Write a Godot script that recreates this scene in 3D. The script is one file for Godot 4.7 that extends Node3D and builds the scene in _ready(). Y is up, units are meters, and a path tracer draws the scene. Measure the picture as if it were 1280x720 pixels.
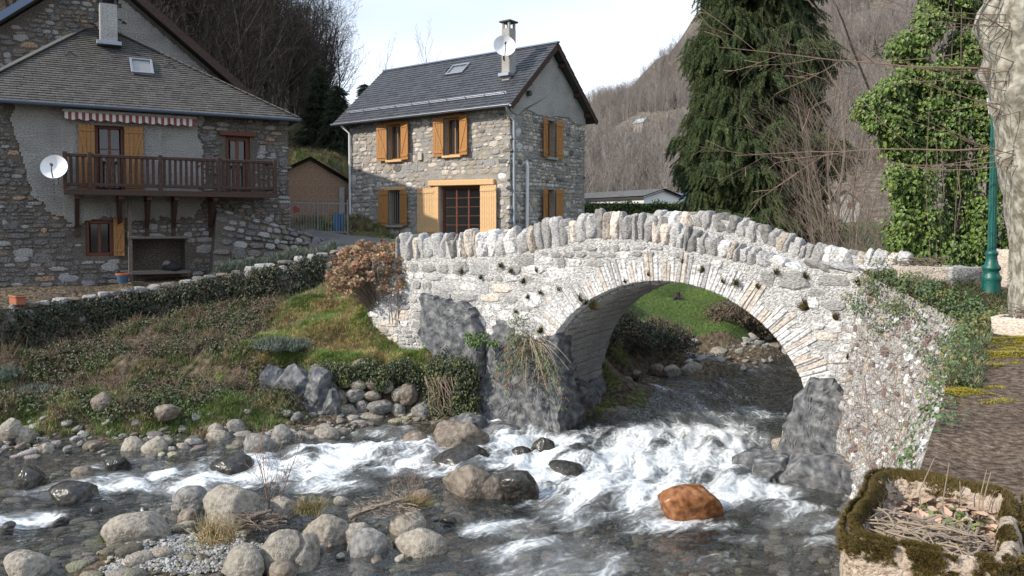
extends Node3D
# A humpback stone bridge over a mountain stream, two stone houses behind it, a wooded valley beyond.
# y is up, metres, the water lies near y = 0; d (distance ahead of the camera) is -z.

var rng := RandomNumberGenerator.new()
var used := {}
var mat := {}
var shared := {}
var stones := []      # flat irregular stone blocks, unit size
var stone_meshes := []
var rocks := []       # rounded boulders, unit size
var noise_a := FastNoiseLite.new()
var noise_b := FastNoiseLite.new()

class Geo:
	var v := PackedVector3Array()
	var c := PackedColorArray()
	var i := PackedInt32Array()
	var uv := PackedVector2Array()
	var col := Color.WHITE
	func vert(p: Vector3) -> int:
		v.append(p)
		c.append(col)
		return v.size() - 1
	func tri(a: int, b: int, d: int) -> void:      # counter-clockwise seen from outside
		i.append(a)
		i.append(d)
		i.append(b)
	func face(p: Array) -> void:
		var s := v.size()
		for q in p:
			vert(q)
		for k in range(1, p.size() - 1):
			tri(s, s + k, s + k + 1)
	func box(t: Transform3D, s: Vector3) -> void:
		cham(t, s, 0.0)
	func cham(t: Transform3D, s: Vector3, b: float) -> void:   # box with its edges along z and x cut off by b
		var h := s * 0.5
		if b <= 0.0:
			var q := []
			for k in 8:
				q.append(t * Vector3(h.x if k & 1 else -h.x, h.y if k & 2 else -h.y, h.z if k & 4 else -h.z))
			for f in [[4, 5, 7, 6], [1, 0, 2, 3], [5, 1, 3, 7], [0, 4, 6, 2], [6, 7, 3, 2], [0, 1, 5, 4]]:
				face([q[f[0]], q[f[1]], q[f[2]], q[f[3]]])
			return
		b = minf(b, minf(h.x, minf(h.y, h.z)) * 0.6)
		var s0 := v.size()
		for k in 8:
			var g := Vector3(1 if k & 1 else -1, 1 if k & 2 else -1, 1 if k & 4 else -1)
			vert(t * (g * Vector3(h.x, h.y - b, h.z - b)))
			vert(t * (g * Vector3(h.x - b, h.y, h.z - b)))
			vert(t * (g * Vector3(h.x - b, h.y - b, h.z)))
		for f in [[4, 5, 7, 6, 2], [1, 0, 2, 3, 2], [5, 1, 3, 7, 0], [0, 4, 6, 2, 0], [6, 7, 3, 2, 1], [0, 1, 5, 4, 1]]:
			var o: int = f[4]
			tri(s0 + f[0] * 3 + o, s0 + f[1] * 3 + o, s0 + f[2] * 3 + o)
			tri(s0 + f[0] * 3 + o, s0 + f[2] * 3 + o, s0 + f[3] * 3 + o)
		for e in [[0, 1], [2, 3], [4, 5], [6, 7], [0, 2], [1, 3], [4, 6], [5, 7], [0, 4], [1, 5], [2, 6], [3, 7]]:
			var a: int = e[0]
			var d: int = e[1]
			var ax := 0 if d - a == 1 else 1 if d - a == 2 else 2
			var o1 := (ax + 1) % 3
			var o2 := (ax + 2) % 3
			var m := [s0 + a * 3 + o1, s0 + d * 3 + o1, s0 + d * 3 + o2, s0 + a * 3 + o2]
			out_quad(m, t.origin)
		for k in 8:
			out_tri(s0 + k * 3, s0 + k * 3 + 1, s0 + k * 3 + 2, t.origin)
	func out_tri(a: int, b: int, d: int, o: Vector3) -> void:
		if (v[b] - v[a]).cross(v[d] - v[a]).dot((v[a] + v[b] + v[d]) / 3.0 - o) < 0.0:
			tri(a, d, b)
		else:
			tri(a, b, d)
	func out_quad(m: Array, o: Vector3) -> void:
		out_tri(m[0], m[1], m[2], o)
		out_tri(m[0], m[2], m[3], o)
	func bar(a: Vector3, b: Vector3, w: float, h: float) -> void:     # a squared timber from a to b
		var z := (b - a).normalized()
		var x := Vector3.UP.cross(z)
		if x.length() < 0.01:
			x = Vector3.RIGHT
		x = x.normalized()
		box(Transform3D(Basis(x, z.cross(x), z), (a + b) * 0.5), Vector3(w, h, a.distance_to(b)))
	func tube(p: PackedVector3Array, r: PackedFloat32Array, sides: int) -> void:
		var s := v.size()
		var x := Vector3.ZERO
		for k in p.size():
			var t := (p[mini(k + 1, p.size() - 1)] - p[maxi(k - 1, 0)]).normalized()
			if k == 0:
				x = t.cross(Vector3(0.31, 0.9, 0.3)).normalized()
			x = (x - t * x.dot(t)).normalized()
			var y := t.cross(x)
			for m in sides:
				var a := TAU * m / sides
				vert(p[k] + (x * cos(a) + y * sin(a)) * r[k])
		for k in p.size() - 1:
			for m in sides:
				var a := s + k * sides + m
				var b := s + k * sides + (m + 1) % sides
				tri(a, b, b + sides)
				tri(a, b + sides, a + sides)
		var e := s + (p.size() - 1) * sides
		for m in range(1, sides - 1):
			tri(e, e + m, e + m + 1)
			tri(s, s + m + 1, s + m)
	func lathe(prof: Array, sides: int, t := Transform3D()) -> void:   # prof: [radius, height] upwards
		var s := v.size()
		for q in prof:
			for m in sides:
				var a := TAU * m / sides
				vert(t * Vector3(cos(a) * q[0], q[1], -sin(a) * q[0]))
		for k in prof.size() - 1:
			for m in sides:
				var a := s + k * sides + m
				var b := s + k * sides + (m + 1) % sides
				tri(a, b, b + sides)
				tri(a, b + sides, a + sides)
		var e := s + (prof.size() - 1) * sides
		for m in range(1, sides - 1):
			tri(e, e + m, e + m + 1)
			tri(s, s + m + 1, s + m)
	func add(g: Geo, t: Transform3D, tint := Color.WHITE) -> void:
		var s := v.size()
		v.append_array(t * g.v)
		for q in g.c:
			c.append(q * tint)
		for k in g.i:
			i.append(k + s)
	func grid(nx: int, ny: int, first: int) -> void:    # quads over nx * ny vertices already added, row by row
		for y in ny - 1:
			for x in nx - 1:
				var a := first + y * nx + x
				tri(a, a + 1, a + nx + 1)
				tri(a, a + nx + 1, a + nx)
	func arrays(smooth := false) -> Array:
		var arr := []
		arr.resize(Mesh.ARRAY_MAX)
		arr[Mesh.ARRAY_VERTEX] = v
		arr[Mesh.ARRAY_COLOR] = c
		arr[Mesh.ARRAY_INDEX] = i
		if uv.size() == v.size() and uv.size() > 0:
			arr[Mesh.ARRAY_TEX_UV] = uv
		if smooth:
			var n := PackedVector3Array()
			n.resize(v.size())
			for k in range(0, i.size(), 3):
				var a := i[k]
				var b := i[k + 2]
				var d := i[k + 1]
				var f := (v[b] - v[a]).cross(v[d] - v[a])
				n[a] += f
				n[b] += f
				n[d] += f
			for k in n.size():
				n[k] = n[k].normalized()
			arr[Mesh.ARRAY_NORMAL] = n
		return arr
	func mesh(smooth := false) -> ArrayMesh:
		var m := ArrayMesh.new()
		if v.size() > 0:
			m.add_surface_from_arrays(Mesh.PRIMITIVE_TRIANGLES, arrays(smooth))
		return m

# ---------------------------------------------------------------- nodes
func numbered(called: String) -> String:
	var k: int = used.get(called, 0)
	used[called] = k + 1
	return called if k == 0 else "%s_%03d" % [called, k]

func thing(called: String, label: String, category: String, at := Vector3.ZERO, yaw := 0.0, group := "") -> Node3D:
	var o := Node3D.new()
	o.name = numbered(called)
	add_child(o)
	o.position = at
	o.rotation.y = yaw
	tag(o, label, category, group)
	return o

func tag(o: Node, label: String, category: String, group := "") -> Node:
	o.set_meta("label", label)
	o.set_meta("category", category)
	if group != "":
		o.set_meta("group", group)
	return o

func part(parent: Node, called: String, m: Mesh, material: Material, t := Transform3D()) -> MeshInstance3D:
	var o := MeshInstance3D.new()
	o.name = called if parent != self else numbered(called)
	o.mesh = m
	if material:
		o.material_override = material
	o.transform = t
	parent.add_child(o, true)
	return o

func struct(called: String, m: Mesh, material: Material) -> MeshInstance3D:
	var o := part(self, called, m, material)
	o.set_meta("kind", "structure")
	return o

func scatter(parent: Node, called: String, m: Mesh, material: Material, where: Array, tints := []) -> MultiMeshInstance3D:
	var mm := MultiMesh.new()
	mm.transform_format = MultiMesh.TRANSFORM_3D
	mm.use_colors = tints.size() > 0
	mm.mesh = m
	mm.instance_count = where.size()
	for k in where.size():
		mm.set_instance_transform(k, where[k])
		if tints.size() > 0:
			mm.set_instance_color(k, tints[k])
	var o := MultiMeshInstance3D.new()
	o.name = called if parent != self else numbered(called)
	o.multimesh = mm
	o.material_override = material
	o.set_meta("kind", "stuff")
	parent.add_child(o, true)
	return o

func R(a: float, b: float) -> float:
	return rng.randf_range(a, b)

func spin(yaw := 0.0, pitch := 0.0, roll := 0.0) -> Basis:
	return Basis.from_euler(Vector3(pitch, yaw, roll))

func at(x: float, y: float, d: float) -> Vector3:
	return Vector3(x, y, -d)

func smooth(a: float, b: float, x: float) -> float:
	return smoothstep(a, b, x)

func piece(table: Array, x: float) -> float:      # piecewise linear through [x, y] pairs, ascending
	if x <= table[0][0]:
		return table[0][1]
	for k in range(1, table.size()):
		if x <= table[k][0]:
			var p: Array = table[k - 1]
			var q: Array = table[k]
			return lerpf(p[1], q[1], (x - p[0]) / (q[0] - p[0]))
	return table[-1][1]

# ---------------------------------------------------------------- materials
func lin(r: float, g: float, b: float) -> Color:
	return Color(r, g, b).linear_to_srgb()

func noise_tex(stops: Array, freq: float, octaves := 4, seed_ := 1, kind := FastNoiseLite.TYPE_SIMPLEX_SMOOTH, size := 512, ridged := false) -> NoiseTexture2D:
	var n := FastNoiseLite.new()
	n.noise_type = kind
	n.frequency = freq
	n.seed = seed_
	n.fractal_type = FastNoiseLite.FRACTAL_RIDGED if ridged else FastNoiseLite.FRACTAL_FBM
	n.fractal_octaves = octaves
	if kind == FastNoiseLite.TYPE_CELLULAR:
		n.cellular_return_type = FastNoiseLite.RETURN_DISTANCE
	var t := NoiseTexture2D.new()
	t.width = size
	t.height = size
	t.seamless = true
	t.noise = n
	if stops.size() > 0:
		var g := Gradient.new()
		g.offsets = PackedFloat32Array([])
		var offs := PackedFloat32Array()
		var cols := PackedColorArray()
		for s in stops:
			offs.append(s[0])
			cols.append(lin(s[1], s[2], s[3]))
		g.offsets = offs
		g.colors = cols
		t.color_ramp = g
	return t

# a rough natural surface: colours from noise, a second coarser noise over it, fine relief; laid in world space
func surface(called: String, stops: Array, freq: float, tile: float, rough: float, relief: float, o := {}) -> StandardMaterial3D:
	var m := StandardMaterial3D.new()
	m.resource_name = called
	m.roughness = rough
	m.metallic_specular = o.get("spec", 0.4)
	m.vertex_color_use_as_albedo = true
	m.uv1_triplanar = true
	m.uv1_world_triplanar = o.get("world", true)
	m.uv1_scale = o.get("stretch", Vector3.ONE) / tile
	m.uv1_triplanar_sharpness = 3.0
	m.albedo_texture = noise_tex(stops, freq, o.get("octaves", 5), o.get("seed", 1), o.get("kind", FastNoiseLite.TYPE_SIMPLEX_SMOOTH), o.get("size", 512), o.get("ridged", false))
	if relief > 0.0:
		m.heightmap_enabled = true
		m.heightmap_scale = relief
		var rf: float = snappedf(o.get("rfreq", freq * 1.7), 0.015)
		if not shared.has(rf):
			shared[rf] = noise_tex([], rf, 5, 7)
		m.heightmap_texture = shared[rf]
	if o.has("over"):
		m.detail_enabled = true
		m.detail_blend_mode = BaseMaterial3D.BLEND_MODE_MUL
		m.detail_uv_layer = BaseMaterial3D.DETAIL_UV_2
		m.uv2_triplanar = true
		m.uv2_world_triplanar = true
		m.uv2_scale = Vector3.ONE / float(o.get("over_tile", tile * 6.7))
		if not shared.has("over"):
			shared["over"] = noise_tex(o.over, 0.012, 4, 3)
		m.detail_albedo = shared["over"]
		m.uv2_offset = Vector3.ONE * float(o.get("seed", 1)) * 0.137
	mat[called] = m
	return m

func plain(called: String, c: Color, rough: float, metal := 0.0, vertex := true) -> StandardMaterial3D:
	var m := StandardMaterial3D.new()
	m.resource_name = called
	m.albedo_color = c
	m.roughness = rough
	m.metallic = metal
	m.vertex_color_use_as_albedo = vertex
	mat[called] = m
	return m

func make_materials() -> void:
	# stone
	var blotch := [[0.0, 0.62, 0.6, 0.58], [0.45, 0.9, 0.9, 0.9], [1.0, 1.1, 1.08, 1.03]]
	surface("limewash", [[0.15, 0.27, 0.27, 0.275], [0.36, 0.5, 0.495, 0.49], [0.5, 0.66, 0.655, 0.645], [0.72, 0.77, 0.765, 0.755], [0.9, 0.66, 0.61, 0.55]], 0.02, 0.9, 0.95, 2.0, {"over": blotch, "seed": 3})
	surface("limewash_warm", [[0.15, 0.3, 0.25, 0.21], [0.45, 0.55, 0.49, 0.43], [0.7, 0.66, 0.61, 0.55], [0.9, 0.52, 0.42, 0.32]], 0.018, 0.8, 0.95, 1.6, {"over": blotch, "seed": 9})
	surface("schist_grey", [[0.15, 0.13, 0.128, 0.128], [0.42, 0.3, 0.295, 0.29], [0.62, 0.42, 0.405, 0.39], [0.85, 0.54, 0.52, 0.49]], 0.022, 0.6, 0.85, 1.6, {"over": blotch, "seed": 12, "stretch": Vector3(1, 2.2, 1)})
	surface("schist_dark", [[0.15, 0.035, 0.034, 0.034], [0.5, 0.1, 0.098, 0.096], [0.85, 0.2, 0.19, 0.18]], 0.022, 0.5, 0.8, 1.6, {"over": blotch, "seed": 15, "stretch": Vector3(1, 2.0, 1)})
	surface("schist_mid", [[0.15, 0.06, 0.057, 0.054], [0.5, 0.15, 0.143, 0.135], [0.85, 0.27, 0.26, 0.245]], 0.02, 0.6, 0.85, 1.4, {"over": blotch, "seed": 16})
	surface("schist_pale", [[0.15, 0.2, 0.2, 0.205], [0.5, 0.42, 0.415, 0.41], [0.85, 0.58, 0.57, 0.56]], 0.02, 0.7, 0.9, 1.4, {"over": blotch, "seed": 17, "stretch": Vector3(1, 1.8, 1)})
	surface("stone_brown", [[0.15, 0.08, 0.066, 0.054], [0.5, 0.18, 0.155, 0.13], [0.85, 0.3, 0.27, 0.23]], 0.02, 0.6, 0.9, 1.4, {"over": blotch, "seed": 20})
	surface("stone_plum", [[0.15, 0.07, 0.048, 0.045], [0.5, 0.17, 0.12, 0.11], [0.85, 0.36, 0.28, 0.26]], 0.03, 0.4, 0.9, 1.4, {"seed": 21})
	surface("stone_tan", [[0.15, 0.2, 0.17, 0.14], [0.5, 0.4, 0.35, 0.295], [0.85, 0.54, 0.49, 0.43]], 0.02, 0.6, 0.9, 1.4, {"over": blotch, "seed": 18})
	surface("stone_rust", [[0.15, 0.14, 0.08, 0.05], [0.5, 0.32, 0.21, 0.14], [0.85, 0.5, 0.38, 0.27]], 0.02, 0.6, 0.9, 1.4, {"seed": 19})
	surface("mortar", [[0.2, 0.2, 0.185, 0.165], [0.5, 0.36, 0.34, 0.31], [0.8, 0.5, 0.475, 0.44]], 0.03, 0.7, 1.0, 2.5, {"over": blotch, "seed": 22})
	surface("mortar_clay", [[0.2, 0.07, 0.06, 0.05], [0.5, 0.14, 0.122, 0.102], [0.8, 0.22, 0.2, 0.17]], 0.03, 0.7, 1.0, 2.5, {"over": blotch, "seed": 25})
	surface("mortar_white", [[0.2, 0.28, 0.275, 0.265], [0.45, 0.54, 0.53, 0.515], [0.8, 0.71, 0.7, 0.685]], 0.025, 0.8, 1.0, 3.0, {"over": blotch, "seed": 23})
	surface("bedrock", [[0.12, 0.04, 0.042, 0.047], [0.45, 0.105, 0.11, 0.118], [0.65, 0.165, 0.168, 0.172], [0.9, 0.3, 0.295, 0.285]], 0.012, 1.3, 0.8, 1.6, {"over": blotch, "seed": 27, "octaves": 6})
	surface("boulder", [[0.1, 0.14, 0.12, 0.095], [0.38, 0.24, 0.215, 0.178], [0.6, 0.3, 0.275, 0.233], [0.9, 0.4, 0.375, 0.33]], 0.022, 0.9, 0.9, 1.1, {"over": blotch, "seed": 31, "octaves": 6, "rfreq": 0.06})
	surface("boulder_wet", [[0.1, 0.012, 0.011, 0.01], [0.5, 0.03, 0.027, 0.022], [0.9, 0.07, 0.062, 0.05]], 0.014, 0.8, 0.28, 0.8, {"seed": 33, "spec": 0.5})
	surface("boulder_brown", [[0.1, 0.09, 0.07, 0.052], [0.5, 0.18, 0.15, 0.12], [0.9, 0.29, 0.25, 0.21]], 0.014, 0.8, 0.65, 0.8, {"over": blotch, "seed": 35})
	surface("boulder_grey", [[0.1, 0.09, 0.088, 0.085], [0.5, 0.19, 0.185, 0.175], [0.9, 0.31, 0.3, 0.285]], 0.014, 0.8, 0.85, 0.8, {"over": blotch, "seed": 34})
	surface("boulder_orange", [[0.1, 0.1, 0.036, 0.013], [0.5, 0.22, 0.088, 0.03], [0.9, 0.33, 0.16, 0.07]], 0.012, 0.9, 0.35, 0.6, {"seed": 37})
	surface("pebble", [[0.2, 0.13, 0.13, 0.125], [0.5, 0.27, 0.27, 0.26], [0.85, 0.45, 0.44, 0.42]], 0.04, 0.3, 0.8, 0.0, {"seed": 38, "size": 256})
	surface("riverbed", [[0.1, 0.016, 0.011, 0.006], [0.4, 0.055, 0.038, 0.02], [0.65, 0.115, 0.082, 0.045], [0.9, 0.19, 0.15, 0.095]], 0.045, 2.2, 0.8, 4.0, {"over": blotch, "seed": 39})
	# render, slate, wood, metal
	surface("render", [[0.2, 0.33, 0.315, 0.29], [0.5, 0.45, 0.435, 0.405], [0.8, 0.55, 0.53, 0.5]], 0.045, 1.1, 1.0, 9.0, {"over": blotch, "seed": 41, "rfreq": 0.045})
	surface("slate", [[0.15, 0.03, 0.033, 0.04], [0.5, 0.062, 0.067, 0.078], [0.85, 0.12, 0.126, 0.14]], 0.03, 0.6, 0.5, 0.6, {"over": blotch, "seed": 43})
	surface("slate_old", [[0.15, 0.045, 0.042, 0.038], [0.5, 0.1, 0.094, 0.086], [0.85, 0.19, 0.18, 0.165]], 0.035, 0.7, 0.75, 0.8, {"over": blotch, "seed": 45})
	var grain := Vector3(5, 0.6, 5)
	surface("pine", [[0.15, 0.2, 0.085, 0.026], [0.5, 0.4, 0.19, 0.06], [0.85, 0.52, 0.29, 0.12]], 0.03, 0.6, 0.55, 0.3, {"seed": 47, "stretch": grain})
	surface("pine_shaded", [[0.15, 0.16, 0.07, 0.022], [0.5, 0.32, 0.155, 0.052], [0.85, 0.42, 0.24, 0.1]], 0.025, 0.6, 0.6, 0.4, {"seed": 48, "stretch": grain})  # the same pine, darkened to put in the shade of the old front
	surface("pine_pale", [[0.15, 0.38, 0.22, 0.1], [0.5, 0.58, 0.37, 0.18], [0.85, 0.7, 0.5, 0.3]], 0.02, 0.8, 0.6, 0.3, {"seed": 49, "stretch": grain})
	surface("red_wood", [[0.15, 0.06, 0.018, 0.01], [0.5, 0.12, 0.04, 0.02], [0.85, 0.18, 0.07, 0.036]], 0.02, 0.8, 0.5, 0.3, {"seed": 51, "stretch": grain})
	surface("dark_wood", [[0.15, 0.022, 0.011, 0.008], [0.5, 0.055, 0.03, 0.022], [0.85, 0.11, 0.07, 0.055]], 0.02, 0.8, 0.7, 0.6, {"seed": 53, "stretch": grain})
	surface("grey_wood", [[0.15, 0.05, 0.042, 0.035], [0.5, 0.12, 0.1, 0.085], [0.85, 0.22, 0.19, 0.165]], 0.02, 0.8, 0.85, 0.8, {"seed": 55, "stretch": grain})
	surface("concrete", [[0.2, 0.25, 0.24, 0.225], [0.5, 0.37, 0.36, 0.34], [0.8, 0.47, 0.46, 0.44]], 0.03, 0.9, 0.95, 1.0, {"over": blotch, "seed": 57})
	surface("pale_block", [[0.2, 0.46, 0.38, 0.31], [0.5, 0.6, 0.52, 0.44], [0.8, 0.7, 0.64, 0.57]], 0.03, 0.7, 0.95, 1.2, {"over": blotch, "seed": 58})
	surface("planter_stone", [[0.2, 0.22, 0.165, 0.12], [0.45, 0.4, 0.32, 0.25], [0.8, 0.52, 0.44, 0.36]], 0.03, 0.5, 0.95, 1.2, {"over": blotch, "seed": 59})
	plain("zinc", lin(0.26, 0.29, 0.33), 0.45, 0.7)
	plain("lead_blue", lin(0.12, 0.16, 0.23), 0.5, 0.4)
	plain("dish_white", lin(0.72, 0.72, 0.72), 0.4)
	plain("pipe_grey", lin(0.3, 0.34, 0.38), 0.45)
	plain("pipe_white", lin(0.62, 0.63, 0.64), 0.4)
	plain("iron", lin(0.1, 0.1, 0.1), 0.6, 0.6)
	plain("iron_pale", lin(0.2, 0.205, 0.21), 0.55, 0.4)
	plain("room_wall", lin(0.3, 0.27, 0.23), 0.9)
	plain("curtain", lin(0.45, 0.42, 0.4), 0.95)
	plain("terracotta", lin(0.3, 0.1, 0.05), 0.85)
	plain("blue_pot", lin(0.05, 0.09, 0.16), 0.5)
	plain("black_cloth", lin(0.01, 0.01, 0.012), 0.8)
	plain("red_paint", lin(0.16, 0.02, 0.02), 0.5)
	plain("awning_white", lin(0.6, 0.55, 0.52), 0.9)
	plain("awning_red", lin(0.22, 0.06, 0.06), 0.9)
	plain("blue_cloth", lin(0.03, 0.13, 0.27), 0.9)
	surface("green_paint", [[0.2, 0.0, 0.06, 0.05], [0.5, 0.004, 0.088, 0.072], [0.8, 0.018, 0.12, 0.1]], 0.03, 0.5, 0.4, 0.25, {"seed": 61, "spec": 0.5})
	var g := plain("glass", lin(0.02, 0.025, 0.03), 0.05)
	g.transparency = BaseMaterial3D.TRANSPARENCY_ALPHA
	g.albedo_color.a = 0.25
	g.vertex_color_use_as_albedo = false
	# ground and plants
	surface("earth", [[0.12, 0.02, 0.014, 0.009], [0.4, 0.065, 0.048, 0.031], [0.6, 0.11, 0.085, 0.055], [0.85, 0.17, 0.145, 0.1]], 0.02, 1.6, 1.0, 4.0, {"over": blotch, "seed": 63})
	surface("turf", [[0.12, 0.04, 0.033, 0.016], [0.35, 0.06, 0.075, 0.022], [0.55, 0.09, 0.115, 0.03], [0.72, 0.16, 0.15, 0.06], [0.9, 0.23, 0.19, 0.1]], 0.02, 1.5, 1.0, 4.0, {"over": blotch, "seed": 65})
	surface("lawn", [[0.15, 0.03, 0.055, 0.012], [0.5, 0.06, 0.1, 0.02], [0.85, 0.1, 0.14, 0.035]], 0.03, 2.0, 1.0, 4.0, {"over": blotch, "seed": 67})
	surface("asphalt", [[0.2, 0.09, 0.088, 0.085], [0.5, 0.15, 0.147, 0.142], [0.8, 0.22, 0.215, 0.21]], 0.06, 0.9, 0.95, 1.0, {"over": blotch, "seed": 69})
	surface("litter", [[0.12, 0.05, 0.042, 0.034], [0.4, 0.11, 0.09, 0.07], [0.6, 0.15, 0.127, 0.1], [0.85, 0.22, 0.19, 0.15]], 0.02, 18.0, 1.0, 0.0, {"over": blotch, "seed": 71, "over_tile": 130.0})
	surface("paving", [[0.12, 0.035, 0.022, 0.013], [0.4, 0.1, 0.068, 0.044], [0.62, 0.14, 0.103, 0.075], [0.85, 0.2, 0.165, 0.13]], 0.03, 1.3, 0.95, 3.0, {"over": blotch, "seed": 73})
	surface("moss", [[0.12, 0.018, 0.012, 0.003], [0.4, 0.06, 0.045, 0.008], [0.62, 0.12, 0.09, 0.016], [0.85, 0.2, 0.16, 0.035]], 0.05, 0.35, 1.0, 3.0, {"seed": 75})
	surface("moss_gold", [[0.12, 0.06, 0.05, 0.006], [0.4, 0.17, 0.15, 0.015], [0.62, 0.27, 0.24, 0.025], [0.85, 0.36, 0.33, 0.06]], 0.05, 0.35, 1.0, 3.0, {"seed": 77})
	surface("bark", [[0.12, 0.02, 0.016, 0.013], [0.5, 0.052, 0.044, 0.037], [0.85, 0.11, 0.095, 0.08]], 0.03, 0.6, 0.95, 2.0, {"seed": 79, "stretch": Vector3(2.5, 0.6, 2.5)})  # colour darkened to put in the shade of the near wooded slope
	surface("bark_pale", [[0.12, 0.11, 0.1, 0.09], [0.5, 0.2, 0.185, 0.17], [0.85, 0.3, 0.28, 0.26]], 0.03, 2.0, 0.95, 0.0, {"seed": 80})
	surface("bark_plane", [[0.2, 0.16, 0.14, 0.11], [0.4, 0.22, 0.205, 0.165], [0.49, 0.25, 0.24, 0.195], [0.53, 0.31, 0.3, 0.25], [0.7, 0.35, 0.335, 0.285], [0.9, 0.42, 0.4, 0.35]], 0.012, 1.0, 0.9, 2.2, {"seed": 81, "octaves": 3, "stretch": Vector3(1.3, 0.8, 1.3)})
	surface("driftwood", [[0.12, 0.1, 0.075, 0.055], [0.5, 0.25, 0.2, 0.16], [0.85, 0.45, 0.39, 0.33]], 0.03, 0.4, 0.95, 0.8, {"seed": 83, "stretch": Vector3(1, 3, 3)})
	for l in [["leaf", 0.55, 0.16], ["needle", 0.7, 0.1], ["grass", 0.7, 0.2], ["dry", 0.9, 0.15]]:
		var m := plain(l[0], Color.WHITE, l[1])
		m.backlight_enabled = true
		m.backlight = Color(l[2], l[2], l[2])
	plain("twig", Color.WHITE, 0.9)
	plain("twig_brown", lin(0.15, 0.115, 0.09), 0.9)
	plain("twig_red", lin(0.22, 0.15, 0.11), 0.8)
	plain("twig_pale", lin(0.26, 0.205, 0.15), 0.9)
	var iv := plain("ivy", Color.WHITE, 0.5)
	iv.backlight_enabled = true
	iv.backlight = Color(0.12, 0.12, 0.12)

# ---------------------------------------------------------------- stones
# an irregular flat stone, unit width and height, its face towards +z, 1 deep
func stone_shape(sides: int, rough: float) -> Geo:
	var g := Geo.new()
	var rim := []
	var a0 := R(0, TAU)
	for k in sides:
		var a := a0 + TAU * (k + R(-0.22, 0.22)) / sides
		var q := Vector2(cos(a), sin(a))
		var f := 0.5 / pow(pow(absf(q.x), 4.0) + pow(absf(q.y), 4.0), 0.25)     # a squarish outline
		rim.append(q * f * R(1.0 - rough, 1.03))
	var mid := Vector2(R(-0.1, 0.1), R(-0.1, 0.1))
	var top := g.vert(Vector3(mid.x, mid.y, 1.0))
	for k in sides:
		var q: Vector2 = rim[k]
		var p := q * R(0.74, 0.88) + mid * 0.1
		g.vert(Vector3(p.x, p.y, R(0.9, 1.0)))
		g.vert(Vector3(q.x, q.y, R(0.62, 0.8)))
		g.vert(Vector3(q.x * 0.98, q.y * 0.98, 0.0))
	for k in sides:
		var m := (k + 1) % sides
		var a := top + 1 + k * 3
		var b := top + 1 + m * 3
		g.tri(top, a, b)
		for r in 2:
			g.tri(a + r, a + r + 1, b + r + 1)
			g.tri(a + r, b + r + 1, b + r)
	return g

func ico(level: int) -> Geo:
	var g := Geo.new()
	var t := (1.0 + sqrt(5.0)) / 2.0
	for p in [[-1, t, 0], [1, t, 0], [-1, -t, 0], [1, -t, 0], [0, -1, t], [0, 1, t], [0, -1, -t], [0, 1, -t], [t, 0, -1], [t, 0, 1], [-t, 0, -1], [-t, 0, 1]]:
		g.vert(Vector3(p[0], p[1], p[2]).normalized())
	var f := [[0, 11, 5], [0, 5, 1], [0, 1, 7], [0, 7, 10], [0, 10, 11], [1, 5, 9], [5, 11, 4], [11, 10, 2], [10, 7, 6], [7, 1, 8], [3, 9, 4], [3, 4, 2], [3, 2, 6], [3, 6, 8], [3, 8, 9], [4, 9, 5], [2, 4, 11], [6, 2, 10], [8, 6, 7], [9, 8, 1]]
	for l in level:
		var mids := {}
		var nf := []
		for q in f:
			var m := []
			for k in 3:
				var a: int = q[k]
				var b: int = q[(k + 1) % 3]
				var key := mini(a, b) * 100000 + maxi(a, b)
				if not mids.has(key):
					mids[key] = g.vert(((g.v[a] + g.v[b]) * 0.5).normalized())
				m.append(mids[key])
			nf.append([q[0], m[0], m[2]])
			nf.append([q[1], m[1], m[0]])
			nf.append([q[2], m[2], m[1]])
			nf.append([m[0], m[1], m[2]])
		f = nf
	for q in f:
		g.tri(q[0], q[1], q[2])
	return g

# a water-worn boulder in a unit box: a sphere cut by random planes, then roughened
func rock_shape(level: int, cuts: int, rough: float, ball: Geo, square := 2.0, hard := 0.9) -> Geo:
	var g := Geo.new()
	var planes := []
	for k in cuts:
		planes.append([Vector3(R(-1, 1), R(-0.6, 1), R(-1, 1)).normalized(), R(0.5, 0.86) if square < 3.0 else R(0.72, 1.05)])
	var off := Vector3(R(-50, 50), R(-50, 50), R(-50, 50))
	var lo := Vector3.ONE * 9
	var hi := -lo
	var pts := PackedVector3Array()
	for p in ball.v:
		var r := 1.0 if square <= 2.0 else pow(pow(absf(p.x), square) + pow(absf(p.y), square) + pow(absf(p.z), square), -1.0 / square)
		for q in planes:
			var k: float = p.dot(q[0])
			if k > 0.05:
				var lim: float = q[1] / k
				if r > lim:
					r = lerpf(r, lim, hard)
		r *= 1.0 + rough * noise_a.get_noise_3dv(p * 60.0 + off) + rough * 0.5 * noise_a.get_noise_3dv(p * 170.0 + off)
		var s := p * r
		pts.append(s)
		lo = lo.min(s)
		hi = hi.max(s)
	var size := hi - lo
	for p in pts:
		g.vert((p - lo) / size - Vector3.ONE * 0.5)
	g.i = ball.i
	return g

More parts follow.
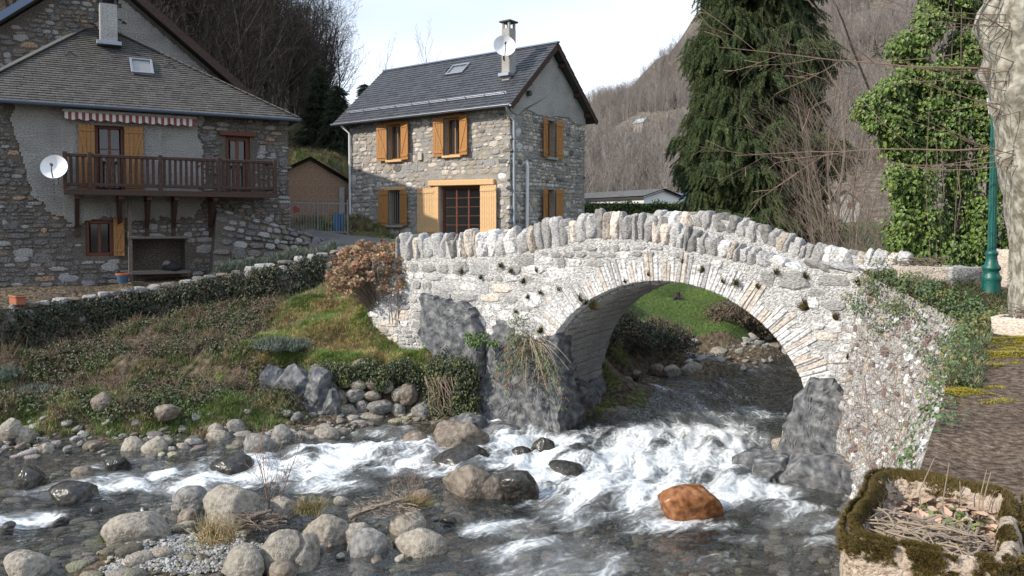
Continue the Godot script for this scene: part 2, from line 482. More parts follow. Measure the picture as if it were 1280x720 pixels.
func make_shapes() -> void:
	for k in 14:
		stones.append(stone_shape([5, 6, 6, 7, 7, 8][k % 6], [0.08, 0.14, 0.2][k % 3]))
		stone_meshes.append(stones[k].mesh())
	var b3 := ico(3)
	var b4 := ico(4)
	for k in 8:
		rocks.append([rock_shape(3, 5 + k % 4, 0.1, b3, 2.4, 0.72), null])
	for k in 8:
		rocks.append([rock_shape(4, 5 + k % 5, 0.11, b4, 2.4, 0.72), null])
	for k in 10:
		rocks.append([rock_shape(3, 5, 0.09, b3, 5.0, 0.95), null])       # 16 on: squarish blocks
	for k in 6:
		rocks.append([rock_shape(4, 5 + k % 3, 0.07, b4, 2.2, 0.6), null])       # 26 on: smooth water-worn boulders
	var split := rock_shape(4, 4, 0.06, b4, 2.2, 0.6)       # 32: a boulder with a cleft across it
	for k in split.v.size():
		var p := split.v[k]
		var off := absf(p.x - 0.1 - 0.18 * p.y + 0.05 * sin(p.y * 16.0) + 0.03 * noise_b.get_noise_3dv(p * 6.0))
		split.v[k] = p * (1.0 - 0.2 * exp(-off * off / 0.0012))
	rocks.append([split, null])
	for r in rocks:
		r[1] = r[0].mesh(true)

# ---------------------------------------------------------------- rubble masonry on a four-cornered patch
# corners: bottom left, bottom right, top right, top left, in the parent's axes, seen from outside
func rubble(parent: Node3D, called: String, q: Array, o: Dictionary) -> void:
	var w: float = (q[0].distance_to(q[1]) + q[3].distance_to(q[2])) * 0.5
	var h: float = (q[0].distance_to(q[3]) + q[1].distance_to(q[2])) * 0.5
	var keep: Callable = o.get("keep", func(_x, _y): return true)
	var pick: Callable = o.get("pick", func(_x, _y): return 0)
	var mats: Array = o.mats
	var most: int = o.get("most", 300)
	var list := []
	var y := 0.0
	while y < h:
		var rh := R(o.rows[0], o.rows[1])
		var x := R(-0.2, 0.0)
		var tilt := R(-0.03, 0.03)
		while x < w:
			var rw := rh * R(o.wide[0], o.wide[1])
			var sh := rh * R(0.8, 1.12)
			if rng.randf() < o.get("tall", 0.08):
				sh = rh * 1.7
			var cx := x + rw * 0.5
			var cy := y + rh * 0.5 + R(-0.1, 0.1) * rh + sin(cx * 1.7 + y * 2.0) * 0.02
			x += rw * R(0.98, 1.06)
			if cx < 0.03 or cx > w - 0.03 or cy < 0.0 or cy > h:
				continue
			var s := cx / w
			var t := cy / h
			if not keep.call(cx, cy) or not keep.call(cx - rw * 0.42, cy) or not keep.call(cx + rw * 0.42, cy) or not keep.call(cx, cy - sh * 0.4) or not keep.call(cx, cy + sh * 0.4):
				continue
			var low: Vector3 = q[0].lerp(q[1], s)
			var top: Vector3 = q[3].lerp(q[2], s)
			var left: Vector3 = q[0].lerp(q[3], t)
			var right: Vector3 = q[1].lerp(q[2], t)
			var ux := (right - left).normalized()
			var uz := ux.cross((top - low).normalized()).normalized()
			var uy := uz.cross(ux)
			var b := Basis(ux, uy, uz).rotated(uz, tilt + R(-0.05, 0.05)).rotated(ux, R(-0.05, 0.05)).rotated(uy, R(-0.05, 0.05))
			var deep := R(o.proud[0], o.proud[1])
			b = b * Basis.from_scale(Vector3(rw * R(0.93, 1.0), sh * R(0.92, 1.0), deep + 0.08))
			var pos := low.lerp(top, t) - uz * 0.08
			list.append([rw * sh, Transform3D(b, pos), rng.randi() % stones.size(), pick.call(cx, cy)])
		y += rh
	list.sort_custom(func(a, b): return a[0] > b[0])
	var meshes := stone_meshes
	var rest := {}
	for k in list.size():
		var e: Array = list[k]
		if k < most:
			part(parent, called, meshes[e[2]], mat[mats[e[3]]], e[1])
		else:
			if not rest.has(e[3]):
				rest[e[3]] = Geo.new()
			rest[e[3]].add(stones[e[2]], e[1])
	if rest.size() > 0:
		var m := ArrayMesh.new()
		var at_ := 0
		for key in rest:
			m.add_surface_from_arrays(Mesh.PRIMITIVE_TRIANGLES, rest[key].arrays())
			m.surface_set_material(at_, mat[mats[key]])
			at_ += 1
		var r := part(parent, "small_stones", m, null)
		r.set_meta("kind", "stuff")

# ---------------------------------------------------------------- slates on a roof plane (eave left, eave right, top right, top left)
func slates(parent: Node3D, q: Array, row: float, wide: float, m: Material, cut = null) -> void:
	var up: Vector3 = ((q[3] + q[2]) - (q[0] + q[1])) * 0.5
	var long: Vector3 = (q[1] - q[0]).normalized()
	var n: Vector3 = long.cross(up).normalized()
	up = n.cross(long).normalized()
	var length: float = (q[3] - q[0]).dot(up)
	var g := Geo.new()
	var k := 0
	while k * row < length:
		var y0 := k * row
		var t := clampf(y0 / length, 0, 1)
		var t1 := clampf((y0 + row * 1.25) / length, 0, 1)
		var l: Vector3 = q[0].lerp(q[3], t)
		var r: Vector3 = q[1].lerp(q[2], t)
		var l1: Vector3 = q[0].lerp(q[3], t1)
		var r1: Vector3 = q[1].lerp(q[2], t1)
		var run: float = (r - l).dot(long)
		var x := -R(0.0, wide)
		while x < run:
			var w := wide * R(0.8, 1.2)
			var x0 := maxf(x, 0.0)
			var x1 := minf(x + w - 0.006, run)
			x += w
			if x1 - x0 < 0.02:
				continue
			if cut != null and cut.call((x0 + x1) * 0.5, y0 + row * 0.5):
				continue
			var b0 := l + long * x0 + n * (0.028 + R(0, 0.008)) - up * R(0.0, 0.02)
			var b1 := l + long * x1 + n * (0.028 + R(0, 0.008)) - up * R(0.0, 0.02)
			var lim0: float = (l1 - q[0]).dot(long)
			var lim1: float = (r1 - q[0]).dot(long)
			var base: float = (l - q[0]).dot(long)
			var c0: Vector3 = q[0] + long * maxf(base + x0, lim0) + up * minf(y0 + row * 1.25, length) + n * 0.006
			var c1: Vector3 = q[0] + long * minf(base + x1, lim1) + up * minf(y0 + row * 1.25, length) + n * 0.006
			var shade := R(0.7, 1.25)
			g.col = Color(shade, shade * R(0.97, 1.02), shade * R(0.95, 1.06))
			var th := n * -0.014
			g.face([b0, b1, c1, c0])
			g.face([b0 + th, b1 + th, b1, b0])
			g.face([b1 + th, c1 + th, c1, b1])
			g.face([c0 + th, b0 + th, b0, c0])
		k += 1
	var o := part(parent, "slates", g.mesh(), m)
	o.set_meta("kind", "stuff")

# ---------------------------------------------------------------- plants
# a bare tree: trunk and recursive limbs as thin tubes; returns the shape, its foot at the origin
func limb(g: Geo, p: Vector3, dir: Vector3, length: float, r: float, level: int, o: Dictionary) -> void:
	var n: int = o.segs[mini(level, o.segs.size() - 1)]
	var pts := PackedVector3Array([p])
	var rad := PackedFloat32Array([r])
	var d := dir
	var q := p
	for k in n:
		d = (d + Vector3(R(-1, 1), R(-1, 1), R(-1, 1)) * o.wobble + Vector3.UP * o.lift * (0.4 if level == 0 else 1.0)).normalized()
		q += d * length / n
		pts.append(q)
		rad.append(maxf(r * (1.0 - (k + 1.0) / n * 0.8), o.thin))
	g.tube(pts, rad, o.sides[mini(level, o.sides.size() - 1)])
	if level >= o.levels:
		return
	var kids: int = o.kids[mini(level, o.kids.size() - 1)]
	for k in kids:
		var t := lerpf(o.start if level == 0 else 0.25, 1.0, (k + R(0.2, 0.9)) / kids)
		var f := t * n
		var m := mini(int(f), n - 1)
		var from := pts[m].lerp(pts[m + 1], f - m)
		var along := (pts[m + 1] - pts[m]).normalized()
		var side := along.cross(Vector3(R(-1, 1), R(-1, 1), R(-1, 1))).normalized()
		var dd := along.slerp(side, o.open * R(0.7, 1.2)).normalized()
		limb(g, from, dd, length * o.shrink * R(0.7, 1.15) * (1.15 - 0.55 * t), lerpf(rad[m], rad[m + 1], f - m) * R(0.45, 0.7), level + 1, o)

func bare_tree(height: float, o := {}) -> Geo:
	var p := {"levels": 3, "segs": [7, 4, 3, 2], "sides": [6, 4, 3, 3], "kids": [11, 6, 5], "wobble": 0.13, "lift": 0.06, "start": 0.25, "open": 0.55, "shrink": 0.48, "thin": 0.004, "girth": 0.018}
	p.merge(o, true)
	var g := Geo.new()
	limb(g, Vector3.ZERO, Vector3.UP, height, height * p.girth, 0, p)
	return g

func leaf_shape(points: Array, fold := 0.25) -> Geo:     # half outline [x, y] from stalk to tip; folded along its middle
	var g := Geo.new()
	for k in points.size():
		g.vert(Vector3(0, points[k][1], -0.06 * k * k / points.size()))
	for s in [-1, 1]:
		var first := g.v.size()
		for q in points:
			g.vert(Vector3(q[0] * s, q[1], q[0] * fold))
		for k in points.size() - 1:
			if s > 0:
				g.tri(k, first + k, first + k + 1)
				g.tri(k, first + k + 1, k + 1)
			else:
				g.tri(k, first + k + 1, first + k)
				g.tri(k, k + 1, first + k + 1)
	return g

func ivy_leaf() -> Geo:
	return leaf_shape([[0.0, 0.0], [0.42, 0.08], [0.3, 0.42], [0.24, 0.6], [0.0, 1.0]], 0.3)

func tuft(blades: int, wide: float, lean: float, segs := 2) -> Geo:      # a clump of grass, unit height
	var g := Geo.new()
	for k in blades:
		var a := R(0, TAU)
		var out := Vector3(cos(a), 0, sin(a))
		var side := Vector3(-out.z, 0, out.x)
		var h := R(0.55, 1.0)
		var l := lean * R(0.3, 1.2)
		var root := Vector3(R(-0.18, 0.18), 0, R(-0.18, 0.18))
		var tone := R(0.75, 1.25)
		g.col = Color(tone, tone, tone)
		var prev := -1
		for s in segs:
			var t := float(s) / segs
			var p := root + out * l * t * t + Vector3.UP * h * t
			var w := wide * (1.0 - t * 0.6)
			var a0 := g.vert(p - side * w)
			g.vert(p + side * w)
			if prev >= 0:
				g.tri(prev, prev + 1, a0 + 1)
				g.tri(prev, a0 + 1, a0)
			prev = a0
		var tip := g.vert(root + out * l + Vector3.UP * h * (1.0 - l * 0.3))
		g.tri(prev, prev + 1, tip)
	return g

func sprig(n: int, needle: float, droop: float) -> Geo:      # a spruce twig along +x of unit length with needles
	var g := Geo.new()
	for k in n:
		var t := (k + R(0, 1)) / n
		var p := Vector3(t, -droop * t * t, 0)
		var a := R(0, TAU)
		var d := Vector3(0.75, cos(a) * 0.8 - 0.1, sin(a) * 0.8).normalized() * needle * R(0.7, 1.1) * (1.1 - 0.5 * t)
		var w := d.cross(Vector3(R(-1, 1), R(-1, 1), R(-1, 1))).normalized() * needle * 0.085
		var tone := R(0.7, 1.3)
		g.col = Color(tone, tone, tone * 0.95)
		var s := g.vert(p - w)
		g.vert(p + w)
		g.vert(p + d)
		g.tri(s, s + 1, s + 2)
	return g

# ---------------------------------------------------------------- the scene
func _ready() -> void:
	# camera: eye 4 m above the water, tilted 2 degrees down, the lens shifted down a little more
	var cam := Camera3D.new()
	cam.name = "camera"
	add_child(cam)
	cam.position = Vector3(0, 4, 0)
	cam.rotation_degrees.x = -2.0
	cam.projection = Camera3D.PROJECTION_FRUSTUM
	cam.near = 0.1
	cam.far = 2500.0
	cam.size = 0.072
	cam.frustum_offset = Vector2(0, -0.0042)
	# sky: thin bright cloud, blue higher up
	var sky_look := ProceduralSkyMaterial.new()
	sky_look.sky_top_color = lin(0.42, 0.55, 0.75)
	sky_look.sky_horizon_color = lin(0.95, 0.98, 1.0)
	sky_look.sky_curve = 0.13
	sky_look.ground_horizon_color = lin(0.3, 0.29, 0.27)
	sky_look.ground_bottom_color = lin(0.12, 0.11, 0.1)
	sky_look.sun_angle_max = 12.0
	sky_look.sky_cover = clouds()
	sky_look.sky_cover_modulate = Color(1, 1, 1, 0.8)
	var sky := Sky.new()
	sky.sky_material = sky_look
	var env := Environment.new()
	env.background_mode = Environment.BG_SKY
	env.sky = sky
	env.background_energy_multiplier = 1.0
	env.tonemap_mode = Environment.TONE_MAPPER_LINEAR
	env.tonemap_exposure = 1.08
	env.sdfgi_enabled = true
	env.ssao_enabled = true
	env.ssil_enabled = true
	var around := WorldEnvironment.new()
	around.name = "surroundings"
	around.environment = env
	add_child(around)
	# sun: from the left and a little behind the camera, 33 degrees high
	var sun := DirectionalLight3D.new()
	sun.name = "sun"
	sun.light_energy = 1.6
	sun.light_color = Color(1.0, 0.96, 0.9)
	sun.light_angular_distance = 0.5
	sun.shadow_enabled = true
	add_child(sun)
	sun.basis = Basis.looking_at(Vector3(0.755, -0.545, -0.361))
	# setting up
	rng.seed = 20240607
	noise_a.seed = 5
	noise_a.frequency = 0.02
	noise_b.seed = 8
	noise_b.frequency = 1.0
	noise_b.fractal_octaves = 4
	make_materials()
	make_shapes()
	make_ground()
	make_hills()
	make_river()
	make_bridge()
	make_quay()
	make_house()
	make_left_house()
	make_terrace()
	make_far_buildings()
	make_outcrops()
	make_boulders()
	make_trees()
	make_bank_plants()
	make_quay_things()
	make_island_things()

func clouds() -> ImageTexture:
	var n := FastNoiseLite.new()
	n.seed = 4
	n.frequency = 1.3
	n.fractal_octaves = 5
	var im := Image.create(512, 256, false, Image.FORMAT_RGBA8)
	for y in 256:
		var el := PI / 2 - PI * (y + 0.5) / 256
		for x in 512:
			var az := TAU * x / 512.0
			var p := Vector3(cos(el) * cos(az), sin(el) * 2.2, cos(el) * sin(az))
			var c := clampf(n.get_noise_3dv(p) * 1.0 + 0.62, 0, 1) * smoothstep(-0.05, 0.1, el)
			im.set_pixel(x, y, Color(0.94, 0.96, 1.0, c))
	return ImageTexture.create_from_image(im)

# ---------------------------------------------------------------- ground
const WALL := [[-14.5, 15.9], [-11.6, 18.1], [-10.7, 19.5], [-9.5, 20.7], [-7.8, 21.7], [-5.9, 22.4], [-4.9, 22.9]]        # the terrace wall in plan: x, d
const WALL_TOP := [[-14.5, 2.05], [-11.6, 2.12], [-10.7, 2.2], [-9.5, 2.35], [-7.8, 2.68], [-5.9, 3.08], [-4.9, 3.25]]
const LOW := [
	[-14, 12, -0.45], [-10, 12, -0.4], [-6, 12.5, -0.45], [-3, 13, -0.5], [0, 13, -0.6], [2, 13, -0.6], [3, 10.5, -0.5], [0, 10, -0.4], [-3, 10, -0.12], [-4.5, 9.6, 0.0], [-3.9, 9.2, 0.04], [-6, 9.5, -0.22], [-6, 8, -0.25],
	[2.5, 15.5, -0.6], [4.5, 17.5, -0.5], [6, 19.5, -0.4], [8, 21.5, -0.3], [11, 23, -0.3], [15, 24, -0.3], [0, 7, -0.4], [3, 8, -0.4], [-10, 8, -0.3], [-14, 8, -0.3], [-2, 8, -0.2], [1, 11.5, -0.6], [-3.2, 11, -0.15], [-2, 11.5, -0.35], [-1, 10.8, -0.2],
	[-2.2, 15.0, -0.35], [-1, 14.5, -0.45], [-4, 13.6, -0.35], [-8, 13.2, -0.35],
	[-14, 15.6, 0.05], [-9.67, 15.0, 0.05], [-8.3, 14.3, 0.05], [-7.15, 14.25, 0.05], [-6.3, 14.6, 0.05], [-5.2, 14.8, 0.05], [-4.34, 14.5, 0.05], [-3.67, 15.2, 0.05], [-2.7, 16.0, 0.02], [-1.6, 16.1, 0.02],
	[-12, 16.5, 0.72], [-10, 16.2, 0.55], [-8.5, 15.8, 0.58], [-7, 15.8, 0.52], [-5.5, 15.9, 0.58], [-4.6, 16.1, 0.7], [-14, 16.4, 0.9], [-12.3, 17.2, 1.02], [-11, 17.7, 1.08], [-10, 18.5, 1.25], [-9, 19.5, 1.5], [-7.6, 20.6, 1.75], [-5.5, 21.4, 1.95], [-8, 18, 1.25], [-6.5, 18, 1.4], [-5.3, 17.3, 1.5],
	[-3.2, 16.75, 1.35], [-2.2, 16.75, 1.38], [-4, 16.9, 1.3], [-1.5, 16.8, 1.7], [-1.0, 16.55, 1.7], [-0.9, 16.0, 0.05], [-0.4, 15.8, -0.2], [-1.3, 16.1, 0.25], [-4.3, 18.3, 1.9], [-3, 18.3, 2.1], [-2.1, 18.2, 2.4], [-4.5, 19.8, 2.2], [-3.2, 19.7, 2.6], [-4.7, 21.5, 2.5], [-3.2, 16.2, 0.1], [-2.2, 16.3, 0.1], [-4, 16.1, 0.2], [-1.3, 16.3, 0.2],
	[-2.6, 20.2, 3.1], [-1.5, 20, 3.25], [0, 19.7, 3.25], [-3.6, 22, 3.15], [-4.4, 23.5, 3.25], [0, 24, 3.55], [-3, 26, 3.55], [-6, 29, 3.65], [-8.5, 30, 3.8], [-9, 34, 4.2],
	[1.2, 18.6, 1.6], [2.2, 20.6, 1.0], [3.3, 22, 1.0], [3.7, 23, 1.3], [2, 23.5, 2.6], [0.9, 21, 2.7], [4.9, 20.9, 0.5], [0.6, 17.4, 1.0], [1.3, 17.6, 0.1], [2.6, 19.6, 0.1], [4, 20.4, 0.1],
	[6.2, 23.9, 1.2], [5.75, 26, 1.6], [4.9, 27, 2.0], [7, 27, 2.0], [9, 26.4, 1.6], [9.5, 30, 2.8], [5, 31, 3.0], [2, 28, 3.3], [7, 33, 3.5], [12, 32, 3.5], [17, 30, 3.5], [1, 31, 3.7], [6, 40, 4.0], [15, 40, 4.0], [20, 45, 4.2], [-2, 40, 4.6], [5.6, 22.2, 0.3], [7, 22.8, 0.6], [8, 23.3, 0.3], [11, 25, 0.6], [14, 26.5, 1.8], [20, 26, 2.5],
	[5.0, 14.0, -0.45], [5.5, 14.9, -0.45], [6.2, 15.9, -0.4], [6.9, 16.6, -0.3], [7.6, 17.0, 0.3], [8.6, 17.4, 2.2], [9.5, 18.2, 3.0], [7.6, 14.6, 2.95], [8.4, 13.0, 2.95], [13, 20, 3.1], [12, 15, 3.1], [11, 12, 2.95], [18, 15, 3.2], [20, 21, 3.0],
	[5.2, 9, -0.4], [5.9, 11.3, -0.3], [8, 8, 1.5], [12, 8, 2.2], [6, 5.5, 0.0], [18, 8, 2.4]]
const HIGH := [
	[-15, 17, 2.0], [-11, 20, 2.13], [-9, 22.4, 2.33], [-7.5, 23, 2.58], [-6, 23.4, 2.9], [-5, 24, 3.2], [-6, 25.5, 3.35], [-7, 27, 3.5], [-6, 29, 3.65], [-8, 31, 3.8], [-3, 26, 3.55], [-14, 24, 2.3], [-20, 20, 2.2], [-12, 30, 4.0],
	[-12, 34, 5.0], [-9.5, 36, 5.6], [-10, 40, 7.6], [-6, 38, 5.2], [-14, 45, 10.0], [-20, 38, 9.0], [-4, 45, 6.0], [-20, 30, 5.0], [-7.5, 33, 4.3]]

func field(table: Array, x: float, d: float) -> float:
	var s := 0.0
	var t := 0.0
	for p in table:
		var dx: float = x - p[0]
		var dd: float = d - p[1]
		var r := dx * dx + dd * dd + 0.03
		var w := 1.0 / (r * r)
		s += w
		t += w * p[2]
	return t / s

var h_grid := PackedFloat32Array()
const HX0 := -22.0
const HD0 := 5.0
const HSTEP := 0.25
const HNX := 177
const HND := 165

func walld(x: float) -> float:
	return piece(WALL, x)

func H(x: float, d: float) -> float:          # height of the ground
	var fx := clampf((x - HX0) / HSTEP, 0, HNX - 1.001)
	var fd := clampf((d - HD0) / HSTEP, 0, HND - 1.001)
	var ix := int(fx)
	var id := int(fd)
	fx -= ix
	fd -= id
	var k := id * HNX + ix
	return lerpf(lerpf(h_grid[k], h_grid[k + 1], fx), lerpf(h_grid[k + HNX], h_grid[k + HNX + 1], fx), fd)

func make_ground() -> void:
	h_grid.resize(HNX * HND)
	var g := Geo.new()
	for id in HND:
		var d := HD0 + id * HSTEP
		for ix in HNX:
			var x := HX0 + ix * HSTEP
			var up := x < -4.9 and d > walld(x) + 0.05
			var y := field(HIGH if up else LOW, x, d)
			y += noise_b.get_noise_2d(x * 0.5, d * 0.5) * (0.12 if x > -4.5 or d > 22.0 or y < 0.2 else 0.26) + noise_b.get_noise_2d(x * 2.1, d * 2.1) * 0.035
			h_grid[id * HNX + ix] = y
	for id in HND:
		for ix in HNX:
			var x := HX0 + ix * HSTEP
			var d := HD0 + id * HSTEP
			g.vert(at(x, h_grid[id * HNX + ix], d))
	# split by what covers it
	var kinds := [Geo.new(), Geo.new(), Geo.new(), Geo.new()]
	for k in kinds:
		k.v = g.v
		k.c = g.c
	for id in HND - 1:
		for ix in HNX - 1:
			var a := id * HNX + ix
			var x := HX0 + (ix + 0.5) * HSTEP
			var d := HD0 + (id + 0.5) * HSTEP
			var y := h_grid[a]
			var k := 0
			if y < -0.02:
				k = 3
			elif d > 21.5 and x > 1.5 and x < 40:
				k = 2 if y > 0.75 else 0
			elif d > 16.5 and x > -6.0 and x < 3.0 or d < 17.0 and y > 0.2 and x < -4.0:
				k = 1
			elif d > 30:
				k = 1 if noise_b.get_noise_2d(x * 0.4, d * 0.4) > 0.05 else 0
			if noise_b.get_noise_2d(x * 0.8 + 40, d * 0.8) > 0.12 and k == 1 and d < 30:
				k = 0
			kinds[k].tri(a, a + 1, a + HNX + 1)
			kinds[k].tri(a, a + HNX + 1, a + HNX)
	var names := ["ground_earth", "ground_turf", "lawn", "river_bed"]
	var looks := ["earth", "turf", "lawn", "riverbed"]
	for k in 4:
		struct(names[k], kinds[k].mesh(true), mat[looks[k]])
	# the valley floor out to the hills
	var f := Geo.new()
	f.face([at(-400, 2.0, 40), at(700, 2.0, 40), at(700, 3.5, 900), at(-400, 3.5, 900)])
	f.face([at(21.5, 1.8, 41), at(21.5, 1.8, -60), at(400, 1.8, -60), at(400, 1.8, 41)])
	f.face([at(-400, -0.6, -60), at(-400, -0.6, 41), at(-21.5, -0.6, 41), at(-21.5, -0.6, -60)])
	struct("ground", f.mesh(), mat.turf)
	# the road in front of the houses, up to the bridge
	var r := Geo.new()
	var line := [[-12.0, 33.2], [-9.5, 31.0], [-7.2, 28.0], [-5.0, 25.4], [-2.6, 23.2], [-0.6, 21.2], [0.4, 19.5]]
	var s0 := 0
	for k in line.size():
		var p := Vector2(line[k][0], line[k][1])
		var q := Vector2(line[mini(k + 1, line.size() - 1)][0], line[mini(k + 1, line.size() - 1)][1]) - Vector2(line[maxi(k - 1, 0)][0], line[maxi(k - 1, 0)][1])
		q = q.normalized().orthogonal()
		for m in 7:
			var e := p + q * (m / 6.0 - 0.5) * 2.8
			r.vert(at(e.x, maxf(field(HIGH if e.x < -4.9 and e.y > walld(e.x) else LOW, e.x, e.y), H(e.x, e.y)) + 0.05, e.y))
	r.grid(7, line.size(), s0)
	struct("road", r.mesh(true), mat.asphalt)

# ---------------------------------------------------------------- hills
func hill_y(x: float, d: float) -> float:          # the far hillside across the valley
	var ridge := 64.0 + (x * 420.0 / maxf(d, 100.0) * 0.35 + x * 0.65 - 38.0) * 0.56
	ridge += noise_b.get_noise_1d(x * 0.012) * 12.0
	var near := 95.0 - clampf(x - 20.0, 0, 120) * 0.42
	var t := clampf((d - near) / (420.0 - near), 0, 1.15)
	return 3.0 + maxf(ridge - 3.0, 0.0) * pow(t, 1.12) + noise_b.get_noise_2d(x * 0.02, d * 0.02) * 9.0 * smooth(0.0, 0.25, t)

func left_y(x: float, d: float) -> float:          # the steep wood behind the left house
	var rise := maxf(0.0, -8.0 - d * 0.02 - x) * 0.78
	return 4.5 + (d - 34.0) * 0.07 + rise * smooth(33.0, 46.0, d) + noise_b.get_noise_2d(x * 0.06, d * 0.06) * 1.5

func make_hills() -> void:
	var g := Geo.new()
	var nx := 90
	var nd := 60
	for id in nd:
		var d := 55.0 + 420.0 * id / (nd - 1.0)
		for ix in nx:
			var x := -160.0 + 700.0 * ix / (nx - 1.0)
			g.vert(at(x, hill_y(x, d), d))
	g.grid(nx, nd, 0)
	struct("hill_far", g.mesh(true), mat.litter)
	var l := Geo.new()
	for id in 40:
		var d := 36.0 + 90.0 * id / 39.0
		for ix in 40:
			var x := -90.0 + 84.0 * ix / 39.0
			l.vert(at(x, left_y(x, d), d))
	l.grid(40, 40, 0)
	struct("hill_left", l.mesh(true), mat.litter)

# ---------------------------------------------------------------- river
const WX0 := -17.0
const WX1 := 12.0
const WD0 := 6.5
const WD1 := 25.0
# where the stream breaks white: x, d, half length, half depth, strength
const BREAKS := [[3.00, 14.14, 1.56, 1.35, 1.00], [1.80, 12.75, 1.53, 1.27, 1.00], [0.83, 13.65, 1.09, 1.06, 0.90], [0.00, 14.51, 0.73, 0.76, 0.90], [1.48, 11.26, 1.01, 0.86, 0.75], [2.00, 12.34, 1.23, 1.44, 0.95], [0.49, 9.58, 0.77, 0.62, 0.50], [2.99, 12.34, 0.74, 1.19, 0.90], [3.79, 11.89, 0.53, 0.33, 0.85], [3.91, 11.20, 0.45, 0.33, 0.60], [3.88, 10.64, 0.59, 0.32, 0.50], [4.25, 16.21, 1.13, 0.81, 0.45], [3.35, 10.03, 0.70, 0.16, 0.35], [-2.57, 13.41, 1.48, 0.70, 0.95], [-3.50, 12.83, 1.15, 0.55, 0.85], [-4.38, 12.75, 1.02, 0.55, 0.75], [-5.56, 12.50, 1.13, 0.53, 0.70], [-6.38, 12.15, 0.73, 0.38, 0.60], [-6.72, 10.88, 0.44, 0.31, 0.70], [-4.90, 12.11, 0.73, 0.27, 0.60], [-1.05, 12.96, 0.52, 0.43, 0.50], [-2.41, 14.96, 0.60, 0.40, 0.50], [-0.64, 15.88, 1.11, 0.39, 0.75], [1.49, 14.79, 0.89, 0.28, 0.55], [-2.97, 12.26, 0.74, 0.39, 0.50], [3.56, 17.68, 1.06, 1.29, 0.25], [0.56, 9.17, 0.73, 0.22, 0.50], [-0.11, 10.50, 0.52, 0.34, 0.45], [0.00, 9.58, 0.38, 0.19, 0.40], [-1.71, 14.14, 0.57, 0.41, 0.60], [-7.01, 11.96, 0.60, 0.30, 0.50], [1.80, 9.35, 0.93, 0.32, 0.30], [6.55, 21.02, 0.63, 0.57, 0.30], [-4.20, 13.41, 0.80, 0.23, 0.50], [-6.39, 13.18, 0.66, 0.22, 0.35], [2.34, 10.50, 0.63, 0.23, 0.40], [-0.41, 13.41, 0.40, 0.46, 0.70], [1.38, 13.65, 0.82, 0.58, 0.70]]

func water_y(x: float, d: float) -> float:
	return 0.12 * smooth(11.5, 15.5, d) + 0.12 * smooth(16.0, 22.0, d) - 0.05 * smooth(-3.0, -10.0, x)

func stream(x: float, d: float) -> Vector2:        # distance along the stream, distance across it
	if x > -6.0:
		var r := Vector2(x + 6.0, d - 17.2)
		return Vector2(-9.0 * (r.angle() + PI / 2), r.length())
	return Vector2(-(x + 6.0), absf(17.2 - d))

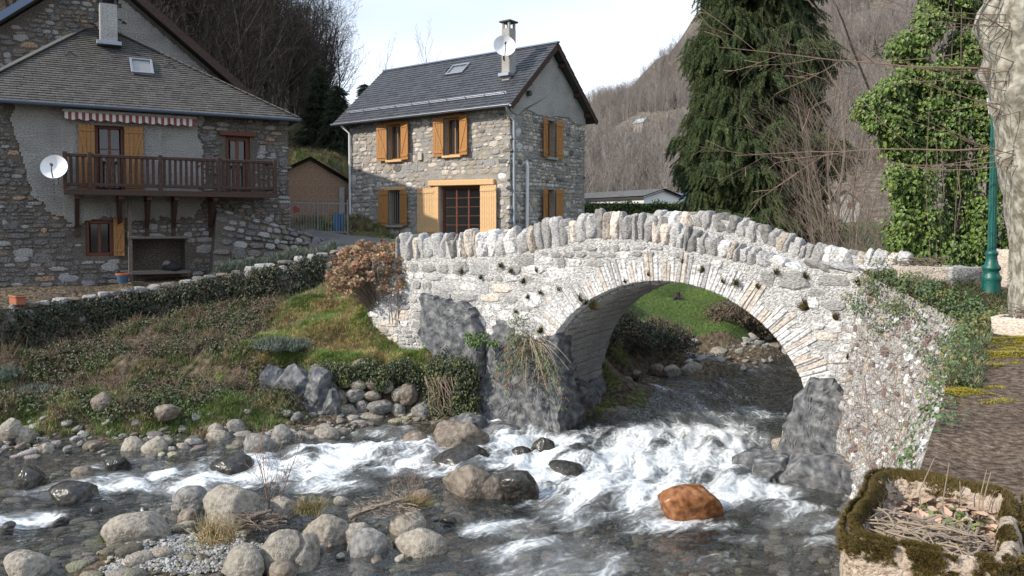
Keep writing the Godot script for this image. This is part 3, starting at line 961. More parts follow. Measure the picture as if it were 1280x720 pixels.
func make_river() -> void:
	var step := 0.07
	var nx := int((WX1 - WX0) / step) + 1
	var nd := int((WD1 - WD0) / step) + 1
	var white := PackedFloat32Array()
	white.resize(nx * nd)
	var near := PackedByteArray()
	near.resize(nx * nd)
	for b in BREAKS:
		var x0 := maxi(int((b[0] - b[2] * 1.6 - WX0) / step), 0)
		var x1 := mini(int((b[0] + b[2] * 1.6 - WX0) / step), nx - 1)
		var d0 := maxi(int((b[1] - b[3] * 1.6 - WD0) / step), 0)
		var d1 := mini(int((b[1] + b[3] * 1.6 - WD0) / step), nd - 1)
		for id in range(d0, d1 + 1):
			for ix in range(x0, x1 + 1):
				var ex: float = (WX0 + ix * step - b[0]) / b[2]
				var ed: float = (WD0 + id * step - b[1]) / b[3]
				var f: float = b[4] * (1.0 - smoothstep(0.25, 2.4, ex * ex + ed * ed))
				white[id * nx + ix] = maxf(white[id * nx + ix], f)
	var wn := FastNoiseLite.new()
	wn.seed = 17
	wn.frequency = 1.0
	wn.fractal_octaves = 3
	var g := Geo.new()
	var foam := Geo.new()
	for id in nd:
		var d := WD0 + id * step
		for ix in nx:
			var x := WX0 + ix * step
			var k := id * nx + ix
			var st := stream(x, d)
			var wt := white[k]
			var big := wn.get_noise_2d(st.x * 0.4 + 9.0, st.y * 0.9)
			var mid := wn.get_noise_2d(st.x * 0.9, st.y * 2.2 + 30.0)
			var y := water_y(x, d) + big * (0.05 + 0.1 * wt) + mid * (0.025 + 0.085 * wt)
			g.vert(at(x, y, d))
			foam.vert(at(x, y + 0.012 + wt * (0.025 + 0.05 * noise_b.get_noise_2d(st.x * 1.5, st.y * 3.2) + 0.03 * noise_b.get_noise_2d(st.x * 4.0 + 7.0, st.y * 6.5)), d))
			foam.uv.append(Vector2((x - WX0) / (WX1 - WX0), (d - WD0) / (WD1 - WD0)))
			near[k] = 1 if H(x, d) < y + 0.12 else 0
	for id in nd - 1:
		for ix in nx - 1:
			var k := id * nx + ix
			if near[k] + near[k + 1] + near[k + nx] + near[k + nx + 1] == 0:
				continue
			g.tri(k, k + 1, k + nx + 1)
			g.tri(k, k + nx + 1, k + nx)
			if white[k] + white[k + 1] + white[k + nx] + white[k + nx + 1] > 0.1:
				foam.tri(k, k + 1, k + nx + 1)
				foam.tri(k, k + nx + 1, k + nx)
	var w := plain("water", lin(0.022, 0.027, 0.024), 0.05)
	w.transparency = BaseMaterial3D.TRANSPARENCY_ALPHA
	w.albedo_color.a = 0.38
	w.vertex_color_use_as_albedo = false
	w.metallic_specular = 0.5
	w.uv1_triplanar = true
	w.uv1_world_triplanar = true
	w.uv1_scale = Vector3(0.55, 1, 0.8)
	w.heightmap_enabled = true
	w.heightmap_scale = 5.0
	w.heightmap_texture = noise_tex([], 0.012, 5, 91)
	struct("water", g.mesh(true), w)
	# foam: broken water drawn out along the current
	var tw := 1700
	var th := 1090
	var fn := FastNoiseLite.new()
	fn.seed = 21
	fn.frequency = 1.0
	fn.fractal_octaves = 3
	fn.fractal_gain = 0.42
	var data := PackedByteArray()
	data.resize(tw * th * 4)
	data.fill(255)
	for py in th:
		var d := WD0 + (WD1 - WD0) * (py + 0.5) / th
		var gd := (d - WD0) / step
		var id := mini(int(gd), nd - 2)
		gd -= id
		for px in tw:
			var o := (py * tw + px) * 4
			var x := WX0 + (WX1 - WX0) * (px + 0.5) / tw
			var gx := (x - WX0) / step
			var ix := mini(int(gx), nx - 2)
			var k := id * nx + ix
			gx -= ix
			var wt := lerpf(lerpf(white[k], white[k + 1], gx), lerpf(white[k + nx], white[k + nx + 1], gx), gd)
			if wt < 0.01:
				data[o + 3] = 0
				continue
			var st := stream(x, d)
			st += Vector2(fn.get_noise_2d(x * 1.1, d * 1.1), fn.get_noise_2d(x * 1.3 + 50.0, d * 1.3)) * 0.14
			var n1 := fn.get_noise_2d(st.x * 0.5 + 3.0, st.y * 1.3)
			var r1 := 1.0 - absf(fn.get_noise_2d(st.x * 0.8, st.y * 3.6 + 70.0)) * 3.0
			var r2 := 1.0 - absf(fn.get_noise_2d(st.x * 2.6 + 9.0, st.y * 9.0 + 20.0)) * 3.0
			var n3 := fn.get_noise_2d(st.x * 9.0, st.y * 16.0)
			var f := wt * 1.05 + n1 * 0.85 + r1 * 0.2 + r2 * 0.12 + n3 * 0.18 - 0.36
			data[o + 3] = int(255.0 * clampf(0.3 * smoothstep(0.12, 0.75, wt) * (0.75 + n1) + 0.72 * smoothstep(0.08, 1.0, f), 0.0, 0.94))
			var tone := int(212.0 + 12.0 * r1 + 16.0 * r2 + 34.0 * n3)
			data[o] = clampi(tone - 4, 0, 255)
			data[o + 1] = clampi(tone + 1, 0, 255)
			data[o + 2] = clampi(tone + 4, 0, 255)
	var fm := plain("foam", Color.WHITE, 0.6)
	fm.albedo_texture = ImageTexture.create_from_image(Image.create_from_data(tw, th, false, Image.FORMAT_RGBA8, data))
	fm.transparency = BaseMaterial3D.TRANSPARENCY_ALPHA
	fm.texture_repeat = false
	var fo := part(self, "river_foam", foam.mesh(true), fm)
	tag(fo, "white foam of the rapids", "foam")
	fo.set_meta("kind", "stuff")

# ---------------------------------------------------------------- the bridge
# own axes: x along the bridge to the right, from the right foot of the arch; z out of the near face, which lies at z = 0
const ARCH_X := -2.47
const ARCH_Y := 0.6
const ARCH_RX := 2.58
const ARCH_RY := 2.44
const BRIDGE_W := 3.2
const PARAPET := [[-9.2, 3.26], [-8.4, 3.3], [-7.0, 3.36], [-6.0, 3.4], [-4.5, 3.62], [-3.86, 3.78], [-2.9, 3.76], [-2.3, 3.65], [-1.86, 3.55], [-0.9, 3.37], [-0.4, 3.33], [0.7, 3.3], [2.2, 3.22]]
const FAR_TOP := [[-9.2, 3.8], [-8.4, 3.85], [-6.0, 3.98], [-4.5, 4.2], [-3.4, 4.36], [-2.9, 4.36], [-2.5, 4.3], [-2.0, 4.22], [-1.5, 4.05], [-0.7, 3.76], [-0.25, 3.66], [0.2, 3.58], [2.2, 3.5]]
const COPING := [[-8.6, 0.52], [-6.0, 0.55], [-4.5, 0.54], [-3.0, 0.5], [-2.3, 0.43], [-1.4, 0.36], [-0.9, 0.3], [-0.5, 0.2], [0.5, 0.12]]

func arch_y(x: float) -> float:
	var t := (x - ARCH_X) / ARCH_RX
	return -1.0 if absf(t) >= 1.0 else ARCH_Y + ARCH_RY * sqrt(1.0 - t * t)

func make_bridge() -> void:
	var b := thing("stone_bridge", "whitewashed humpback stone bridge with one round arch over the stream", "bridge", at(4.81, 0, 13.0), deg_to_rad(-30.67))
	# the core: both faces, the barrel, the parapets and the deck
	var core := Geo.new()
	var barrel := Geo.new()
	var xs := []
	var x := -9.2
	while x < 1.75:
		xs.append(x)
		x += 0.1
	for k in 41:
		xs.append(ARCH_X - ARCH_RX * cos(PI * k / 40.0))
	xs.sort()
	for k in xs.size() - 1:
		var x0: float = xs[k]
		var x1: float = xs[k + 1]
		if x1 - x0 < 0.0005:
			continue
		var inside := absf((x0 + x1) * 0.5 - ARCH_X) < ARCH_RX
		var l0 := maxf(arch_y(x0), ARCH_Y) if inside else -0.9
		var l1 := maxf(arch_y(x1), ARCH_Y) if inside else -0.9
		var t0 := piece(PARAPET, x0)
		var t1 := piece(PARAPET, x1)
		var rd0 := t0 - 0.3
		var rd1 := t1 - 0.3
		var f0 := piece(FAR_TOP, x0) - 0.34
		var f1 := piece(FAR_TOP, x1) - 0.34
		var zb := -BRIDGE_W
		core.face([Vector3(x0, l0, -0.012), Vector3(x1, l1, -0.012), Vector3(x1, t1, -0.012), Vector3(x0, t0, -0.012)])
		core.face([Vector3(x1, l1, zb + 0.03), Vector3(x0, l0, zb + 0.03), Vector3(x0, f0, zb + 0.03), Vector3(x1, f1, zb + 0.03)])
		core.face([Vector3(x0, t0, -0.012), Vector3(x1, t1, -0.012), Vector3(x1, t1, -0.38), Vector3(x0, t0, -0.38)])
		core.face([Vector3(x0, f0, zb + 0.38), Vector3(x1, f1, zb + 0.38), Vector3(x1, f1, zb + 0.03), Vector3(x0, f0, zb + 0.03)])
		core.face([Vector3(x1, rd1, -0.38), Vector3(x0, rd0, -0.38), Vector3(x0, t0, -0.38), Vector3(x1, t1, -0.38)])
		core.face([Vector3(x0, rd0, zb + 0.38), Vector3(x1, rd1, zb + 0.38), Vector3(x1, f1, zb + 0.38), Vector3(x0, f0, zb + 0.38)])
		core.face([Vector3(x0, rd0, -0.38), Vector3(x1, rd1, -0.38), Vector3(x1, rd1, zb + 0.38), Vector3(x0, rd0, zb + 0.38)])
	for sd in [-1, 1]:      # piers below the springing
		var px: float = ARCH_X + sd * ARCH_RX
		core.face([Vector3(px, -0.9, -0.03), Vector3(px, -0.9, 0.03 - BRIDGE_W), Vector3(px, ARCH_Y, 0.03 - BRIDGE_W), Vector3(px, ARCH_Y, -0.03)])
	for side in 2:        # the bed of mortar that holds the coping
		for k in xs.size() - 1:
			var x0: float = maxf(xs[k], -8.5)
			var x1: float = minf(xs[k + 1], -0.4 if side == 0 else 0.9)
			if x1 - x0 < 0.001:
				continue
			var z0 := -0.05 if side == 0 else 0.36 - BRIDGE_W
			var z1 := -0.34 if side == 0 else 0.06 - BRIDGE_W
			var f := 0.68
			var p0 := (piece(PARAPET, x0) if side == 0 else piece(FAR_TOP, x0) - 0.34) - 0.01
			var p1 := (piece(PARAPET, x1) if side == 0 else piece(FAR_TOP, x1) - 0.34) - 0.01
			var c0 := p0 + (piece(COPING, x0) if side == 0 else 0.34) * f
			var c1 := p1 + (piece(COPING, x1) if side == 0 else 0.34) * f
			core.face([Vector3(x0, p0, z0), Vector3(x1, p1, z0), Vector3(x1, c1, z0), Vector3(x0, c0, z0)])
			core.face([Vector3(x1, p1, z1), Vector3(x0, p0, z1), Vector3(x0, c0, z1), Vector3(x1, c1, z1)])
			core.face([Vector3(x0, c0, z0), Vector3(x1, c1, z0), Vector3(x1, c1, z1), Vector3(x0, c0, z1)])
	part(b, "core", core.mesh(), mat.mortar_white)
	# barrel: rough schist slabs running with the stream
	rng.seed = 11
	for k in 46:
		var a0 := PI * k / 46.0
		var a1 := PI * (k + 1) / 46.0
		var z := -0.3
		while z > -BRIDGE_W + 0.2:
			var l := R(0.35, 0.9)
			var ze := maxf(z - l, -BRIDGE_W + 0.2)
			var p0 := Vector2(ARCH_X - ARCH_RX * cos(a0), ARCH_Y + ARCH_RY * sin(a0))
			var p1 := Vector2(ARCH_X - ARCH_RX * cos(a1), ARCH_Y + ARCH_RY * sin(a1))
			var m := (p0 + p1) * 0.5
			var n := (Vector2(ARCH_X, ARCH_Y) - m).normalized()
			var u := (p1 - p0).normalized()
			var t := Transform3D(Basis(Vector3(u.x, u.y, 0), Vector3(n.x, n.y, 0), Vector3(0, 0, 1) * (1.0 if u.x * n.y - u.y * n.x > 0 else -1.0)), Vector3(m.x, m.y, (z + ze) * 0.5) + Vector3(n.x, n.y, 0) * R(-0.03, 0.02))
			barrel.cham(t, Vector3((p1 - p0).length() * 0.94, 0.16, z - ze - 0.02), 0.02)
			z = ze
	var bs := part(b, "barrel_slabs", barrel.mesh(), mat.schist_grey)
	bs.set_meta("kind", "stuff")
	# voussoirs of both rings
	for side in 2:
		var a := 0.03
		while a < PI - 0.03:
			var big := a > 2.75 and side == 0
			var da := (R(0.09, 0.11) if big else R(0.017, 0.036))
			da = minf(da, PI - 0.02 - a)
			var m := a + da * 0.5
			var depth := R(0.24, 0.56)
			var p := Vector2(ARCH_X - ARCH_RX * cos(m), ARCH_Y + ARCH_RY * sin(m))
			var n := Vector2(-cos(m) / ARCH_RX, sin(m) / ARCH_RY).normalized()
			var c := p + n * (depth * 0.5 - 0.015)
			var w := da * 2.53 * 0.985
			var z0 := R(0.002, 0.018)
			var basis_ := Basis(Vector3(n.y, -n.x, 0), Vector3(n.x, n.y, 0), Vector3(0, 0, 1))
			var g := Geo.new()
			g.cham(Transform3D(basis_.rotated(Vector3(0, 0, 1), R(-0.06, 0.06)), Vector3(0, 0, 0)), Vector3(w, depth, 0.34), R(0.006, 0.02))
			var kind: String = ["limewash", "limewash", "limewash", "limewash", "limewash", "limewash_warm", "schist_pale", "limewash_warm", "limewash"][rng.randi() % 9]
			if side == 1:
				kind = "schist_grey"
			part(b, "voussoir", g.mesh(), mat[kind], Transform3D(Basis(), Vector3(c.x, c.y, z0 - 0.17 if side == 0 else -BRIDGE_W - z0 + 0.17)))
			a += da
	# rubble of the near face: thin whitened courses, greyer schist under the coping
	rng.seed = 12
	var keep := func(px, py):
		var lx: float = px - 9.2
		var ly: float = py - 0.9
		if ly > piece(PARAPET, lx) - 0.03 or lx > 1.62:
			return false
		var ex := (lx - ARCH_X) / (ARCH_RX + 0.4)
		var ey := (ly - ARCH_Y) / (ARCH_RY + 0.4)
		if ly < ARCH_Y:
			return absf(ex) > 1.0
		return ex * ex + ey * ey > 1.0
	var pick := func(px, py):
		var lx: float = px - 9.2
		var ly: float = py - 0.9
		var top: float = piece(PARAPET, lx) - ly
		var n := noise_b.get_noise_2d(px * 0.7, py * 0.9)
		if top < 0.5 + n * 0.35 or (lx < -7.0 and n > -0.15):
			return 1 if rng.randf() < 0.6 else 4 if rng.randf() < 0.6 else 0
		var f := rng.randf()
		return 2 if f < 0.2 else 4 if f < 0.36 + n * 0.5 else 3 if f < 0.39 + n * 0.4 else 0
	rubble(b, "wall_stone", [Vector3(-9.2, -0.9, -0.012), Vector3(1.7, -0.9, -0.012), Vector3(1.7, 3.8, -0.012), Vector3(-9.2, 3.8, -0.012)],
		{"rows": [0.05, 0.22], "wide": [1.1, 3.2], "proud": [0.004, 0.036], "keep": keep, "pick": pick, "mats": ["limewash", "schist_grey", "limewash_warm", "stone_tan", "schist_pale"], "tall": 0.16})
	# coping: stones set on edge, leaning a little; on the near and the far parapet
	rng.seed = 13
	for side in 2:
		var cx := -8.55 if side == 0 else -8.0
		while cx < (1.5 if side == 0 else 1.1):
			var low := cx > -0.45 and side == 0
			var far_low := cx > 0.4 and side == 1
			var w := R(0.08, 0.24) if not low else R(0.22, 0.5)
			var sx := cx if side == 0 else cx - 0.25
			var h := piece(COPING, sx) * R(0.82, 1.12)
			if side == 1:
				h = 0.38 * R(0.85, 1.08)
			if low:
				h = R(0.07, 0.13)
			var y := (piece(PARAPET, cx + w * 0.5) if side == 0 else piece(FAR_TOP, cx + w * 0.5) - 0.36) + h * 0.5 - 0.03
			var lean := R(-0.16, 0.16) + clampf((cx + 3.0) * 0.1, -0.12, 0.3)
			var t := Transform3D(spin(R(-0.15, 0.15), R(-0.08, 0.08), -lean) * Basis.from_scale(Vector3(w * 1.4, h * 1.12, R(0.36, 0.46))), Vector3(cx + w * 0.5, y, -0.19 if side == 0 else 0.2 - BRIDGE_W))
			var kind: String = ["schist_grey", "schist_pale", "schist_grey", "boulder_grey", "limewash", "schist_pale", "limewash_warm", "stone_tan"][rng.randi() % 8]
			part(b, "coping_stone", rocks[16 + rng.randi() % 10][1], mat[kind], t)
			cx += w * 0.98
			if far_low:
				cx += R(0, 0.1)
	# moss cushions growing on the face
	rng.seed = 14
	var cushion := tuft(60, 0.06, 0.9, 1).mesh()
	for m in [[-6.75, 3.05, 0.07], [-6.3, 2.95, 0.05], [-5.85, 3.2, 0.05], [-5.6, 3.1, 0.05], [-5.05, 3.12, 0.06], [-5.3, 2.9, 0.06], [-5.2, 2.6, 0.05], [-4.95, 2.7, 0.04], [-5.5, 2.3, 0.04], [-4.55, 2.78, 0.045], [-4.1, 2.62, 0.075], [-3.95, 2.55, 0.06], [-3.86, 2.48, 0.09], [-4.9, 1.95, 0.08], [-4.75, 1.8, 0.06], [-2.75, 3.12, 0.05], [-2.1, 3.36, 0.05], [-1.72, 3.22, 0.06], [-1.4, 3.05, 0.06], [-1.15, 3.02, 0.06], [-0.82, 2.98, 0.07], [-0.5, 3.22, 0.05], [-0.05, 3.18, 0.05], [0.0, 2.66, 0.1], [0.42, 2.52, 0.07], [-3.2, 2.98, 0.05], [0.95, 2.9, 0.06], [0.75, 3.1, 0.05], [0.62, 1.9, 0.06], [0.9, 1.6, 0.07], [1.25, 2.4, 0.07]]:
		var s: float = m[2] * 2.1
		var o := part(b, "moss_cushion", cushion, mat.moss, Transform3D(Basis.from_scale(Vector3(s, s * 1.1, s)) * spin(R(0, TAU), 0.9), Vector3(m[0], m[1], 0.015)))

# ---------------------------------------------------------------- the quay on the near bank
const Q_TOP := [Vector3(5.5, 3.28, -12.6), Vector3(5.95, 2.72, -10.4), Vector3(2.41, 2.45, -4.73), Vector3(-0.9, 2.4, 0.6)]
const Q_LOW := [Vector3(4.98, -0.5, -12.5), Vector3(4.72, -0.5, -10.6), Vector3(1.55, -0.5, -5.1), Vector3(-1.7, -0.5, 0.6)]

func make_quay() -> void:
	var w := thing("quay_wall", "rough rubble quay wall with reddish pitted stones beside the bridge", "wall")
	rng.seed = 21
	for k in 3:
		var q := [Q_LOW[k], Q_LOW[k + 1], Q_TOP[k + 1], Q_TOP[k]]
		var g := Geo.new()
		for y in 9:
			for x in 13:
				var lo: Vector3 = q[0].lerp(q[1], x / 12.0)
				var hi: Vector3 = q[3].lerp(q[2], x / 12.0)
				g.vert(lo.lerp(hi, y / 8.0))
		g.grid(13, 9, 0)
		part(w, "core", g.mesh(true), mat.mortar)
		var top_h: float = (q[0].distance_to(q[3]) + q[1].distance_to(q[2])) * 0.5 - 0.1
		var pick := func(px, py):
			var f := rng.randf()
			return 1 if f < 0.4 else 2 if f < 0.47 else 3 if f < 0.56 else 4 if f < 0.9 else 0
		rubble(w, "wall_stone", q, {"rows": [0.05, 0.13], "wide": [0.8, 2.0], "proud": [0.004, 0.045], "keep": func(_x, py): return py < top_h, "pick": pick, "mats": ["limewash", "schist_grey", "stone_tan", "stone_plum", "schist_pale"], "most": 260 if k == 0 else 40, "tall": 0.2})
	# pavement behind the wall
	var p := Geo.new()
	var n := 61
	for iy in n:
		for ix in 40:
			p.vert(paved((n - 1 - iy) / (n - 1.0) * 3.0, pow(ix / 39.0, 1.8)))
	p.grid(40, n, 0)
	struct("pavement", p.mesh(true), mat.paving)

func paved(t: float, s: float) -> Vector3:          # a point of the quay pavement: t along the wall, s away from its edge
	var k := mini(int(t), 2)
	var edge: Vector3 = Q_TOP[k].lerp(Q_TOP[k + 1], t - k)
	var e := edge.lerp(Vector3(16, 2.9 + 0.2 * smooth(8.0, 13.0, -edge.z), edge.z - 1.0), s)
	e.y += noise_b.get_noise_2d(e.x * 1.1, e.z * 1.1) * 0.04 + 0.02 + smooth(0.3, 1.2, s * 12.0) * 0.05
	return e

# ---------------------------------------------------------------- building helpers
# a wall face x0..x1, y0..y1 at z = 0 of t, with rectangular holes [x0, y0, x1, y1] and reveals of that depth
func holed(g: Geo, t: Transform3D, r: Array, holes: Array, deep: float) -> void:
	var xs := [r[0], r[2]]
	var ys := [r[1], r[3]]
	for h in holes:
		xs.append_array([h[0], h[2]])
		ys.append_array([h[1], h[3]])
	xs.sort()
	ys.sort()
	for a in xs.size() - 1:
		for b in ys.size() - 1:
			if xs[a + 1] - xs[a] < 0.001 or ys[b + 1] - ys[b] < 0.001:
				continue
			var mx: float = (xs[a] + xs[a + 1]) * 0.5
			var my: float = (ys[b] + ys[b + 1]) * 0.5
			var out := false
			for h in holes:
				out = out or mx > h[0] and mx < h[2] and my > h[1] and my < h[3]
			if not out:
				g.face([t * Vector3(xs[a], ys[b], 0), t * Vector3(xs[a + 1], ys[b], 0), t * Vector3(xs[a + 1], ys[b + 1], 0), t * Vector3(xs[a], ys[b + 1], 0)])
	for h in holes:
		var c := [Vector3(h[0], h[1], 0), Vector3(h[2], h[1], 0), Vector3(h[2], h[3], 0), Vector3(h[0], h[3], 0)]
		for k in 4:
			var p: Vector3 = c[k]
			var q: Vector3 = c[(k + 1) % 4]
			g.face([t * p, t * q, t * (q - Vector3(0, 0, deep)), t * (p - Vector3(0, 0, deep))])

func solid(parent: Node, called: String, m: Material, t: Transform3D, size: Vector3, bevel := 0.008) -> MeshInstance3D:
	var g := Geo.new()
	g.cham(Transform3D(), size, bevel)
	return part(parent, called, g.mesh(), m, t)

func spot(t: Transform3D, x: float, y: float, z: float) -> Transform3D:
	return t * Transform3D(Basis(), Vector3(x, y, z))

# a framed window (or glazed door) in the hole r, its frame set back; panes: columns, rows
func window(parent: Node3D, called: String, t: Transform3D, r: Array, back: float, frame: Material, cols: int, rows: int, wide := 0.07) -> MeshInstance3D:
	var w: float = r[2] - r[0]
	var h: float = r[3] - r[1]
	var g := Geo.new()
	for e in [[r[0] + wide / 2, (r[1] + r[3]) / 2, wide, h], [r[2] - wide / 2, (r[1] + r[3]) / 2, wide, h], [(r[0] + r[2]) / 2, r[1] + wide / 2, w - wide * 2, wide], [(r[0] + r[2]) / 2, r[3] - wide / 2, w - wide * 2, wide]]:
		g.cham(Transform3D(Basis(), Vector3(e[0], e[1], -back)), Vector3(e[2], e[3], 0.07), 0.008)
	var f := part(parent, called, g.mesh(), frame, t)
	var iw := (w - wide * 2) / cols
	var ih := (h - wide * 2) / rows
	for k in range(1, cols):
		solid(f, "mullion", frame, Transform3D(Basis(), Vector3(r[0] + wide + iw * k, (r[1] + r[3]) / 2, -back)), Vector3(wide * 0.8, h - wide * 2, 0.05))
	for k in range(1, rows):
		for c in cols:
			solid(f, "glazing_bar", frame, Transform3D(Basis(), Vector3(r[0] + wide + iw * (c + 0.5), r[1] + wide + ih * k, -back)), Vector3(iw - wide * 0.8, 0.025, 0.035), 0.004)
	for c in cols:
		for k in rows:
			solid(f, "pane", mat.glass, Transform3D(Basis(), Vector3(r[0] + wide + iw * (c + 0.5), r[1] + wide + ih * (k + 0.5), -back)), Vector3(iw - wide * 0.8, ih - 0.025, 0.006), 0.0)
	return f

func dark_box(g: Geo, t: Transform3D, r: Array, front: float, deep: float) -> void:      # the room behind an opening
	var a := Vector3(r[0], r[1], -front)
	var b := Vector3(r[2], r[3], -front - deep)
	g.face([t * Vector3(a.x, a.y, b.z), t * Vector3(b.x, a.y, b.z), t * Vector3(b.x, b.y, b.z), t * Vector3(a.x, b.y, b.z)])
	g.face([t * Vector3(a.x, a.y, a.z), t * Vector3(a.x, a.y, b.z), t * Vector3(a.x, b.y, b.z), t * Vector3(a.x, b.y, a.z)])
	g.face([t * Vector3(b.x, a.y, b.z), t * Vector3(b.x, a.y, a.z), t * Vector3(b.x, b.y, a.z), t * Vector3(b.x, b.y, b.z)])
	g.face([t * Vector3(a.x, a.y, a.z), t * Vector3(b.x, a.y, a.z), t * Vector3(b.x, a.y, b.z), t * Vector3(a.x, a.y, b.z)])
	g.face([t * Vector3(a.x, b.y, b.z), t * Vector3(b.x, b.y, b.z), t * Vector3(b.x, b.y, a.z), t * Vector3(a.x, b.y, a.z)])

# a board shutter hinged at x = hinge, opening to the side s (-1 left, 1 right), swung out from the wall by ang
func shutter(parent: Node3D, t: Transform3D, hinge: float, s: float, y0: float, y1: float, w: float, ang: float, m: Material, brace := true) -> void:
	var h := y1 - y0
	var st := t * Transform3D(Basis(Vector3.UP, -s * ang), Vector3(hinge, y0, 0.075))
	var root := solid(parent, "shutter", m, st * Transform3D(Basis(), Vector3(s * w * 0.5, h * 0.5, -0.006)), Vector3(w * 0.96, h - 0.03, 0.012), 0.0)
	var n := maxi(3, int(round(w / 0.12)))
	var up := Transform3D(Basis(), -Vector3(s * w * 0.5, h * 0.5, -0.006))
	for k in n:
		solid(root, "board", m, up * Transform3D(Basis(), Vector3(s * w * (k + 0.5) / n, h * 0.5, 0.012)), Vector3(w / n - 0.006, h, 0.022), 0.005)
	for y in [0.16, h - 0.16]:
		solid(root, "rail", m, up * Transform3D(Basis(), Vector3(s * w * 0.5, y, 0.034)), Vector3(w - 0.02, 0.09, 0.022), 0.005)
	if brace:
		var a := Vector3(s * 0.05, 0.22, 0.034)
		var b := Vector3(s * (w - 0.05), h - 0.22, 0.034)
		var g := Geo.new()
		var z := (b - a).normalized()
		g.cham(Transform3D(Basis(z, Vector3(0, 0, 1).cross(z), Vector3(0, 0, 1)), (a + b) * 0.5), Vector3(a.distance_to(b), 0.08, 0.02), 0.005)
		part(root, "brace", g.mesh(), m, up)

func dish(parent: Node3D, t: Transform3D, radius: float) -> void:       # a satellite dish, its bowl facing +z
	var g := Geo.new()
	var prof := []
	for k in 7:
		var r := radius * k / 6.0
		prof.append([maxf(r, 0.001), r * r * 0.35 / radius])
	for k in 7:
		var r := radius * (6 - k) / 6.0
		prof.append([maxf(r, 0.001), r * r * 0.35 / radius - 0.012 + (0.012 if k == 0 else 0.0)])
	g.lathe(prof, 28, Transform3D(Basis(Vector3.RIGHT, PI / 2), Vector3.ZERO))
	var bowl := part(parent, "bowl", g.mesh(true), mat.dish_white, t)
	var a := Geo.new()
	a.tube(PackedVector3Array([Vector3(0, -radius * 0.95, 0.12), Vector3(0, -radius * 0.6, radius * 0.8), Vector3(0, -radius * 0.12, radius * 1.0)]), PackedFloat32Array([0.015, 0.015, 0.012]), 6)
	a.cham(Transform3D(Basis(), Vector3(0, -radius * 0.08, radius * 0.98)), Vector3(0.06, 0.06, 0.12), 0.01)
	part(parent, "feed_arm", a.mesh(), mat.iron, t)
	var m := Geo.new()
	m.tube(PackedVector3Array([Vector3(0, 0, -0.02), Vector3(0, 0, -0.22), Vector3(0, -0.35, -0.3)]), PackedFloat32Array([0.025, 0.025, 0.025]), 6)
	part(parent, "bracket", m.mesh(), mat.iron, t)

func gutter(parent: Node3D, called: String, a: Vector3, b: Vector3, m: Material, r := 0.07) -> void:
	var g := Geo.new()
	var x := (b - a).normalized()
	var out := x.cross(Vector3.UP).normalized()
	for k in 9:
		var an := PI * k / 8.0
		for q in [[a, r], [b, r]]:
			g.vert(q[0] + out * -cos(an) * r + Vector3.DOWN * sin(an) * r)
	for k in 8:
		g.tri(k * 2, k * 2 + 1, k * 2 + 3)
		g.tri(k * 2, k * 2 + 3, k * 2 + 2)
	g.tube(PackedVector3Array([a + out * r, b + out * r]), PackedFloat32Array([0.012, 0.012]), 6)
	part(parent, called, g.mesh(), m)

func pipe(parent: Node3D, called: String, pts: Array, r: float, m: Material) -> void:
	var g := Geo.new()
	var rad := PackedFloat32Array()
	for p in pts:
		rad.append(r)
	g.tube(PackedVector3Array(pts), rad, 10)
	part(parent, called, g.mesh(true), m)

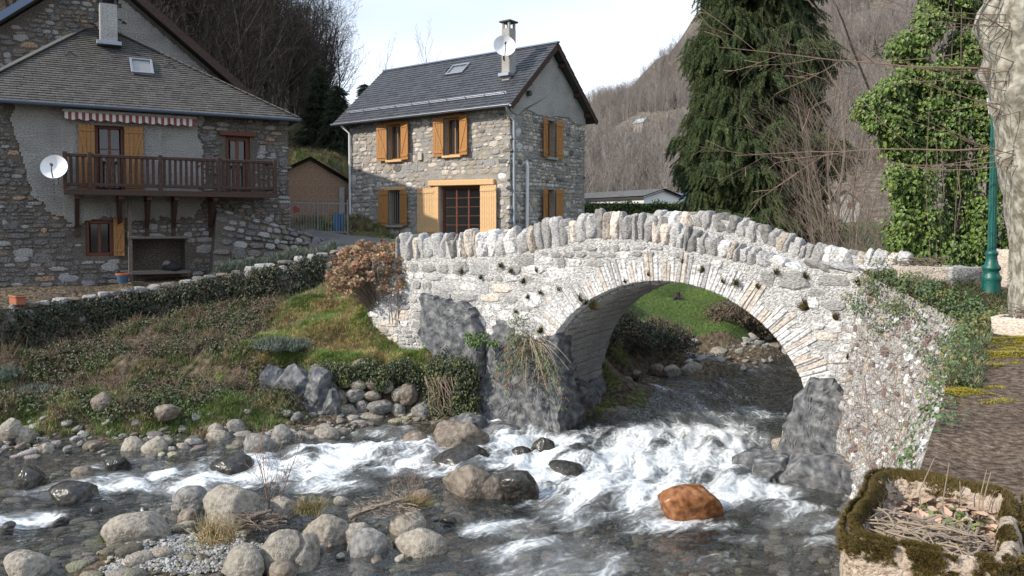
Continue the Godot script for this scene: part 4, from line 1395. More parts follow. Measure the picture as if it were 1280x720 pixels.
# ---------------------------------------------------------------- the stone house beyond the bridge
# own axes: x along the front to the right, the near corner at x = 0; z out of the front
func make_house() -> void:
	var h := thing("stone_house", "two storey stone house with grey slate roof and orange wooden shutters", "house", at(-0.08, 0, 28.0), deg_to_rad(-36.87))
	var front := Transform3D()
	var side := Transform3D(Basis(Vector3.UP, PI / 2), Vector3.ZERO)         # its x runs back along the gable: side x = -z
	var w1 := [-5.98, 6.6, -5.21, 7.98]
	var w2 := [-3.01, 6.62, -2.23, 8.0]
	var w3 := [-5.92, 4.05, -5.27, 5.42]
	var door := [-3.24, 3.62, -1.3, 5.48]
	var w4 := [2.22, 6.58, 2.8, 7.95]
	var w5 := [2.22, 4.02, 2.8, 5.38]
	var holes_f := [w1, w2, w3, door]
	var holes_s := [w4, w5]
	var core := Geo.new()
	holed(core, front, [-8.2, 3.0, 0.0, 8.42], holes_f, 0.3)
	holed(core, side, [0.0, 3.0, 4.95, 8.42], holes_s, 0.3)
	core.face([side * Vector3(0, 8.42, 0), side * Vector3(4.95, 8.42, 0), side * Vector3(2.475, 10.55, 0)])
	core.face([Vector3(-8.2, 3, -4.95), Vector3(-8.2, 3, 0), Vector3(-8.2, 8.42, 0), Vector3(-8.2, 8.42, -4.95)])
	core.face([Vector3(-8.2, 8.42, -4.95), Vector3(-8.2, 8.42, 0), Vector3(-8.2, 10.55, -2.475)])
	core.face([Vector3(0, 3, -4.95), Vector3(-8.2, 3, -4.95), Vector3(-8.2, 8.42, -4.95), Vector3(0, 8.42, -4.95)])
	part(h, "wall", core.mesh(), mat.mortar)
	# smooth render on the upper gable
	var rg := Geo.new()
	var edge := []
	for k in 13:
		edge.append(side * Vector3(4.95 * k / 12.0, 8.15 + 0.25 * noise_b.get_noise_1d(k * 0.7) - 0.12 * absf(k - 6.0) / 6.0, 0.035))
	edge.append(side * Vector3(4.95, 8.42, 0.035))
	edge.append(side * Vector3(2.475, 10.55, 0.035))
	edge.append(side * Vector3(0, 8.42, 0.035))
	var mid := side * Vector3(2.475, 8.9, 0.035)
	for k in edge.size():
		rg.face([edge[k], edge[(k + 1) % edge.size()], mid])
	part(h, "gable_render", rg.mesh(), mat.concrete)
	for r in holes_f:
		var rooms := Geo.new()
		dark_box(rooms, front, r, 0.3, 2.6)
		part(h, "room_interior", rooms.mesh(), mat.room_wall)
	for r in holes_s:
		var rooms := Geo.new()
		dark_box(rooms, side, r, 0.3, 2.2)
		part(h, "room_interior", rooms.mesh(), mat.room_wall)
	# masonry
	rng.seed = 31
	var clear := func(holes, x, y, m):
		for r in holes:
			if x > r[0] - m and x < r[2] + m and y > r[1] - m and y < r[3] + m:
				return false
		return true
	var keep_f := func(px, py):
		var x: float = px - 8.2
		var y: float = py + 3.3
		return clear.call(holes_f, x, y, 0.04) and not (y > 5.44 and y < 5.74 and x > -3.8 and x < -0.58) and y < 8.38 and not (x > -4.36 and x < -4.1 and y > 6.5 and y < 6.82)
	var keep_s := func(px, py):
		var y: float = py + 3.3
		return clear.call(holes_s, px, y, 0.04) and y < 8.12
	var pick := func(_x, _y):
		var f := rng.randf()
		return 0 if f < 0.3 else 1 if f < 0.62 else 2 if f < 0.9 else 3 if f < 0.94 else 4
	var looks := ["schist_grey", "stone_tan", "limewash_warm", "schist_mid", "limewash"]
	rubble(h, "wall_stone", [Vector3(-8.2, 3.3, 0), Vector3(0, 3.3, 0), Vector3(0, 8.42, 0), Vector3(-8.2, 8.42, 0)], {"rows": [0.07, 0.22], "wide": [1.1, 3.0], "tall": 0.16, "proud": [0.006, 0.04], "keep": keep_f, "pick": pick, "mats": looks, "most": 220})
	rubble(h, "wall_stone", [side * Vector3(0, 3.3, 0), side * Vector3(4.95, 3.3, 0), side * Vector3(4.95, 8.42, 0), side * Vector3(0, 8.42, 0)], {"rows": [0.07, 0.2], "wide": [1.0, 2.6], "tall": 0.16, "proud": [0.01, 0.05], "keep": keep_s, "pick": pick, "mats": looks, "most": 80})
	# roof
	var e0 := 8.2
	var slope := 2.56 / 2.85
	var roof := Geo.new()
	var zr := -2.475
	for s in [0.0, -0.1]:
		roof.face([Vector3(-8.75, e0 + s, 0.375), Vector3(0.35, e0 + s, 0.375), Vector3(0.35, 10.76 + s, zr), Vector3(-8.75, 10.76 + s, zr)])
		roof.face([Vector3(0.35, e0 + s, -5.325), Vector3(-8.75, e0 + s, -5.325), Vector3(-8.75, 10.76 + s, zr), Vector3(0.35, 10.76 + s, zr)])
	var rf := part(h, "roof", roof.mesh(), mat.slate)
	var cut := func(x, y):
		return x > 4.3 and x < 5.3 and y > 2.55 and y < 3.3
	slates(rf, [Vector3(-8.78, e0 - 0.03, 0.41), Vector3(0.38, e0 - 0.03, 0.41), Vector3(0.38, 10.78, zr), Vector3(-8.78, 10.78, zr)], 0.17, 0.24, mat.slate, cut)
	slates(rf, [Vector3(0.38, e0 - 0.03, -5.36), Vector3(-8.78, e0 - 0.03, -5.36), Vector3(-8.78, 10.78, zr), Vector3(0.38, 10.78, zr)], 0.4, 0.6, mat.slate)
	var ridge := Geo.new()
	ridge.bar(Vector3(-8.78, 10.8, zr), Vector3(0.4, 10.8, zr), 0.16, 0.05)
	part(rf, "ridge_cap", ridge.mesh(), mat.lead_blue)
	for s in [1, -1]:       # verge boards and purlin ends at the gable
		var z0: float = 0.375 if s > 0 else -5.325
		var vb := Geo.new()
		vb.bar(Vector3(0.36, e0 - 0.1, z0), Vector3(0.36, 10.66, zr), 0.03, 0.2)
		part(rf, "verge_board", vb.mesh(), mat.dark_wood)
		for k in [0.06, 0.42, 0.8]:
			var z: float = lerpf(z0, zr, k) + (0.0 if k > 0.3 else -s * 0.25)
			var y := lerpf(e0, 10.76, (z - z0) / (zr - z0)) - 0.2
			var pb := Geo.new()
			pb.bar(Vector3(-0.1, y, z), Vector3(0.32, y, z), 0.14, 0.16)
			part(rf, "purlin_end", pb.mesh(), mat.dark_wood)
	for k in 16:       # rafter feet under the front eave
		var x := -8.4 + k * 0.56
		var pb := Geo.new()
		pb.bar(Vector3(x, e0 - 0.09, 0.33), Vector3(x, e0 + 0.14, 0.08), 0.08, 0.09)
		part(rf, "rafter_foot", pb.mesh(), mat.grey_wood)
	gutter(h, "gutter", Vector3(-8.78, 8.16, 0.47), Vector3(0.38, 8.16, 0.47), mat.zinc, 0.06)
	# snow guard rail above the eave
	var up := (Vector3(0, 10.76, zr) - Vector3(0, e0, 0.375)).normalized()
	var nn := Vector3(1, 0, 0).cross(up)
	var sg := Geo.new()
	for k in 2:
		var o := Vector3(0, e0, 0.375) + up * 0.55 + nn * (0.1 + k * 0.06)
		sg.tube(PackedVector3Array([o + Vector3(-8.3, 0, 0), o + Vector3(-0.1, 0, 0)]), PackedFloat32Array([0.014, 0.014]), 6)
	for k in 10:
		var o := Vector3(-8.2 + k * 0.89, e0, 0.375) + up * 0.55
		sg.bar(o, o + nn * 0.19, 0.03, 0.03)
	part(rf, "snow_guard", sg.mesh(), mat.zinc)
	# skylight in the front slope
	var sk := Transform3D(Basis(Vector3.RIGHT, up, nn), Vector3(-3.9, e0, 0.375) + up * 2.93 + nn * 0.06)
	var sf := window(h, "skylight", sk, [-0.45, -0.34, 0.45, 0.34], 0.0, mat.zinc, 1, 1, 0.07)
	var db := Geo.new()
	db.face([Vector3(-0.42, -0.3, -0.05), Vector3(0.42, -0.3, -0.05), Vector3(0.42, 0.3, -0.05), Vector3(-0.42, 0.3, -0.05)])
	part(sf, "blind", db.mesh(), mat.curtain)
	# chimney with open cap
	var cz := -1.0
	var ch := solid(h, "chimney", mat.concrete, Transform3D(Basis(), Vector3(-0.8, 10.2, cz)), Vector3(0.36, 1.9, 0.4), 0.015)
	solid(ch, "flashing", mat.zinc, Transform3D(Basis(), Vector3(0, -0.72, 0.06)), Vector3(0.48, 0.12, 0.56), 0.01)
	for q in [[-0.13, -0.15], [0.13, -0.15], [-0.13, 0.15], [0.13, 0.15]]:
		solid(ch, "cap_post", mat.concrete, Transform3D(Basis(), Vector3(q[0], 1.06, q[1])), Vector3(0.08, 0.22, 0.08), 0.005)
	solid(ch, "cap", mat.schist_dark, Transform3D(Basis(), Vector3(0, 1.2, 0)), Vector3(0.5, 0.06, 0.52), 0.012)
	# windows, shutters and the glazed door
	for w in [[w1, 0.5], [w2, 0.46]]:
		var r: Array = w[0]
		var f := window(h, "window", front, r, 0.16, mat.pine, 2, 1, 0.06)
		solid(h, "window_sill", mat.pine_pale, Transform3D(Basis(), Vector3((r[0] + r[2]) / 2, r[1] - 0.05, 0.03)), Vector3(r[2] - r[0] + 0.12, 0.09, 0.2), 0.01)
		solid(h, "lintel", mat.pine, Transform3D(Basis(), Vector3((r[0] + r[2]) / 2, r[3] + 0.06, 0.01)), Vector3(r[2] - r[0] + 0.3, 0.12, 0.14), 0.01)
		shutter(h, front, r[0], -1, r[1] - 0.03, r[3] + 0.03, w[1], 0.16, mat.pine)
		shutter(h, front, r[2], 1, r[1] - 0.03, r[3] + 0.03, w[1], 0.22, mat.pine)
		var cg := Geo.new()
		for k in 10:
			cg.face([Vector3(r[0] + 0.1 + k * 0.025, r[1] + 0.1, -0.3 - (k % 2) * 0.03), Vector3(r[0] + 0.125 + k * 0.025, r[1] + 0.1, -0.3 - ((k + 1) % 2) * 0.03), Vector3(r[0] + 0.125 + k * 0.025, r[3] - 0.1, -0.3 - ((k + 1) % 2) * 0.03), Vector3(r[0] + 0.1 + k * 0.025, r[3] - 0.1, -0.3 - (k % 2) * 0.03)])
		part(f, "curtain", cg.mesh(), mat.curtain)
	window(h, "window", front, w3, 0.18, mat.pine, 1, 1, 0.06)
	for k in 5:
		var bar_ := Geo.new()
		bar_.tube(PackedVector3Array([Vector3(w3[0] + 0.1 + k * 0.115, w3[1], -0.1), Vector3(w3[0] + 0.1 + k * 0.115, w3[3], -0.1)]), PackedFloat32Array([0.016, 0.016]), 6)
		part(h, "window_bar", bar_.mesh(), mat.iron_pale)
	solid(h, "lintel", mat.pine_pale, Transform3D(Basis(), Vector3(-5.6, w3[3] + 0.06, 0.02)), Vector3(1.1, 0.13, 0.14), 0.01)
	solid(h, "window_sill", mat.schist_grey, Transform3D(Basis(), Vector3(-5.55, w3[1] - 0.05, 0.06)), Vector3(0.95, 0.08, 0.26), 0.01)
	shutter(h, front, w3[0], -1, w3[1] - 0.02, w3[3] + 0.02, 0.5, 0.14, mat.pine)
	shutter(h, front, w3[2], 1, w3[1] - 0.02, w3[3] + 0.02, 0.42, 0.14, mat.pine)
	var dr := window(h, "glazed_door", front, door, 0.16, mat.red_wood, 3, 5, 0.1)
	solid(h, "lintel", mat.pine_pale, Transform3D(Basis(Vector3(0, 0, 1), -0.015), Vector3(-2.2, 5.6, 0.03)), Vector3(3.15, 0.2, 0.2), 0.015)
	solid(h, "door_jamb", mat.pine_pale, Transform3D(Basis(), Vector3(-3.36, 4.55, 0.03)), Vector3(0.2, 1.86, 0.16), 0.01)
	shutter(h, front, -3.46, -1, 3.66, 5.46, 0.82, 0.1, mat.pine_pale, false)
	shutter(h, front, -1.26, 1, 3.66, 5.46, 0.8, 0.1, mat.pine_pale, false)
	for r in [w4, w5]:
		window(h, "window", side, r, 0.2, mat.pine, 1, 1, 0.06)
		solid(h, "window_sill", mat.concrete, side * Transform3D(Basis(), Vector3((r[0] + r[2]) / 2, r[1] - 0.05, 0.04)), Vector3(r[2] - r[0] + 0.16, 0.08, 0.22), 0.01)
		shutter(h, side, r[0], -1, r[1] - 0.02, r[3] + 0.02, 0.45, 0.3, mat.pine)
		shutter(h, side, r[2], 1, r[1] - 0.02, r[3] + 0.02, 0.42, 0.12, mat.pine)
	solid(h, "wall_plaque", mat.pale_block, Transform3D(Basis(), Vector3(-4.23, 6.66, 0.06)), Vector3(0.22, 0.3, 0.05), 0.02)
	pipe(h, "downpipe", [Vector3(0.2, 8.1, 0.45), Vector3(0.12, 7.9, 0.2), Vector3(0.09, 7.7, -0.12), Vector3(0.09, 3.3, -0.14)], 0.045, mat.pipe_grey)
	pipe(h, "flue_pipe", [Vector3(0.0, 6.2, -0.8), Vector3(0.14, 6.28, -0.82), Vector3(0.16, 6.15, -0.84), Vector3(0.14, 3.3, -0.84)], 0.06, mat.pipe_white)
	pipe(h, "downpipe", [Vector3(-8.3, 8.1, 0.4), Vector3(-8.12, 7.8, 0.1), Vector3(-8.1, 3.4, 0.1)], 0.045, mat.pipe_white)
	solid(h, "wall_lamp", mat.iron, side * Transform3D(Basis(), Vector3(1.0, 8.75, 0.12)), Vector3(0.14, 0.18, 0.2), 0.03)
	solid(h, "door_step", mat.schist_grey, Transform3D(Basis(), Vector3(-2.3, 3.56, 0.2)), Vector3(2.2, 0.14, 0.5), 0.02)
	var ds := thing("satellite_dish", "white satellite dish fixed on the chimney of the slate roof", "satellite dish")
	var w := h.transform * Transform3D(Basis(), Vector3(-0.72, 10.42, cz + 0.38))
	ds.position = w.origin
	ds.rotation.y = deg_to_rad(8)
	dish(ds, Transform3D(Basis(Vector3.RIGHT, -0.25), Vector3.ZERO), 0.4)

# ---------------------------------------------------------------- the old house with the balcony
# own axes: x along the front to the right, z out of the front
func make_left_house() -> void:
	var h := thing("old_house", "shadowed old stone and plaster house with wooden balcony under a slate roof", "house", at(-13.98, 0, 21.8), deg_to_rad(29.045))
	var t := Transform3D()
	var d1 := [2.36, 4.98, 3.12, 6.9]
	var d2 := [5.92, 4.98, 6.66, 6.78]
	var wl := [2.08, 3.15, 2.8, 4.18]
	var alcove := [3.3, 2.62, 4.72, 3.6]
	var holes := [d1, d2, wl, alcove]
	var g := Geo.new()
	holed(g, t, [-0.6, 1.2, 7.83, 7.75], holes, 0.28)
	g.face([Vector3(7.83, 1.2, 0), Vector3(7.83, 1.2, -3.4), Vector3(7.83, 7.7, -3.4), Vector3(7.83, 7.7, 0)])
	g.face([Vector3(-0.6, 1.2, -3.4), Vector3(-0.6, 1.2, 0), Vector3(-0.6, 7.7, 0), Vector3(-0.6, 7.7, -3.4)])
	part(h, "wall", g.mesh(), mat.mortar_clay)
	for r in [d1, d2, wl, alcove]:
		var rooms := Geo.new()
		dark_box(rooms, t, r, 0.28, 2.4 if r != alcove else 0.6)
		part(h, "room_interior", rooms.mesh(), mat.room_wall if r != alcove else mat.stone_brown)
	# plaster over the middle of the front, broken off towards its lower left
	var inside := func(x, y):
		var n := noise_b.get_noise_2d(x * 1.6, y * 1.6) * 0.5
		var low := piece([[0.3, 6.9], [0.5, 6.2], [0.8, 4.9], [1.3, 4.35], [1.9, 4.05], [2.1, 4.22], [5.0, 4.25], [5.3, 4.6]], x) + n * 0.5
		n += 0.12 * noise_b.get_noise_2d(x * 7.0, y * 7.0)
		return x > 0.38 + n * 0.35 and x < 5.22 + n * 0.5 and y > low
	var rg := Geo.new()
	var c := 0.04
	for iy in 90:
		for ix in 132:
			var x := 0.2 + ix * c
			var y := 4.0 + iy * c + 0.05
			var ok := func(ax, ay):
				if not inside.call(ax, ay) or ay > 7.6:
					return false
				for r in holes:
					if ax > r[0] and ax < r[2] and ay > r[1] and ay < r[3]:
						return false
				return true
			if not ok.call(x + c / 2, y + c / 2):
				continue
			var z := 0.05
			rg.face([Vector3(x, y, z), Vector3(x + c, y, z), Vector3(x + c, y + c, z), Vector3(x, y + c, z)])
			if not ok.call(x - c / 2, y + c / 2):
				rg.face([Vector3(x, y, 0), Vector3(x, y, z), Vector3(x, y + c, z), Vector3(x, y + c, 0)])
			if not ok.call(x + c * 1.5, y + c / 2):
				rg.face([Vector3(x + c, y, z), Vector3(x + c, y, 0), Vector3(x + c, y + c, 0), Vector3(x + c, y + c, z)])
			if not ok.call(x + c / 2, y - c / 2):
				rg.face([Vector3(x, y, 0), Vector3(x + c, y, 0), Vector3(x + c, y, z), Vector3(x, y, z)])
	part(h, "plaster", rg.mesh(), mat.render)
	rng.seed = 41
	var keep := func(px, py):
		var x: float = px - 0.6
		var y: float = py + 1.6
		if inside.call(x, y) or y > 7.5:
			return false
		for r in holes:
			if x > r[0] - 0.03 and x < r[2] + 0.03 and y > r[1] - 0.03 and y < r[3] + 0.03:
				return false
		return true
	var pick := func(_x, y):
		var f := rng.randf()
		return 0 if f < 0.5 else 1 if f < 0.7 else 2 if f < 0.95 else 3
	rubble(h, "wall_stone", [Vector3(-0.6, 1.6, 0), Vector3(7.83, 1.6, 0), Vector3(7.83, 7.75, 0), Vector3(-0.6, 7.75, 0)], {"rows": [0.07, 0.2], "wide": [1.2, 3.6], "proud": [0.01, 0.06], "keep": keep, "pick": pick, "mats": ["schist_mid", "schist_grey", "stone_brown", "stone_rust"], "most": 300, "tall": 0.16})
	# hipped lean-to roof
	var roof := Geo.new()
	var a := Vector3(-0.95, 7.38, 0.45)
	var b := Vector3(8.08, 7.38, 0.45)
	var tl := Vector3(2.2, 10.26, -3.22)
	var tr := Vector3(3.14, 10.24, -3.22)
	for s in [0.0, -0.09]:
		var o := Vector3(0, s, 0)
		roof.face([a + o, b + o, tr + o, tl + o])
		roof.face([b + o, Vector3(8.08, 7.38 + s, -3.4), tr + o])
		roof.face([Vector3(-0.95, 7.38 + s, -3.4), a + o, tl + o])
	var rf := part(h, "roof", roof.mesh(), mat.slate_old)
	slates(rf, [a + Vector3(0, -0.02, 0.03), b + Vector3(0, -0.02, 0.03), tr, tl], 0.13, 0.2, mat.slate_old)
	slates(rf, [b, Vector3(8.08, 7.38, -3.4), tr, tr + Vector3(0, 0, 0.02)], 0.3, 0.4, mat.slate_old)
	for e in [[a, tl], [b, tr]]:
		var hp := Geo.new()
		for k in 26:
			var p: Vector3 = e[0].lerp(e[1], (k + 0.5) / 26.0)
			hp.cham(Transform3D(Basis.looking_at((e[1] - e[0]).normalized()), p + Vector3(0, 0.05, 0)), Vector3(0.22, 0.035, 0.22), 0.01)
		part(rf, "hip_slates", hp.mesh(), mat.slate_old).set_meta("kind", "stuff")
	gutter(h, "gutter", Vector3(-0.95, 7.36, 0.55), Vector3(8.1, 7.36, 0.55), mat.lead_blue, 0.075)
	var up := (tl - a)
	up = Vector3(0, 10.26 - 7.38, -3.67).normalized()
	var nn := Vector3.RIGHT.cross(up)
	var ch := solid(h, "chimney", mat.concrete, Transform3D(Basis(), Vector3(2.87, 10.3, -2.55)), Vector3(0.5, 1.3, 0.5), 0.02)
	solid(ch, "flashing", mat.zinc, Transform3D(Basis(), Vector3(0, -0.6, 0.12)), Vector3(0.7, 0.12, 0.7), 0.01)
	for q in [[-0.2, -0.2], [0.2, -0.2], [-0.2, 0.2], [0.2, 0.2]]:
		solid(ch, "cap_post", mat.schist_dark, Transform3D(Basis(), Vector3(q[0], 0.72, q[1])), Vector3(0.08, 0.16, 0.08), 0.005)
	solid(ch, "cap", mat.schist_dark, Transform3D(Basis(), Vector3(0, 0.83, 0)), Vector3(0.6, 0.06, 0.6), 0.012)
	var sk := Transform3D(Basis(Vector3.RIGHT, up, nn), Vector3(3.72, 8.86, -1.42) + nn * 0.09)
	var sf := window(h, "skylight", sk, [-0.32, -0.45, 0.32, 0.45], 0.0, mat.zinc, 1, 1, 0.07)
	var bl := Geo.new()
	bl.face([Vector3(-0.3, -0.42, -0.06), Vector3(0.3, -0.42, -0.06), Vector3(0.3, 0.42, -0.06), Vector3(-0.3, 0.42, -0.06)])
	part(sf, "blind", bl.mesh(), mat.curtain)
	for q in [[1.8, 9.11, -1.76], [4.52, 9.02, -1.64]]:
		var v := Geo.new()
		var o := Vector3(q[0], q[1], q[2])
		var p0 := o + Vector3(-0.16, -0.05, 0.1)
		var p1 := o + Vector3(0.16, -0.05, 0.1)
		var p2 := o + Vector3(0, 0.16, 0.02)
		var p3 := o + Vector3(0, 0.2, -0.3)
		v.face([p0, p2, p3])
		v.face([p2, p1, p3])
		part(rf, "roof_vent", v.mesh(), mat.slate_old)
		var v2 := Geo.new()
		v2.face([p0 + Vector3(0, 0, -0.02), p1 + Vector3(0, 0, -0.02), p2 + Vector3(0, 0, -0.02)])
		part(rf, "vent_mouth", v2.mesh(), mat.slate_old)
	# openings
	window(h, "balcony_door", t, d1, 0.14, mat.red_wood, 2, 3, 0.09)
	shutter(h, t, d1[0], -1, 5.0, 6.9, 0.42, 0.12, mat.pine_shaded)
	shutter(h, t, d1[2], 1, 5.0, 6.9, 0.5, 0.12, mat.pine_shaded)
	window(h, "back_door", t, d2, 0.16, mat.red_wood, 2, 1, 0.12)
	solid(h, "lintel", mat.red_wood, Transform3D(Basis(), Vector3(6.29, 6.86, 0.03)), Vector3(1.1, 0.14, 0.16), 0.01)
	window(h, "window", t, wl, 0.12, mat.red_wood, 2, 1, 0.1)
	shutter(h, t, wl[2], 1, wl[1], wl[3] + 0.05, 0.32, 0.5, mat.pine_shaded)
	# balcony
	var bz := 1.15
	var bal := solid(h, "balcony_deck", mat.dark_wood, Transform3D(Basis(), Vector3(4.37, 4.97, bz / 2 + 0.06)), Vector3(5.5, 0.03, bz - 0.02), 0.0)
	var inv := Transform3D(Basis(), -Vector3(4.37, 4.97, bz / 2 + 0.06))
	for k in 8:
		solid(bal, "deck_plank", mat.dark_wood, inv * Transform3D(Basis(), Vector3(4.37, 5.0, 0.13 + k * 0.142)), Vector3(5.56, 0.03, 0.132), 0.006)
	solid(h, "fascia_beam", mat.dark_wood, Transform3D(Basis(), Vector3(4.37, 4.93, bz + 0.05)), Vector3(5.62, 0.15, 0.08), 0.01)
	for y in [5.14, 5.93]:
		solid(h, "hand_rail" if y > 5.5 else "bottom_rail", mat.dark_wood, Transform3D(Basis(), Vector3(4.37, y, bz)), Vector3(5.6, 0.09, 0.1 if y > 5.5 else 0.06), 0.012)
		solid(h, "hand_rail" if y > 5.5 else "bottom_rail", mat.dark_wood, Transform3D(Basis(), Vector3(1.6, y, bz / 2)), Vector3(0.1 if y > 5.5 else 0.06, 0.09, bz - 0.1), 0.012)
		solid(h, "hand_rail" if y > 5.5 else "bottom_rail", mat.dark_wood, Transform3D(Basis(), Vector3(7.14, y, bz / 2)), Vector3(0.1 if y > 5.5 else 0.06, 0.09, bz - 0.1), 0.012)
	for x in [1.6, 2.2, 3.96, 5.53, 7.14]:
		solid(h, "balcony_post", mat.dark_wood, Transform3D(Basis(), Vector3(x, 5.46, bz + 0.02)), Vector3(0.11, 1.12, 0.11), 0.012)
	var bx := 1.75
	while bx < 7.05:
		var hit := false
		for x in [1.6, 2.2, 3.96, 5.53, 7.14]:
			hit = hit or absf(bx - x) < 0.085
		if not hit:
			solid(h, "baluster", mat.dark_wood, Transform3D(Basis(Vector3(0, 0, 1), R(-0.01, 0.01)), Vector3(bx, 5.535, bz)), Vector3(0.075, 0.7, 0.035), 0.008)
		bx += 0.145
	for k in 6:
		solid(h, "baluster", mat.dark_wood, Transform3D(Basis(), Vector3(1.6, 5.535, 0.16 + k * 0.155)), Vector3(0.035, 0.7, 0.075), 0.008)
	for x in [1.88, 2.95, 3.68, 4.4, 5.45]:
		var bg := Geo.new()
		bg.bar(Vector3(x, 4.82, 0.05), Vector3(x, 4.82, bz), 0.13, 0.14)
		part(h, "joist", bg.mesh(), mat.dark_wood)
		var b2 := Geo.new()
		b2.bar(Vector3(x, 4.0, 0.06), Vector3(x, 4.78, 0.85), 0.11, 0.11)
		b2.bar(Vector3(x, 3.72, 0.05), Vector3(x, 4.75, 0.05), 0.11, 0.1)
		part(h, "bracket", b2.mesh(), mat.dark_wood)
	solid(h, "prop_post", mat.grey_wood, Transform3D(Basis(), Vector3(3.2, 3.6, 0.5)), Vector3(0.11, 2.35, 0.11), 0.012)
	solid(h, "shelf", mat.grey_wood, Transform3D(Basis(), Vector3(4.0, 3.68, 0.32)), Vector3(1.6, 0.07, 0.55), 0.012)
	solid(h, "bench", mat.grey_wood, Transform3D(Basis(), Vector3(4.0, 2.66, 0.32)), Vector3(1.6, 0.1, 0.5), 0.012)
	# the striped valance of the rolled awning
	var aw := thing("awning_valance", "red and white striped scalloped awning valance under the old roof eave", "awning", h.position, h.rotation.y)
	var n := 40
	for s in n:
		var x0 := 1.62 + s * 3.4 / n
		var x1 := x0 + 3.4 / n
		var lo0 := 7.02 - 0.05 * absf(sin(s * 0.5 * PI / 2.0))
		var lo1 := 7.02 - 0.05 * absf(sin((s + 1) * 0.5 * PI / 2.0))
		var vg := Geo.new()
		vg.face([Vector3(x0, lo0, 0.3), Vector3(x1, lo1, 0.3), Vector3(x1, 7.2, 0.28), Vector3(x0, 7.2, 0.28)])
		vg.face([Vector3(x1, lo1, 0.285), Vector3(x0, lo0, 0.285), Vector3(x0, 7.2, 0.265), Vector3(x1, 7.2, 0.265)])
		part(aw, "stripe", vg.mesh(), mat.awning_red if s % 2 == 1 else mat.awning_white)
	solid(aw, "roller_case", mat.concrete, Transform3D(Basis(), Vector3(3.32, 7.24, 0.2)), Vector3(3.5, 0.1, 0.22), 0.02)
	var ds := thing("satellite_dish", "white satellite dish at the left end of the wooden balcony", "satellite dish")
	ds.position = h.transform * Vector3(1.38, 5.55, bz + 0.12)
	ds.rotation.y = deg_to_rad(14)
	dish(ds, Transform3D(Basis(Vector3.RIGHT, -0.3), Vector3.ZERO), 0.33)
	# the barn gable rising behind
	var barn := thing("barn", "tall rubble barn gable rising behind the old house roof", "barn", h.position, h.rotation.y)
	var zb := -3.4
	var bgm := Geo.new()
	bgm.face([Vector3(-5.4, 1, zb), Vector3(7.6, 1, zb), Vector3(7.6, 8.07, zb), Vector3(2.55, 12.25, zb), Vector3(-5.4, 5.75, zb)])
	bgm.face([Vector3(7.6, 1, zb), Vector3(7.6, 1, zb - 7), Vector3(7.6, 8.07, zb - 7), Vector3(7.6, 8.07, zb)])
	bgm.face([Vector3(7.6, 1, zb - 7), Vector3(-5.4, 1, zb - 7), Vector3(-5.4, 5.75, zb - 7), Vector3(2.55, 12.25, zb - 7), Vector3(7.6, 8.07, zb - 7)])
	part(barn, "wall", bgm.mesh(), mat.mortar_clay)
	rng.seed = 43
	var rend := func(x, y):
		return x > 3.0 + noise_b.get_noise_2d(x, y * 2.0) * 0.9
	var keep_b := func(px, py):
		var x: float = px - 1.5
		var y: float = py + 7.4
		return y < 12.1 - absf(x - 2.55) * 0.828 and not rend.call(x, y)
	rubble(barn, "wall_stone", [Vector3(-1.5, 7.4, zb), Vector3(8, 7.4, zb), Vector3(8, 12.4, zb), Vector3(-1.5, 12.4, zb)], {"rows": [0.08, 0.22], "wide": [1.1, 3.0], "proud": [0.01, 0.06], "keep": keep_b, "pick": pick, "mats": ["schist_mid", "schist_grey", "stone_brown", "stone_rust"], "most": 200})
	var rg2 := Geo.new()
	for iy in 100:
		for ix in 120:
			var x := 2.2 + ix * 0.05
			var y := 7.4 + iy * 0.05
			if rend.call(x, y) and y < 12.0 - absf(x - 2.55) * 0.828:
				var zz := zb + 0.05
				rg2.face([Vector3(x, y, zz), Vector3(x + 0.05, y, zz), Vector3(x + 0.05, y + 0.05, zz), Vector3(x, y + 0.05, zz)])
	part(barn, "plaster", rg2.mesh(), mat.render)
	var br := Geo.new()
	for s in [0.0, -0.12]:
		br.face([Vector3(2.55, 12.5 + s, zb + 0.45), Vector3(7.75, 8.19 + s, zb + 0.45), Vector3(7.75, 8.19 + s, zb - 7.3), Vector3(2.55, 12.5 + s, zb - 7.3)])
		br.face([Vector3(-5.6, 5.75 + s, zb + 0.45), Vector3(2.55, 12.5 + s, zb + 0.45), Vector3(2.55, 12.5 + s, zb - 7.3), Vector3(-5.6, 5.75 + s, zb - 7.3)])
	var brf := part(barn, "roof", br.mesh(), mat.slate_old)
	var v1 := Geo.new()
	v1.bar(Vector3(2.6, 12.4, zb + 0.46), Vector3(7.75, 8.13, zb + 0.46), 0.05, 0.24)
	part(brf, "verge_board", v1.mesh(), mat.dark_wood)
	var v3 := Geo.new()
	v3.bar(Vector3(-5.6, 5.72, zb + 0.46), Vector3(2.5, 12.42, zb + 0.46), 0.06, 0.2)
	part(brf, "verge_flashing", v3.mesh(), mat.lead_blue)

